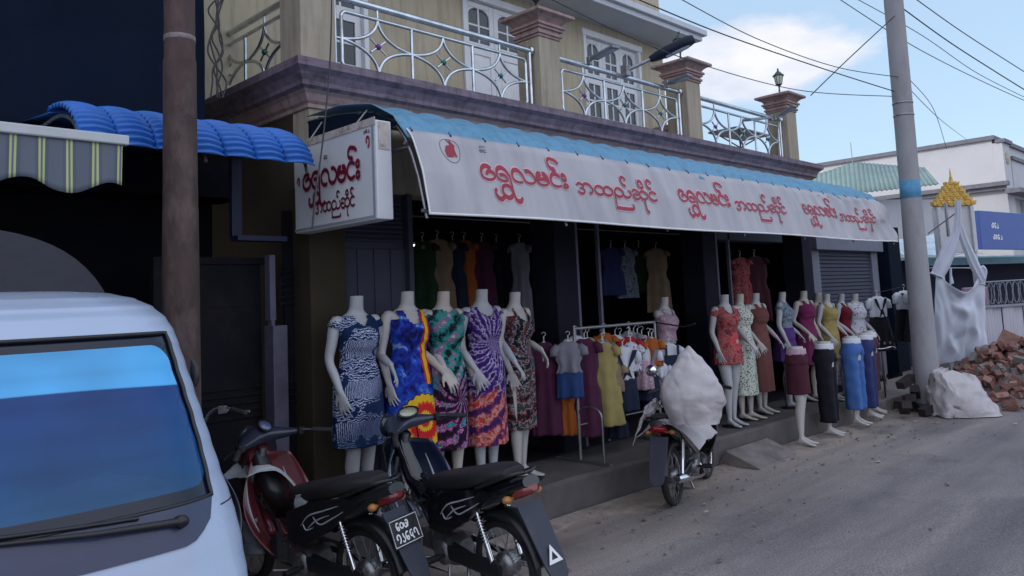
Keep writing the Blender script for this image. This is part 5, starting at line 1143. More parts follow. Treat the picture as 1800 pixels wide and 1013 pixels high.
        mb.build('decal', mat('decal_silver', (.4, .42, .46), .4), sp_)
    # seat
    mb = MB(); sweep(mb, [(.68, 0, .65, .05, .03), (.60, 0, .675, .085, .05), (.45, 0, .70, .115, .06), (.28, 0, .73, .142, .062), (.10, 0, .775, .148, .058), (-.06, 0, .81, .13, .048), (-.15, 0, .825, .08, .028)], n=28, e=3); mb.build('seat', seatm, t_)
    mb = MB(); 
    for s in (-1, 1): mb.tube(smooth_pts([(.05, s * .135, .735), (-.10, s * .14, .79), (-.22, s * .10, .835), (-.27, s * .0 + s * .02, .84)], 4), .011, 8)
    mb.tube([(-.27, -.03, .84), (-.27, .03, .84)], .011); mb.build('grab_rail', m_black if not tall else m_dsteel, t_)
    mb = MB(); sweep(mb, [(-.17, 0, .715, .080, .040), (-.24, 0, .735, .078, .040), (-.295, 0, .75, .055, .028), (-.315, 0, .755, .02, .012)], n=20, e=3); mb.build('tail_light', mat('tail_red_%d' % int(tail_red[0] * 100), tail_red, .15, var=.1, coat=.5), t_)
    for s in (-1, 1):
        mb = MB(); mb.ball((-.20, s * .115, .70), .028, 10, sc=(1, 1.1, .8)); mb.tube([(-.2, s * .06, .70), (-.2, s * .1, .70)], .008); mb.build('indicator', mat('amber_lens', (.42, .18, .05), .2), t_)
    if plate:
        mb = MB(); pl = MB(); tx = MB()
        C = V((-.335, 0, .555)); up = V((-.30, 0, .95)).normalized() * -1; up = V((.32, 0, .95)).normalized(); w = V((0, 1, 0)) * -1; nn = V((-.95, 0, .32)).normalized()
        def F(s, t, o=0): return tuple(C + w * (s - .115) + up * (t - .08) + nn * (.006 + o))
        mb.rings([[F(0, 0, -.004), F(.23, 0, -.004), F(.23, .16, -.004), F(0, .16, -.004)], [F(0, 0), F(.23, 0), F(.23, .16), F(0, .16)]], True, True, 0, False); po = mb.build('license_plate', m_black, t_)
        pl.tube([F(.008, .008), F(.222, .008), F(.222, .152), F(.008, .152)], .0028, 5, closed=True); pl.build('plate_border', m_white, po)
        letters(tx, ['6', '0', 'ya'], F, .045, .10, .042, .092, .0042, .002, False); letters(tx, ['1', '2', '6', '5', '7'], F, .028, .172, .046, .026, .0044, .002, False); tx.build('plate_digits', m_white, po, fix=False)
    # leg shield: central spine cover and two curved wings
    mb = MB(); sweep(mb, [(1.03, 0, .90, .05, .05), (.97, 0, .80, .062, .055), (.88, 0, .66, .070, .06), (.76, 0, .55, .075, .065), (.62, 0, .50, .085, .07), (.52, 0, .50, .08, .06)], up=(1, 0, .5), n=24); mb.build('spine_cover', pp, t_)
    for s in (-1, 1):
        mb = MB()
        def f(u, v, s=s):
            z = .90 - .56 * u; x = 1.03 - .17 * u + .05 * sin(pi * u) - .0; wd = (.06 + .185 * sin(pi * min(1, u * 1.0) * .62 + .25)) * (1 - .35 * u ** 3)
            return (x - .16 * v ** 1.6 - .04 * u * v, s * (.045 + wd * v), z - .02 * v)
        mb.grid(f, 18, 8); mb.build('leg_shield', pm, t_, solid=.008)
        mb = MB(); P = [tuple(V(f(.2 + .6 * i / 10, .55)) + V((-.012, s * .004, 0))) for i in range(11)]; mb.tube(P, [.002 + .006 * sin(pi * i / 10) for i in range(11)], 6); mb.build('stripe', mat('decal_silver', (.4, .42, .46), .4), t_)
    mb = MB(); sweep(mb, [(1.02, 0, .93, .085, .05), (1.09, 0, .84, .095, .06), (1.10, 0, .70, .075, .05), (1.06, 0, .60, .04, .03)], up=(1, 0, .4), n=22); mb.build('front_cowl', pm, t_)
    # fork and front mudguard
    mb = MB(); mb.X = ST
    for s in (-1, 1): mb.tube([(1.0, s * .055, .80), (1.10, s * .06, .50), (1.17, s * .062, .32), (1.20, s * .062, .27)], [.017, .017, .022, .022], 10)
    mb.tube([(.96, 0, .94), (1.02, 0, .74)], .024); mb.build('fork', m_dsteel, t_)
    mb = MB(); mb.X = ST; rs = []
    for i in range(15):
        a = R_(20 + 140 * i / 14); R1 = .30; x = 1.2 + R1 * cos(a); z = .27 + R1 * sin(a)
        rs.append([(x, -.055, z - .035), (x, -.05, z), (x, 0, z + .014), (x, .05, z), (x, .055, z - .035), (x, .045, z - .01), (x, -.045, z - .01)])
    mb.rings(rs); mb.build('front_mudguard', pm, t_)
    # handlebar cowl, instrument, headlight, grips, levers, mirrors
    mb = MB(); mb.X = ST
    if tall:
        mb.tube(smooth_pts([(.80, .36, 1.20), (.88, .27, 1.23), (.95, .16, 1.19), (.98, .06, 1.04), (.98, 0, 1.0), (.98, -.06, 1.04), (.95, -.16, 1.19), (.88, -.27, 1.23), (.80, -.36, 1.20)], 4), .012, 8)
    else: mb.tube(smooth_pts([(.80, .34, .985), (.88, .24, 1.0), (.95, .1, .985), (.96, 0, .98), (.95, -.1, .985), (.88, -.24, 1.0), (.80, -.34, .985)], 4), .012, 8)
    hb = mb.build('handlebar', m_chrome if tall else m_black, t_)
    zg = 1.20 if tall else .985
    for s in (-1, 1):
        mb = MB(); mb.X = ST; d = V((-.08, s * .09, -.02)).normalized(); a = V((.80, s * .34, zg)) - d * .02; mb.tube([a, a + d * .12], .018, 12, round_=True); mb.build('grip', m_rub, hb)
        mb = MB(); mb.X = ST; mb.tube([(.86, s * .27, zg + .005), (.90, s * .30, zg - .005), (.84, s * .42, zg - .02)], .007, 6); mb.cbox((.87, s * .26, zg + .01), (.04, .05, .045)); mb.build('lever', m_dsteel if tall else m_black, hb, bevel=.003)
    if not tall:
        mb = MB(); mb.X = ST; rs = []
        for y, a, b, x, z in ((-.25, .022, .02, .885, .995), (-.17, .05, .035, .93, 1.0), (-.09, .085, .055, .985, 1.01), (0, .105, .065, 1.01, 1.02), (.09, .085, .055, .985, 1.01), (.17, .05, .035, .93, 1.0), (.25, .022, .02, .885, .995)):
            rs.append([(x + a * cos(2 * pi * j / 20), y, z + b * sin(2 * pi * j / 20)) for j in range(20)])
        mb.rings(rs); hc = mb.build('handlebar_cowl', mat('cowl_dark', (.025, .028, .05), .3, var=.15, coat=.3), t_, sub=1)
        mb = MB(); mb.X = ST; mb.lathe([(.055, -.01), (.078, .012), (.07, .02), (.001, .026)], c=(1.095, 0, 1.0), n=28, ax=(1, 0, .1)); mb.build('headlight', m_dglass, hc)
        mb = MB(); mb.X = ST @ M4.Translation(V((.925, 0, 1.078))) @ M4.Rotation(R_(-40), 4, 'Y') @ M4.Diagonal((.70 if cluster == 'oval' else .8, 1.75 if cluster == 'oval' else .8, 1, 1))
        mb.lathe([(.058, 0), (.055, .012), (.001, .016)], n=28); mb.build('instrument', mat('dial_cream', (.40, .40, .27), .25, var=.1, coat=.5) if cluster == 'oval' else mat('dial_blue', (.10, .13, .24), .2, coat=.5), hc)
        mb = MB(); mb.X = ST @ M4.Translation(V((.925, 0, 1.078))) @ M4.Rotation(R_(-40), 4, 'Y') @ M4.Diagonal((.70 if cluster == 'oval' else .8, 1.75 if cluster == 'oval' else .8, 1, 1))
        mb.lathe([(.058, -.004), (.068, .008), (.066, .018), (.056, .017)], n=28, cap=False); mb.build('bezel', m_black, hc)
    else:
        mb = MB(); mb.X = ST; sweep(mb, [(.93, 0, .98, .05, .04), (1.0, 0, 1.0, .09, .075), (1.08, 0, 1.0, .095, .085), (1.13, 0, .99, .085, .078), (1.145, 0, .99, .05, .05)], n=24, e=3); mb.build('headlight_shell', mat('shell_blue', (.035, .045, .085), .3, coat=.4), t_)
    for s in mirrors:
        mb = MB(); mb.X = ST; mb.tube(smooth_pts([(.90, s * .25, zg), (.93, s * .30, zg + .1), (.90, s * .36, zg + .18)], 4), .006, 6); mi = mb.build('mirror_stem', m_black, hb)
        mb = MB(); mb.X = ST @ M4.Translation(V((.895, s * .385, zg + .20))) @ M4.Rotation(R_(8), 4, 'Y'); mb.lathe([(.001, .028), (.045, .022), (.062, .006), (.06, 0)], n=24, ax=(1, 0, 0)); 
        mo = mb.build('mirror', m_black, t_); mb2 = MB(); mb2.X = mb.X @ M4.Diagonal((1, 1.35, 1, 1)); mb.v = [tuple(q) for q in mb.v]
        mb3 = MB(); mb3.X = ST @ M4.Translation(V((.894, s * .385, zg + .20))); mb3.lathe([(.001, -.004), (.055, -.003), (.055, 0)], n=24, ax=(1, 0, 0)); mb3.build('mirror_glass', mat('mirror_glass', (.8, .85, .9), .03, 1, var=.02), mo)
    mb = MB(); mb.tube(smooth_pts([(.95, .06, .96), (1.03, .11, .88), (1.04, .08, .70), (.9, .05, .55)], 4), .006, 6); mb.tube(smooth_pts([(.93, -.08, .97), (1.0, -.13, .86), (1.08, -.09, .6), (1.18, -.07, .34)], 4), .005, 6); mb.build('cable', m_black, t_)
    return t_
seat_black = mat('seat_vinyl', (.018, .018, .021), .5, var=.25, scale=12, bump=.15, dirt=(.06, .055, .05), dscale=5, damt=.4)
seat_red = mat('seat_red_black', (.018, .016, .018), .55, var=.25, scale=12, dirt=(.06, .05, .05), dscale=5, damt=.4)
b2 = motorbike('dark blue motorbike with a cream oval dial and white triangle on its flap', (3.40, 3.50, 0), R_(86), (.012, .02, .05), seat_black, tri=True, mirrors=(), steer=R_(22), cluster='oval', panel=m_gloss, tail_red=(.20, .035, .03), lean=R_(-5), sc=1.0)
b1 = motorbike('black motorbike with number plate, red leg shield and white bag, beside the van', (2.82, 4.08, 0), R_(98), (.15, .025, .035), seat_red, plate=True, mirrors=(), steer=R_(6), cluster='round', panel=m_black, lean=R_(-4), tail_red=(.13, .010, .015), sc=.98)
b3 = motorbike('black motorbike under a white sack, seen from behind beside the clothes rail', (5.93, 4.05, 0), R_(17), (.012, .012, .014), seat_black, mirrors=(1,), steer=R_(10), panel=m_gloss, lean=R_(-3), sc=.92)
b0 = motorbike('dark motorbike with chrome handlebars half hidden by the van and the rusty pole', (1.80, 4.06, 0), R_(66), (.02, .02, .03), seat_black, mirrors=(), steer=R_(-14), tall=True, panel=m_black, lean=R_(-5), sc=1.0)
mb = MB()
for sx in (-1, 1): mb.tube(smooth_pts([(.66, sx * .03, .672), (.58, sx * .075, .70), (.44, sx * .098, .725), (.28, sx * .118, .75), (.15, sx * .10, .785)], 4), .011, 6)
sweep(mb, [(.68, 0, .645, .05, .03), (.62, 0, .675, .079, .040), (.54, 0, .69, .09, .040)], n=24, e=3); mb.build('seat_piping', mat('seat_red', (.22, .03, .04), .5, var=.2), b1)
# red-edged piping on the seat of the plate bike and the white cloth tucked under it
P1 = lambda x, y, z: tuple(M4.Translation(V((2.82, 4.08, 0))) @ M4.Rotation(R_(98), 4, 'Z') @ M4.Diagonal((.98, .98, .98, 1)) @ V((x, y, z)))
def crumple(mb, fn, nu, nv, amp, seed, fr=3):
    from mathutils import noise as MN
    def f(u, v):
        p = V(fn(u, v)); q = V((u * fr + seed, v * fr * .8, seed)); n = MN.noise_vector(q) * amp + MN.noise_vector(q * 2.7) * amp * .5 + MN.noise_vector(q * 7) * amp * .16
        return tuple(p + n)
    mb.grid(f, nu, nv)
m_sack = mat('white_sack', (.46, .44, .45), .75, var=.10, scale=8, bump=.55, bscale=15, dirt=(.30, .25, .24), dscale=3, damt=.5)
m_bag = mat('white_plastic_bag', (.50, .54, .56), .45, var=.08, scale=5, dirt=(.3, .3, .3), dscale=4, damt=.3)
mb = MB(); crumple(mb, lambda u, v: P1(.52 - .46 * u, .150 + .012 * sin(u * 9) + .01 * v, .685 + .035 * u + .02 * sin(u * 3) - (.10 + .05 * sin(pi * u)) * v), 40, 14, .008, 3, 4); tag(mb.build('seat_cloth', m_bag, solid=.002), 'strip of white cloth tucked under the seat of the plated motorbike', 'cloth')
mb = MB(); crumple(mb, lambda u, v: P1(.93 + .12 * cos(pi * 2 * u) * (.4 + v * .8), .19 + .05 * sin(pi * 2 * u), .50 - .20 * v - .04 * sin(v * 3)), 40, 18, .018, 9, 3)
tag(mb.build('hanging_bag', mat('grey_plastic_bag', (.22, .24, .28), .45, var=.12, scale=5, dirt=(.1, .1, .12), damt=.5), solid=.002), 'grey white plastic bag hanging low from the front of the plated motorbike', 'bag')
mb = MB(); crumple(mb, lambda u, v: P1(.80 + .33 * u, .30 - .42 * v - .05 * sin(pi * u), .80 - .06 * u + .10 * sin(pi * v) - .20 * (1 - u) * v), 30, 24, .012, 5, 3); tag(mb.build('basket_cover', m_bag, solid=.002), 'white plastic sheet lining behind the red leg shield of the plated motorbike', 'plastic sheet')
# white sack piled on the right hand motorbike
def sack():
    from mathutils import noise as MN
    B = M4.Translation(V((5.93, 4.05, 0))) @ M4.Rotation(R_(17), 4, 'Z') @ M4.Diagonal((.92,) * 3 + (1,))
    t_ = thing('white_sack', 'big bulky white woven sack standing up on the seat of the right hand motorbike', 'sack')
    mb = MB(); rs = []; n = 72; c0 = at(1216, 745, d=6.55); c0.z = .74; ux = V((.705, -.708, 0)); uy = V((.708, .705, 0))
    prof = [(0, .20, .16, .02), (.12, .25, .19, .01), (.24, .285, .19, .03), (.36, .262, .16, .04), (.46, .19, .12, .03), (.54, .115, .07, .02), (.60, .05, .035, .01), (.63, .012, .012, .005)]
    for i in range(41):
        z = .63 * i / 40; wx, wy, sh = lerp_tab(prof, z); wx *= .92; ring = []
        for j in range(n):
            t = 2 * pi * j / n; c_, s_ = cos(t), sin(t)
            x = wx * math.copysign(abs(c_) ** .8, c_) + sh; y = wy * math.copysign(abs(s_) ** .85, s_)
            p = c0 + ux * x + uy * y + V((0, 0, z - .28 * max(0, x) * (1 if z > .3 else z / .3)))
            q = V((x * 4.2, y * 4.2, z * 4.2)); p = p + MN.noise_vector(q) * .030 + MN.noise_vector(q * 6) * .006 + MN.noise_vector(q * 2.6) * .014; r1 = abs(MN.noise(V((q.x * .8, q.y * .8, q.z * .45)) + V((3, 1, 0)))); p = p - (ux * c_ + uy * s_) * max(0, .07 - r1) * .16
            ring.append(tuple(p))
        rs.append(ring)
    mb.rings(rs, True, True); mb.build('sack_body', m_sack, t_)
    mb = MB(); crumple(mb, lambda u, v: tuple(B @ V((-.22 + .70 * u, .26 - .60 * v, .80 + .035 * sin(pi * v) - .22 * abs(v - .42) ** 1.5 * 2 - .05 * max(0, .2 - u) * 4))), 50, 40, .02, 4, 4); mb.build('sack_skirt', m_sack, t_, solid=.003)
    mb = MB(); crumple(mb, lambda u, v: tuple(B @ V((-.20 + .52 * u + .05 * sin(v * 5), .16 + .12 * v, .86 + .10 * sin(pi * u) - .30 * v * v * (1 - .5 * u)))), 40, 24, .022, 14, 5); mb.build('sack_fold', m_sack, t_, solid=.003)
sack()

# ================================================================ van
def van():
    t_ = thing('white_van', 'white minivan nosing into the picture at lower left with a windscreen coloured by reflected sky', 'van', VAN[0:2] + (0,), VAN[2])
    m_vw = mat('van_white', (.39, .47, .62), .28, var=.03, scale=1.5, coat=.5, dirt=(.35, .35, .35), dscale=2.2, damt=.25)
    HW, L = .73, 3.2
    # z, front x, half width, corner radius x, corner radius y
    ST_ = [(.30, .02, .69, .20, .24), (.45, .06, .73, .22, .26), (.62, .07, .735, .22, .28), (.80, .055, .735, .24, .30), (.95, .03, .735, .26, .32), (1.04, .0, .73, .28, .33), (1.10, -.03, .725, .29, .33),
           (1.20, -.085, .705, .28, .28), (1.30, -.14, .69, .27, .25), (1.40, -.195, .675, .26, .23), (1.50, -.25, .66, .25, .22), (1.60, -.305, .645, .24, .21), (1.68, -.35, .635, .24, .20), (1.735, -.385, .628, .24, .20),
           (1.79, -.43, .618, .26, .22), (1.84, -.50, .60, .30, .24), (1.88, -.60, .57, .34, .26), (1.91, -.74, .52, .38, .28), (1.925, -.92, .45, .40, .28), (1.935, -1.2, .34, .35, .22)]
    def ringpts(z, x0, hw, rx, ry):
        out = [( -L, -hw, z)]; 
        for k in range(14): out.append((-L + (x0 - rx + L) * (k + 1) / 14, -hw, z))
        bow = .10 if z > .9 else .06
        for k in range(1, 13): a = R_(-90 + 90 * k / 12); out.append((x0 - rx + rx * cos(a) - bow * ((hw - ry + ry * -sin(a)) / hw) ** 2 * sin(R_(90 * k / 12)), -(hw - ry) + ry * sin(a), z))
        for k in range(1, 24): y = -(hw - ry) + 2 * (hw - ry) * k / 24; out.append((x0 - bow * (y / hw) ** 2, y, z))
        for k in range(0, 12): a = R_(90 * k / 12); out.append((x0 - rx + rx * cos(a) - bow * ((hw - ry + ry * sin(a)) / hw) ** 2 * cos(a), (hw - ry) + ry * sin(a), z))
        for k in range(15): out.append((x0 - rx - (x0 - rx + L) * k / 14, hw, z))
        return out
    def lerp(z): return (z,) + lerp_tab(ST_, z)
    zs = sorted(set([q[0] for q in ST_] + [1.10 + .015 * i for i in range(44)] + [.30 + .05 * i for i in range(16)] + [1.735 + .0125 * i for i in range(17)]))
    zs = [z for i, z in enumerate(zs) if i == 0 or z - zs[i - 1] > .004]
    rings = [ringpts(*lerp(z)) for z in zs]; n = len(rings[0])
    GZ0, GZ1 = 1.125, 1.725
    # windscreen spans the ring indices between the middles of both corners
    ja, jb = 15 + 6, n - 16 - 6
    body = MB(); fs = []
    vs = [p for r in rings for p in r]
    for i in range(len(zs) - 1):
        zm = (zs[i] + zs[i + 1]) / 2
        for j in range(n):
            k = (j + 1) % n
            if GZ0 < zm < GZ1 and ja <= j < jb: continue
            if 1.16 < zm < 1.66 and (2 <= j <= 12 or n - 14 <= j <= n - 4): continue
            fs.append((i * n + j, i * n + k, (i + 1) * n + k, (i + 1) * n + j))
    body.add(vs, fs, 0, True)
    top = rings[-1]; c = len(vs); body.add(top, [tuple(range(n))], 0, True)
    bo = body.build('body', m_vw, t_)
    # windscreen with its printed black border, pale sun strip and sky reflection painted into its blue
    g = MB(); gi = [i for i, z in enumerate(zs) if GZ0 - .02 <= z <= GZ1 + .02]; W_j = list(range(ja, jb + 1))
    vs2 = []; uv = []
    for i in gi:
        for j in W_j: p = rings[i][j]; vs2.append((p[0] - .008, p[1] * .997, p[2])); uv.append((p[1], p[2]))
    m_ = len(W_j); g.add(vs2, [(a * m_ + b, a * m_ + b + 1, (a + 1) * m_ + b + 1, (a + 1) * m_ + b) for a in range(len(gi) - 1) for b in range(m_ - 1)], 0, True)
    gm, tt, b = newmat('windscreen_glass'); b.inputs['Roughness'].default_value = .04; b.inputs['Specular IOR Level'].default_value = .5
    tc = tt.nodes.new('ShaderNodeTexCoord'); sp = tt.nodes.new('ShaderNodeSeparateXYZ'); tt.links.new(tc.outputs['Object'], sp.inputs[0])
    def mth(op, a, b_=None):
        q = tt.nodes.new('ShaderNodeMath'); q.operation = op
        for i, w in enumerate((a, b_)):
            if w is None: continue
            if isinstance(w, (int, float)): q.inputs[i].default_value = w
            else: tt.links.new(w, q.inputs[i])
        return q.outputs[0]
    def rmp(src, st, const=True): return rampn(tt, src, st, const)
    # rounded box distance for the printed border
    y_, z_ = sp.outputs['Y'], sp.outputs['Z']
    hwz = mth('SUBTRACT', .655, mth('MULTIPLY', mth('SUBTRACT', z_, 1.12), .14))
    qx = mth('MAXIMUM', mth('SUBTRACT', mth('ABSOLUTE', y_), mth('SUBTRACT', hwz, .115)), 0); qz = mth('MAXIMUM', mth('SUBTRACT', mth('ABSOLUTE', mth('SUBTRACT', z_, 1.428)), .265 - .075), 0)
    dist = mth('SUBTRACT', mth('SQRT', mth('ADD', mth('MULTIPLY', qx, qx), mth('MULTIPLY', qz, qz))), .068)
    zz = mth('ADD', z_, mth('MULTIPLY', mth('MULTIPLY', y_, y_), .06))
    tint_refl = rmp(mth('ADD', mth('SUBTRACT', zz, 1.0), 0), [(0, (.03, .14, .26)), (.30, (.014, .09, .26)), (.545, (.012, .07, .28)), (.548, (.08, .42, .80)), (.9, (.08, .40, .76))], False)
    nz_ = tt.nodes.new('ShaderNodeTexNoise'); nz_.inputs['Scale'].default_value = 1.6; nz_.inputs['Detail'].default_value = 3; tt.links.new(tc.outputs['Object'], nz_.inputs['Vector'])
    mm = tt.nodes.new('ShaderNodeMixRGB'); mm.blend_type = 'MULTIPLY'; mm.inputs[0].default_value = .6; tt.links.new(tint_refl, mm.inputs[1]); tt.links.new(rmp(nz_.outputs['Fac'], [(.35, (.6, .6, .6)), (.65, (1.3, 1.3, 1.3))], False), mm.inputs[2])
    bl = rmp(mth('ADD', dist, .5), [(0, (0, 0, 0)), (.5, (1, 1, 1))]); m2 = tt.nodes.new('ShaderNodeMixRGB'); tt.links.new(bl, m2.inputs[0]); tt.links.new(mm.outputs[0], m2.inputs[1]); m2.inputs[2].default_value = (.006, .009, .022, 1)
    tt.links.new(m2.outputs[0], b.inputs['Base Color'])
    tr = tt.nodes.new('ShaderNodeBsdfTransparent'); tr.inputs[0].default_value = (.35, .55, .85, 1); ms = tt.nodes.new('ShaderNodeMixShader'); fac = mth('MULTIPLY', mth('MULTIPLY', mth('SUBTRACT', 1.0, bl), mth('LESS_THAN', zz, 1.546)), .34)
    tt.links.new(fac, ms.inputs[0]); tt.links.new(b.outputs[0], ms.inputs[1]); tt.links.new(tr.outputs[0], ms.inputs[2]); tt.links.new(ms.outputs[0], tt.nodes['Material Output'].inputs['Surface'])
    wo_ = g.build('windscreen', gm, t_)
    cb = MB(); rs = []
    for y in [-.66 + 1.32 * i / 24 for i in range(25)]:
        h = 1.15 + .055 * math.exp(-((y - .30) / .2) ** 2) + .02 * cos(y * 3); rs.append([(-.20 - .1 * y * y, y, 1.05), (-.22 - .1 * y * y, y, 1.12), (-.38, y, h), (-.52, y, h - .02), (-.60, y, h - .12), (-.60, y, .9)])
    cb.rings(rs, False, False); cb.build('dashboard', mat('dash_green_grey', (.30, .34, .26), .6, var=.2), t_, solid=.01)
    for s in (-1, 1):
        cb = MB(); sweep(cb, [(-1.12, s * .34, .75, .24, .05), (-1.16, s * .34, 1.1, .24, .065), (-1.24, s * .34, 1.38, .20, .06), (-1.26, s * .34, 1.42, .1, .03)], up=(1, 0, 0), n=22, e=3.5); sweep(cb, [(-1.26, s * .34, 1.42, .10, .045), (-1.28, s * .34, 1.50, .125, .05), (-1.29, s * .34, 1.60, .10, .035)], up=(1, 0, 0), n=20, e=3.5); cb.build('seat', mat('cabin_grey', (.12, .13, .15), .8, var=.2), t_)
    cb = MB(); q_ = V((-.62, .34, 1.12)); cb.tube([q_ + V((.06 * sin(R_(a)), .18 * cos(R_(a)), .165 * sin(R_(a)))) for a in range(0, 360, 15)], .014, 8, closed=True); cb.tube([q_ + V((0, -.17, 0)), q_ + V((.03, 0, -.02)), q_ + V((0, .17, 0))], .014); cb.tube([q_, (-.42, .34, 1.0)], .025); cb.build('steering_wheel', m_black, t_)
    cb = MB(); cb.cbox((-.52, .0, 1.62), (.02, .22, .06)); cb.tube([(-.50, 0, 1.64), (-.44, 0, 1.71)], .008); cb.build('rear_view_mirror', m_black, t_, bevel=.01)
    cb = MB()
    for s in (-1, 1): cb.tube([ringpts(*lerp(1.085))[j] for j in (range(jb + 1, n - 15) if s > 0 else range(15, ja))], .0035, 5)
    cb.build('panel_gap', m_black, bo)
    # rubber seal round the glass
    s_ = MB(); i0 = min(range(len(zs)), key=lambda i: abs(zs[i] - GZ0)); i1 = min(range(len(zs)), key=lambda i: abs(zs[i] - GZ1))
    loop = [rings[i0][j] for j in range(ja, jb + 1)] + [rings[i][jb] for i in range(i0 + 1, i1)] + [rings[i1][j] for j in range(jb, ja - 1, -1)] + [rings[i][ja] for i in range(i1 - 1, i0, -1)]
    s_.tube([(p[0] + .001, p[1], p[2]) for p in loop], .008, 6, closed=True); s_.build('seal', m_black, wo_)
    # side glass
    for side in (0, 1):
        w = MB(); js = range(2, 14) if side == 0 else range(n - 14, n - 2); js = list(js); ii = [i for i, z in enumerate(zs) if 1.14 <= z <= 1.68]
        sgn = -1 if side == 0 else 1
        w.add([(rings[i][j][0], rings[i][j][1] - sgn * .006, rings[i][j][2]) for i in ii for j in js], [(a * len(js) + b_, a * len(js) + b_ + 1, (a + 1) * len(js) + b_ + 1, (a + 1) * len(js) + b_) for a in range(len(ii) - 1) for b_ in range(len(js) - 1)], 0, True)
        w.build('side_window', m_dglass, t_)
    # dark cowl panel below the glass, following the nose
    cw = MB(); ii = [i for i, z in enumerate(zs) if 1.0 <= z <= 1.135]
    rows = []
    for q, i in enumerate(ii):
        fr = (zs[i] - 1.0) / .13
        row = []
        for j in range(ja - 0, jb + 1):
            t = (j - ja) / (jb - ja); e = min(t, 1 - t); drop = 1 if True else 0
            p = V(rings[i][j]); p = p + V((.005, 0, 0)); p.z = 1.135 - (1.135 - zs[i]) * min(1, (e / .10) ** .5 if e < .10 else 1) * 1.0
            l = ringpts(*lerp(p.z))[j]; row.append((l[0] + .005, l[1] * 1.004, l[2]))
        rows.append(row)
    cw.rings(rows, False, False); cw.build('cowl', mat('cowl_navy', (.022, .030, .075), .35, var=.15, coat=.3, dirt=(.07, .07, .08), damt=.3), t_)
    # wipers
    def surf(y, z, o):
        q = ringpts(*lerp(z)); best = min(range(15, n - 16), key=lambda j: abs(q[j][1] - y)); return V((q[best][0] + o, y, z))
    for ya, za, yb, zb in ((.44, 1.085, -.12, 1.135), (-.14, 1.06, -.62, 1.12)):
        wmb = MB(); A, B_ = surf(ya, za, .03), surf(yb, zb, .02); Mx = (A + B_) / 2 + V((.0, 0, 0)); Mx = surf(Mx.y, Mx.z, .035)
        wmb.tube([A, Mx, B_], [.014, .010, .006], 8); wmb.lathe([(.001, .02), (.02, .015), (.024, -.02)], c=A, n=16, ax=(1, 0, .3))
        P = [surf(yb + (ya - .10 - yb) * (i / 10) - .04, zb + .018 + (za - zb) * i / 10 * .6, .014) for i in range(11)]; wmb.tube(P, .007, 6)
        wmb.build('wiper', m_black, t_)
    # door mirror on the far side, headlights, bumper, grille, wheels, inner dashboard shape
    wmb = MB(); q = surf(.62, 1.62, 0); 
    hl = MB()
    for s in (-1, 1):
        wmb = MB(); sweep(wmb, [(.045, s * .50, .70, .12, .07), (.085, s * .50, .70, .11, .06), (.095, s * .50, .70, .06, .03)], n=22, e=4); wmb.build('headlight', m_dglass, t_)
        wmb = MB(); sweep(wmb, [(-.50, s * .665, 1.50, .010, .02), (-.50, s * .672, 1.53, .014, .03), (-.50, s * .670, 1.58, .014, .03), (-.51, s * .665, 1.61, .008, .012)], up=(1, 0, 0), n=16); wmb.build('mirror', m_black, t_)
    wmb = MB(); rs = []
    for y in [-.74 + 1.48 * i / 20 for i in range(21)]:
        x = .10 - .26 * abs(y / .74) ** 5 - .04 * (y / .74) ** 2; rs.append([(x, y, .30), (x + .03, y, .33), (x + .035, y, .50), (x, y, .54), (x - .06, y, .54), (x - .06, y, .30)])
    wmb.rings(rs); wmb.build('bumper', m_vw, t_)
    for x in (-.55, -2.5):
        for s in (-1, 1):
            wmb = MB(); wmb.lathe([(.001, -.07), (.16, -.07), (.17, -.085), (.26, -.085), (.275, -.06), (.275, .06), (.26, .085), (.17, .085), (.001, .07)], c=(x, s * .64, .275), n=32, ax=(0, 1, 0)); wmb.build('wheel', m_rub, t_)
    wmb = MB(); wmb.box(-3.0, -.25, -.66, .66, .24, .34); wmb.box(-L, -L + .02, -.7, .7, .3, 1.88); wmb.build('floor_pan', m_black, t_)
VAN = (.75, 2.83, R_(-92))
van()
# ================================================================ lanterns and lamps on the balcony
def lantern(x, label):
    t_ = thing('lantern', label, 'lamp', (x + CS / 2, CY0 + CS / 2, 4.90), 0, 'post lanterns on the balcony columns', .92)
    mb = MB(); mb.lathe([(.05, 0), (.05, .012), (.022, .03), (.012, .06), (.018, .08), (.012, .10), (.014, .15), (.04, .175), (.055, .19)], n=16); mb.build('stem', m_gloss, t_)
    mb = MB(); mb.lathe([(.052, .19), (.075, .30), (.078, .33), (.07, .345)], n=8, sm=False); mb.build('glass', mat('lantern_glass', (.55, .60, .52), .15, var=.1), t_)
    mb = MB()
    for j in range(8): a = 2 * pi * j / 8; mb.tube([(.053 * cos(a), .053 * sin(a), .19), (.079 * cos(a), .079 * sin(a), .33)], .005, 5)
    mb.lathe([(.095, .335), (.10, .345), (.07, .37), (.045, .40), (.02, .425), (.012, .44), (.02, .45), (.012, .46), (.003, .485)], n=16); mb.build('cap', mat('lantern_green', (.03, .06, .055), .4), t_)
lantern(CXS[1], 'lantern on the balcony column left of the middle, cut by the top of the photo'); lantern(CXS[2], 'lantern on the balcony column behind the street lamp head'); lantern(CXS[3], 'lantern standing on the rightmost balcony column against the sky')
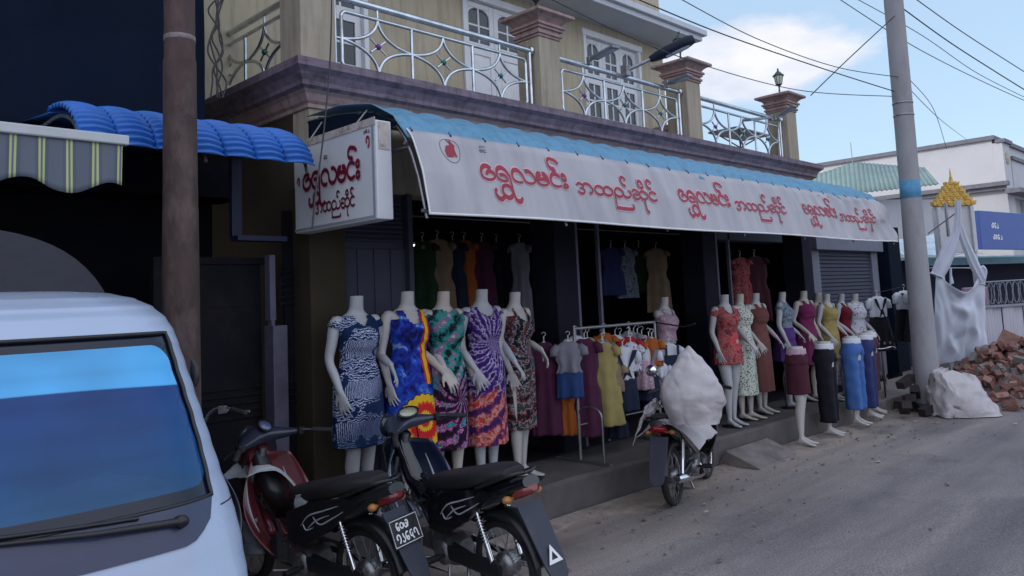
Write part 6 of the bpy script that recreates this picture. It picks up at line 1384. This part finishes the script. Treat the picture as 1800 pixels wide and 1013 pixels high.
def streetlamp():
    t_ = thing('street_lamp', 'dark street lamp head on a long arm clamped to the balcony rail', 'street lamp')
    a = at(1100, 125, Y=5.55); b = at(1212, 72, Y=4.95)
    d = (b - a)
    mb = MB(); mb.tube([a, a + d * .42], .024, 8); mb.cbox(a, (.09, .09, .13)); mb.build('arm', m_dsteel, t_, bevel=.003)
    mb = MB(); u = d.normalized(); P = [a + d * .38, a + d * .48, a + d * .62, a + d * .85, a + d * .98, a + d * 1.06]
    rs = [superring(p, u, (0, 0, 1), w, h, 20, 3) for p, w, h in zip(P, (.035, .075, .115, .125, .11, .05), (.035, .05, .058, .058, .062, .05))]
    mb.rings(rs, True, True); mb.build('lamp_head', mat('lamp_grey', (.014, .018, .036), .5, var=.15, spec=.2), t_)
    mb = MB(); rs = [superring(p + V((0, 0, -.055)), u, (0, 0, 1), w, .02, 20, 3) for p, w in zip(P[2:5], (.05, .07, .06))]; mb.rings(rs); mb.build('lens', mat('lamp_lens', (.42, .45, .5), .25), t_)
streetlamp()
def flood(p0, p1, label, w=.12):
    t_ = thing('floodlight', label, 'lamp', group='small floodlights clamped to the balcony rail')
    a, b = V(p0), V(p1); d = b - a; u = d.normalized()
    mb = MB(); mb.cbox(a, (.05, .05, .09)); mb.tube([a, a + d * .2], .015, 8); mb.build('bracket', m_dsteel, t_, bevel=.003)
    mb = MB(); q = u.to_track_quat('X', 'Z').to_matrix(); mb.cbox(a + d * .58, (d.length * .84, w, .035), q); 
    mb.build('lamp_head', mat('flood_grey', (.19, .21, .24), .4, .2, var=.1), t_, bevel=.008)
    mb = MB(); mb.cbox(a + d * .62 - V((0, 0, .0185)), (d.length * .6, w * .75, .003), q); mb.build('lens', mat('lamp_lens', (.42, .45, .5), .25), t_)
flood(at(1036, 107, Y=5.58), at(1083, 82, Y=5.15), 'small grey floodlight at the left of the middle balcony bay')
flood(at(1172, 148, Y=5.55), at(1213, 132, Y=5.2), 'small grey floodlight beside the column under the street lamp')
flood(at(1368, 205, Y=5.55), at(1398, 186, Y=5.25), 'small grey floodlight against the rightmost column')
flood(at(1355, 207, Y=5.6), at(1312, 211, Y=5.25), 'small grey floodlight on the right bay pointing left')
# folding table left on the balcony, seen through the right bay
mb = MB(); p = at(1300, 236, Y=6.3); mb.cbox(p, (1.1, .5, .03)); 
for sx in (-.4, .4): mb.tube([p + V((sx, -.2, 0)), p + V((-sx, .2, -.45))], .012); mb.tube([p + V((sx, .2, 0)), p + V((-sx, -.2, -.45))], .012)
tag(mb.build('folding_table', m_dsteel, bevel=.004), 'low folding table standing on the balcony behind the right hand railing', 'table')
p = at(1188, 235, Y=6.5); mb = MB(); rs = []
for a, z in ((.16, -.25), (.16, .0), (.22, .03), (.24, .1), (.05, .13)): rs.append([(p.x - a, 6.5 - a, p.z + z), (p.x + a, 6.5 - a, p.z + z), (p.x + a, 6.5 + a, p.z + z), (p.x - a, 6.5 + a, p.z + z)])
mb.rings(rs, True, True, 0, False); mb.tube([(p.x, 6.5, p.z + .12), (p.x, 6.5, p.z + .3)], .02); mb.ball((p.x, 6.5, p.z + .33), .05, 10); tag(mb.build('balcony_pedestal', m_pink), 'pink stepped pedestal on the balcony seen through the rail beside the column', 'pedestal')

# ================================================================ neighbour shop and things to the right
def neighbour():
    t_ = thing('neighbour_shop', 'low grey shop with a closed roller shutter beyond the end of the banner', 'building')
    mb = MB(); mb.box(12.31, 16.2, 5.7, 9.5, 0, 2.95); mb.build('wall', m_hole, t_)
    mb = MB(); x0, x1 = 12.75, 14.9
    n = 34
    for i in range(n): z = .22 + i * .064; mb.prism([(5.66, z), (5.64, z + .012), (5.64, z + .05), (5.66, z + .062)], 'x', x0, x1)
    mb.box(x0, x1, 5.662, 5.695, .2, 2.42); mb.build('roller_shutter', m_grey, t_)
    mb = MB(); mb.box(x0 - .35, x1 + .3, 5.48, 5.69, 2.42, 2.66); mb.box(x0 - .34, x0 - .02, 5.60, 5.69, .2, 2.42); mb.box(x1 + .02, x1 + .3, 5.60, 5.69, .2, 2.42); mb.build('shutter_frame', mat('frame_grey', (.14, .15, .20), .6, var=.15, dirt=(.06, .06, .07)), t_, bevel=.01)
    mb = MB(); mb.box(15.5, 16.1, 5.5, 5.69, .2, 2.9); mb.build('dark_post', m_navy, t_)
neighbour()
def rubble():
    from mathutils import noise as MN
    rnd = random.Random(8); mb = MB(); base = []
    def hgt(x, y): 
        e = ((x - 14.1) / 1.5) ** 2 + ((y - 3.35) / .95) ** 2
        return max(0, .82 * (1 - e)) + max(0, .42 * (1 - ((x - 15.0) / 1.3) ** 2 - ((y - 2.6) / .8) ** 2))
    mats = [mat('brick_red', (.18, .080, .066), .9, var=.3, scale=9, dirt=(.2, .17, .16), dscale=6, damt=.6, bump=.4), mat('brick_pale', (.27, .15, .12), .9, var=.3, scale=9, dirt=(.25, .22, .21), dscale=5, damt=.7, bump=.4), mat('mortar_lump', (.2, .18, .17), .95, var=.3, scale=9, bump=.5)]
    for k in range(1250):
        x = rnd.uniform(12.5, 16.2); y = rnd.uniform(1.9, 4.35); h = hgt(x, y)
        if h <= 0.02 and rnd.random() < .8: continue
        z = h * (1 - .35 * rnd.random() ** 2) + .025; s = rnd.choice((1, .8, .6, .45, .3, .2)); sy = rnd.uniform(.6, 1.1); r = M4.Rotation(rnd.uniform(0, 6.28), 3, 'Z') @ M4.Rotation(rnd.gauss(0, .45), 3, 'X') @ M4.Rotation(rnd.gauss(0, .45), 3, 'Y')
        mb.cbox((x, y, z), (.21 * s, .105 * sy * (1 if s > .4 else .6), (.065 + .02 * (s < 1)) * (1 if s > .4 else .6)), r, rnd.choice((0, 0, 0, 1, 1, 2)))
    def f(u, v): x = 12.3 + 4.0 * u; y = 1.8 + 2.6 * v; return (x, y, hgt(x, y) * .72 + .05 * MN.noise(V((x * 4, y * 4, 0))) - .01)
    mb.grid(f, 50, 36, 2)
    o = mb.build('brick_rubble', mats); o['kind'] = 'stuff'; o['label'] = 'heap of broken red bricks and mortar at the roadside beside the white fence'; 
    for i, (px_, py, dd, lab, rz) in enumerate(((1690, 612, 12.6, 'whole red brick on the peak of the rubble heap, against the white drape', .5), (1741, 700, 11.9, 'loose pale brick at the foot of the rubble, right of the covered heap', 1.1), (1668, 632, 12.3, 'tilted dark red brick left of the heap\'s peak', 2.0), (1776, 640, 12.4, 'big broken brick block at the right of the rubble heap', .2))):
        p = at(px_, py, d=dd); p.z = hgt(p.x, p.y) + .06; mb = MB(); mb.cbox((0, 0, 0), (.23, .11, .075) if i < 3 else (.34, .26, .24), M4.Rotation(.25 * (i - 1), 3, 'X') @ M4.Rotation(.2, 3, 'Y')); b = mb.build('brick', mats[1 if i % 2 else 0], bevel=.006); b.location = p; b.rotation_euler = (0, 0, rz); tag(b, lab, 'brick', 'loose bricks on the heap')
rubble()
def sackheap():
    t_ = thing('covered_heap', 'heap at the roadside under a dirty white woven sheet, in front of the bricks', 'sheet')
    from mathutils import noise as MN
    c = V((12.12, 3.52, 0))
    mb = MB(); rs = []
    B = M4.Translation(c) @ M4.Rotation(R_(-42), 4, 'Z')
    for i in range(27):
        u = i / 26; z = .60 * u; wx = .43 - .17 * u ** 1.4; wy = .30 * (1 - u * u) ** .5 + .02
        if i >= 25: wx, wy = wx * (.85 if i == 25 else .5), .05 if i == 26 else wy * .8
        ring = []
        for j in range(60):
            t = 2 * pi * j / 60; p = V((wx * math.copysign(abs(cos(t)) ** .6, cos(t)) - .10 * u, wy * math.copysign(abs(sin(t)) ** .8, sin(t)), z * (1 - .10 * cos(t)))); q = V((cos(t) * 1.5, sin(t) * 1.5, z * 4)); p += MN.noise_vector(q) * .05 + MN.noise_vector(q * 3) * .028; p.z -= max(0, .2 - abs(MN.noise(q * 1.5))) * .22; p.z = max(p.z, .012)
            p.x += -.03 * sin(t * 7) * (1 - u) * .6; ring.append(tuple(B @ p))
        rs.append(ring)
    mb.rings(rs, True, True); mb.build('sheet', m_sack, t_)
    mb = MB(); rnd = random.Random(3)
    for k in range(14): p = at(1600 + rnd.uniform(-10, 38), 700 + rnd.uniform(-30, 24), Y=4.0 + rnd.uniform(-.2, .3)); mb.cbox(p, (.34, .12, .10), M4.Rotation(rnd.uniform(-.6, .9), 3, 'Z') @ M4.Rotation(rnd.uniform(-.5, .5), 3, 'Y'))
    o = mb.build('dark_timber', mat('dark_wood', (.03, .022, .025), .9, var=.4, scale=9, bump=.4)); tag(o, 'stack of dark short timber pieces between the concrete pole and the white sheet', 'timber')
sackheap()
def bicycle():
    t_ = thing('bicycle', 'dark old bicycle leaning behind the mannequins below the school pinafores', 'bicycle', (13.0, 4.85, .17), R_(200), sc=.75)
    for x in (0, 1.02):
        mb = MB(); mb.tube([(x + .31 * cos(R_(a)), 0, .33 + .31 * sin(R_(a))) for a in range(0, 360, 10)], .016, 6, closed=True); w = mb.build('wheel', m_rub, t_)
        mb = MB()
        for a in range(0, 360, 20): mb.tube([(x, 0, .33), (x + .3 * cos(R_(a)), 0, .33 + .3 * sin(R_(a)))], .0025, 4)
        mb.build('spokes', m_dsteel, w)
    mb = MB()
    for a, b in (((0, 0, .33), (.40, 0, .30)), ((0, 0, .33), (.30, 0, .78)), ((.40, 0, .30), (.28, 0, .84)), ((.40, 0, .30), (.84, 0, .62)), ((.30, 0, .74), (.82, 0, .76)), ((.84, 0, .58), (.80, 0, .88)), ((.84, 0, .58), (1.02, 0, .33))): mb.tube([a, b], .015, 8)
    mb.build('frame', mat('bike_paint', (.05, .045, .05), .5, dirt=(.15, .1, .08), damt=.6), t_)
    mb = MB(); mb.tube(smooth_pts([(.68, .26, .92), (.80, .2, .96), (.82, 0, .92), (.80, -.2, .96), (.68, -.26, .92)], 4), .012); mb.build('handlebar', m_chrome, t_)
    mb = MB(); sweep(mb, [(.14, 0, .88, .05, .02), (.22, 0, .885, .09, .03), (.36, 0, .885, .05, .025), (.44, 0, .88, .02, .015)]); mb.build('saddle', m_black, t_)
    mb = MB(); mb.lathe([(.001, -.01), (.09, -.008), (.09, .008), (.001, .01)], c=(.40, .03, .30), n=24, ax=(0, 1, 0)); mb.tube([(.40, .05, .30), (.48, .06, .16)], .01); mb.tube([(.40, -.05, .30), (.32, -.06, .44)], .01); mb.build('crank', m_dsteel, t_)
bicycle()
def drape():
    t_ = thing('white_drape', 'long white gauze cloth knotted at the top and swagged down to the brick heap', 'drape')
    D_ = 13.6
    base = at(1686, 500, d=D_); ex = V((.72, -.69, 0)); ey = V((.69, .72, 0))
    def W3(px_, py, o=0): p = at(px_, py, d=D_); return p + ey * o
    m, tt, b = newmat('white_gauze'); b.inputs['Base Color'].default_value = (.62, .66, .73, 1); b.inputs['Roughness'].default_value = .6; b.inputs['Sheen Weight'].default_value = .3
    n_ = tt.nodes.new('ShaderNodeTexNoise'); n_.inputs['Scale'].default_value = 3; r = tt.nodes.new('ShaderNodeValToRGB'); r.color_ramp.elements[0].color = (.46, .50, .60, 1); r.color_ramp.elements[1].color = (.62, .66, .74, 1); tt.links.new(n_.outputs['Fac'], r.inputs['Fac']); tt.links.new(r.outputs[0], b.inputs['Base Color'])
    from mathutils import noise as NZ
    # hanging sheet between left edge, right edge, scooped top
    def f(u, v):
        l = (1643 - 3 * v, 470 + 150 * v); r_ = (1727 + 16 * v, 468 + 150 * v)
        x = l[0] + (r_[0] - l[0]) * u; sag = sin(pi * u); yt = 472 + 42 * sag; yb = 646 - 12 * sag * (1 if u < .5 else .8)
        y = yt + (yb - yt) * v; from_n = NZ.noise(V((u * 3, v * 4, 2))); sw = .045 * sin((y - 46 * sag + 14 * from_n) * .36 * (1 - .25 * v)) * sag * max(0, 1 - v * 1.25) * (1 + from_n) + .03 * sin(u * 31 + v * 3 + 3 * from_n) * v + .03 * sin(u * 11 - v * 5 + 2 * from_n)
        return tuple(W3(x, y, sw - .16 * sag * (1 - v * .6)))
    mb = MB(); mb.grid(f, 90, 90); mb.build('swag', m, t_, solid=.004)
    for pts, w in (([(1682, 352), (1682, 385), (1679, 410), (1668, 440), (1655, 465), (1645, 486)], (.045, .05, .06, .10, .12, .10)), ([(1682, 352), (1683, 388), (1690, 415), (1702, 445), (1712, 468), (1724, 492)], (.045, .05, .06, .075, .08, .07)), ([(1722, 470), (1727, 478), (1724, 500)], (.05, .06, .04)), ([(1664, 425), (1655, 445), (1645, 472)], (.03, .05, .04))):
        mb = MB(); P = smooth_pts([W3(a, b_, -.03) for a, b_ in pts], 6); W_s = [w[min(int(i / 6), len(w) - 2)] + (w[min(int(i / 6) + 1, len(w) - 1)] - w[min(int(i / 6), len(w) - 2)]) * (i % 6) / 6 for i in range(len(P))]
        rs = []
        for i, p in enumerate(P):
            tdir = (P[min(i + 1, len(P) - 1)] - P[max(i - 1, 0)]).normalized(); sd = tdir.cross(ey).normalized(); rs.append([p + sd * W_s[i] * cos(2 * pi * j / 24) * (1 + .12 * cos(12 * pi * j / 24)) + ey * (.035 + W_s[i] * .3) * sin(2 * pi * j / 24) * (1 + .3 * cos(10 * pi * j / 24)) for j in range(24)])
        mb.rings(rs); mb.build('twist', m, t_)
    mb = MB(); mb.tube([W3(1674, 470, .05), W3(1674, 500, .05)], .02); mb.lathe([(.001, .25), (.02, .1), (.035, .0), (.02, -.02)], c=W3(1676, 497, .05), n=12); mb.build('tassel', m, t_)
    mb = MB(); top = W3(1682, 350); t2 = W3(1682, 352, .35); mb.tube([V((t2.x, t2.y, 2.6)), t2], .03); mb.tube([W3(1644, 470, .3), W3(1728, 470, .3)], .014); mb.tube([W3(1648, 408, .3), W3(1678, 376, 0)], .012); mb.build('pole', m_dsteel, t_)
    # gilded stepped gable on a white shrine panel behind
    g_ = thing('gilded_shrine_gable', 'golden stepped shrine gable with spire on a white panel above the draped cloth', 'shrine gable')
    c = at(1676, 362, d=14.4); k = 14.4 / 1404.5; mb = MB(); u = V((cos(R_(-44)), sin(R_(-44)), 0))
    B = M4(((u.x, -u.y * 1, 0, c.x), (u.y, u.x, 0, c.y), (0, 0, 1, c.z), (0, 0, 0, 1))); mb.X = B
    tiers = [(.36, .0, .05), (.30, .05, .11), (.24, .11, .18), (.185, .18, .26), (.13, .26, .33), (.085, .33, .40)]
    for w, za, zb in tiers:
        mb.prism([(-w, za), (w, za), (w * .94, zb), (-w * .94, zb)], 'y', -.05, .05)
        for s in (-1, 1): mb.prism([(s * w * .85, zb - .02), (s * (w + .02), za + .01), (s * (w + .035), zb + .035), (s * w * .92, zb)][::s], 'y', -.06, .06)
        nn = max(2, int(w / .05))
        for q in range(nn): xx = -w + 2 * w * (q + .5) / nn; mb.prism([(xx - w / nn * .8, zb - .012), (xx + w / nn * .8, zb - .012), (xx, zb + .045)], 'y', -.068, -.052); mb.ball((xx, -.06, (za + zb) / 2 - .01), .018, 8, sc=(1, .6, 1))
    mb.lathe([(.06, .40), (.065, .42), (.03, .46), (.035, .48), (.015, .54), (.018, .56), (.004, .68)], n=14); mb.build('gilding', m_gold, g_)
    mb = MB(); mb.X = B; mb.box(-.35, .35, .0, .1, -.85, -.003); mb.box(-.33, -.27, -.06, -.001, -.85, -.02); mb.box(.27, .33, -.06, -.001, -.85, -.02); mb.box(-.35, -.28, .0, .1, -3.3, -.85); mb.box(.28, .35, 0, .1, -3.3, -.85); mb.build('white_panel', mat('shrine_white', (.55, .55, .58), .7, var=.08, dirt=(.35, .33, .33)), g_, bevel=.006)
drape()
def fence():
    t_ = thing('white_board_fence', 'pale corrugated board fence with a wire lattice above it at the right edge', 'fence')
    a = at(1733, 640, d=13.9); a.z = 0; u = V((.95, -.31, 0)); u = V((cos(R_(-20)), sin(R_(-20)), 0)); n_ = V((-u.y, u.x, 0))
    B = M4(((u.x, n_.x, 0, a.x), (u.y, n_.y, 0, a.y), (0, 0, 1, 0), (0, 0, 0, 1))); mf = mat('fence_board', (.40, .39, .44), .8, var=.1, scale=4, dirt=(.25, .2, .2), dscale=2, damt=.5, stretch=(2, 2, .4))
    for i in range(7):
        mb = MB(); mb.X = B; x0 = i * .30
        mb.grid(lambda p, q: (x0 + .29 * p, .012 * sin(p * 25) + .03 * (i % 2), 1.33 * q), 24, 2); mb.build('board', mf, t_, solid=.008)
    mb = MB(); mb.X = B; mb.box(0, 2.1, -.03, .02, 1.33, 1.37); mb.tube([(0, 0, 1.78), (2.1, 0, 1.80)], .012); 
    for i in range(12): x0 = i * .17; mb.tube([(x0 + .12 * cos(R_(q)) * .8, 0, 1.58 + .19 * sin(R_(q))) for q in range(0, 360, 30)], .007, 5, closed=True)
    for i in range(22): mb.tube([(i * .1, 0, 1.38), (i * .1 + (.1 if i % 2 else -.1), 0, 1.79)], .005, 5)
    mb.build('lattice', mat('lattice_paint', (.22, .23, .28), .6), t_)
    mb = MB(); mb.X = B; mb.box(.12, .80, .35, .42, .9, 1.70); tag(mb.build('pink_panel', mat('pale_pink_board', (.30, .21, .27), .7, var=.08), bevel=.03), 'pale pink rounded board standing behind the lattice of the fence', 'board')
fence()
def rightshops():
    t_ = thing('canopied_shop', 'dark open shop under a teal edged canopy beyond the drape at the right edge', 'building')
    a = at(1640, 455, d=16.5); u = V((cos(R_(-18)), sin(R_(-18)), 0)); n_ = V((-u.y, u.x, 0))
    B = M4(((u.x, n_.x, 0, a.x), (u.y, n_.y, 0, a.y), (0, 0, 1, 0), (0, 0, 0, 1)))
    mb = MB(); mb.X = B; mb.box(-1.5, 9, 1.2, 5, 0, 2.35); mb.build('dark_interior', mat('deep_navy', (.02, .025, .05), .9, var=.2), t_)
    mb = MB(); mb.X = B; mb.grid(lambda p, q: (-.8 + 8 * p, -.2 + 1.4 * q, 2.28 + .12 * q + .012 * sin(p * 90)), 80, 4); mb.box(-.8, 7.2, -.23, -.2, 2.16, 2.3); mb.build('teal_canopy', mat('teal_sheet', (.05, .14, .17), .5, var=.2), t_, solid=.006)
    mb = MB(); mb.X = B; crumple(mb, lambda p, q: (-.6 + 2.6 * p, .2 + .9 * q, 2.40 + .6 * q - .2 * sin(pi * p) * q), 50, 20, .05, 2, 4); mb.build('plastic_sheeting', mat('sheeting', (.42, .52, .60), .35, var=.15), t_, solid=.004)
    s_ = thing('blue_signboard', 'plain blue signboard with small white writing at the right edge', 'sign')
    c = at(1720, 370, d=15.2); us = V((cos(R_(-8)), sin(R_(-8)), 0)); ns = V((-us.y, us.x, 0)); B2 = M4(((us.x, ns.x, 0, c.x), (us.y, ns.y, 0, c.y), (0, 0, 1, c.z), (0, 0, 0, 1)))
    mb = MB(); mb.X = B2; mb.box(0, 3.2, 0, .08, -.74, 0); mb.build('board', mat('sign_blue', (.035, .085, .33), .5, var=.06, scale=3), s_, bevel=.006)
    tx = MB(); tx.X = B2; fn = lambda s, t, o=0: (s, -.003 - o, t); letters(tx, ['ya', '6', '2'], fn, .48, .34, .09, -.32, .012, .002); letters(tx, ['ya', 'vis', '6', '2'], fn, .50, .44, .08, -.54, .011, .002); tx.build('writing', m_white, s_, fix=False)
rightshops()
def whitehouse():
    t_ = thing('white_parapet_house', 'big white building with stepped parapet and dark coping behind the concrete pole', 'building')
    wh = mat('white_render', (.50, .51, .54), .8, var=.06, scale=.7, dirt=(.3, .3, .33), dscale=.6, damt=.4); cp = mat('coping_grey', (.16, .16, .19), .8, var=.2)
    c = at(1742, 240, d=27); X0 = c.x; Y0 = c.y
    zt = c.z; k = 27 / 1404.5
    mb = MB(); mb.box(X0, X0 + 12, Y0, Y0 + 14, 0, zt - .12); mb.box(X0 + 1.0, X0 + 14, Y0 - .3, Y0 - .003, zt - 2.0, zt - .75); mb.box(X0 + .3, X0 + 14, Y0 + 1.5, Y0 + 3, 0, zt - .9); mb.box(X0 + .0, X0 + .9, Y0 - .30, Y0 - .002, 0, zt - .25); mb.box(X0 + 3, X0 + 14, Y0 - .25, Y0 - .002, 0, zt - 2.0); mb.build('wall', wh, t_)
    mb = MB(); mb.box(X0 - .10, X0 + 12.1, Y0 - .1, Y0 + 14, zt - .12, zt + .02); mb.box(X0 - .05, X0 + .95, Y0 - .4, Y0 - .1, zt - .25, zt - .13); mb.box(X0 - .003 + .95, X0 + 14, Y0 - .38, Y0 - .0, zt - .75, zt - .63)
    mb.box(X0 - .30, X0, Y0 - .4, Y0 + 14, zt - 1.72, zt - 1.58); mb.box(X0 - .18, X0, Y0 - .3, Y0 + 14, zt - 1.85, zt - 1.72); mb.box(X0 - .28, X0 + 14, Y0 - .75, Y0 - .30, zt - 2.0, zt - 1.85); mb.build('coping', cp, t_)
    mb = MB(); old = mb.X; mb.ball((X0 + .45, Y0 - .31, zt - .75), .17, 12, sc=(1, .25, 1))
    for a in range(0, 360, 45): mb.ball((X0 + .45 + .17 * cos(R_(a)), Y0 - .31, zt - .75 + .17 * sin(R_(a))), .07, 8, sc=(1, .3, 1))
    mb.build('rosette', mat('rosette_cream', (.42, .38, .27), .7), t_)
    mb = MB(); mb.box(X0 + 3.4, X0 + 4.6, Y0 - .30, Y0 - .252, zt - 3.2, zt - 2.3); w = mb.build('window_frame', mat('window_red', (.18, .06, .07), .6), t_); mb = MB()
    for i in range(3):
        for j in range(3): mb.box(X0 + 3.46 + i * .38, X0 + 3.78 + i * .38, Y0 - .31, Y0 - .303, zt - 3.15 + j * .29, zt - 2.90 + j * .29)
    mb.build('pane', m_dglass, w)
    g_ = thing('green_roofed_house', 'house with a long green ribbed roof beyond the right end of the balcony', 'building')
    d = 24; a = at(1405, 318, d=d); b = at(1502, 287, d=d); e = at(1625, 296, d=d); f_ = at(1640, 322, d=d + 1); l2 = at(1405, 345, d=d - 3); m3 = at(1500, 333, d=d - 3)
    mb = MB(); P = [a, b, e, at(1650, 325, d=d - 2.5), at(1405, 352, d=d - 2.5)]
    def f(u, v):
        topp = a + (b - a) * min(1, u / .42) if u < .42 else b + (e - b) * ((u - .42) / .58)
        bot = P[4] + (P[3] - P[4]) * u; p = topp + (bot - topp) * v; return (p.x, p.y, p.z + .03 * abs(sin(u * 90)))
    mb.grid(f, 360, 4); mb.build('roof', mat('green_tin', (.17, .25, .235), .6, var=.15, scale=2, dirt=(.25, .3, .28), damt=.5), g_, solid=.02)
    mb = MB(); q0 = at(1405, 335, d=d - 2); q1 = at(1650, 335, d=d - 2); mb.add([(q0.x, q0.y, 0), (q1.x, q1.y, 0), (q1.x, q1.y, q1.z - .25), (q0.x, q0.y, q0.z - .25)] + [(q0.x + 5, q0.y + 5, 0), (q1.x + 5, q1.y + 5, 0), (q1.x + 5, q1.y + 5, q1.z - .2), (q0.x + 5, q0.y + 5, q0.z - .2)], [(0, 1, 2, 3), (4, 7, 6, 5), (0, 4, 5, 1), (1, 5, 6, 2), (2, 6, 7, 3), (3, 7, 4, 0)]); mb.build('wall', wh, g_)
    p = at(1499, 288, d=24); mb = MB(); mb.tube([p, p + V((-.03, 0, .65))], .012); mb.build('antenna', m_dsteel, g_)
whitehouse()
# ================================================================ overhead wires
def wires():
    def w_(pts, r=.008, sag=.02, label='', grp='overhead wires crossing the sky'):
        A = [at(x, y, d=d) for x, y, d in pts]; P = smooth_pts(A, 10)
        if pts[-1][0] > 1800:      # carry on to the next pole, well beyond the frame
            st = (P[-1] - P[-6]); P += [P[-1] + st * q for q in range(1, 26)]
        mb = MB(); mb.tube(P, r, 5); tag(mb.build('overhead_wire', m_wire), label, 'wire', grp)
    w_([(930, -20, 7.5), (1180, 95, 9), (1400, 158, 11.5), (1578, 170, 11.8)], .006, label='dark wire running under the eave, past the middle column to the concrete pole')
    w_([(1100, -10, 8), (1270, 60, 9.5), (1450, 122, 11), (1582, 164, 11.8)], .008, label='wire from the upper eave down across the white cloud to the pole')
    w_([(1190, -5, 9), (1330, 68, 10), (1470, 118, 11), (1582, 136, 11.7)], .006, label='thinner wire above the cloud meeting the concrete pole just over the others')
    w_([(1425, 168, 11.5), (1490, 105, 11.6), (1573, 28, 11.7)], .008, label='wire slanting up from the right balcony lantern to the concrete pole')
    w_([(1470, -5, 14), (1600, 78, 15), (1720, 140, 17), (1830, 190, 19)], .008, label='upper of two wires passing behind the concrete pole to the right')
    w_([(1500, -5, 14), (1620, 62, 15), (1720, 130, 17), (1830, 185, 19)], .007, label='lower thin wire fading past the concrete pole to the right')
    w_([(1560, -5, 12), (1660, 68, 13), (1740, 120, 14), (1830, 176, 15)], .010, label='thick dark wire from the top of the pole to the right edge')
    w_([(1605, -5, 12), (1700, 62, 13), (1830, 145, 15)], .008, label='highest wire to the right of the concrete pole')
    w_([(1599, 140, 11.75), (1640, 190, 13), (1662, 255, 16), (1664, 262, 19)], .005, label='short thin wire dropping steeply right of the pole')
    w_([(1602, 160, 11.75), (1655, 212, 14), (1700, 246, 24)], .005, label='short wire sloping right from the pole clamp to the white building')
    # loose cable hanging past the corner column and the box sign
    P = smooth_pts([at(583, -5, Y=5.30), at(582, 60, Y=5.25), at(578, 140, Y=5.2), at(566, 260, Y=4.6), at(556, 330, Y=4.3), at(549, 402, Y=4.25)], 8); mb = MB(); mb.tube(P, .006, 6); tag(mb.build('hanging_cable', m_wire), 'loose black cable hanging from the balcony across the white box sign', 'cable')
    rnd = random.Random(4); mb = MB()
    for k in range(5):
        P = [at(378 + rnd.uniform(-6, 14) + 8 * sin(i * 1.3 + k), -10 + i * 26, Y=5.7) for i in range(8)]; mb.tube(smooth_pts(P, 5), .007, 5)
    tag(mb.build('tangled_cables', m_wire), 'tangle of black cables hanging down beside the left balcony railing', 'cable')
wires()
# dark rounded canopy cover behind the van roof
def canopy():
    t_ = thing('dark_rounded_cover', 'dark rounded vehicle cover rising behind the roof of the white van', 'vehicle cover', (.0, 0, 0))
    mb = MB(); rs = []; 
    for i in range(14):
        y = 4.15 + i * .06; c = []
        for q in range(41): a = R_(180 * q / 40); x = .36 + 1.14 * math.copysign(abs(cos(a)) ** .5, cos(a)); c.append((x, y, .4 + 1.84 * abs(sin(a)) ** .4 if q not in (0, 40) else .2))
        rs.append(c)
    mb.rings(rs); mb.build('cover', mat('dark_tarp', (.010, .012, .024), .38, var=.15, scale=2, bump=.2), t_)
canopy()
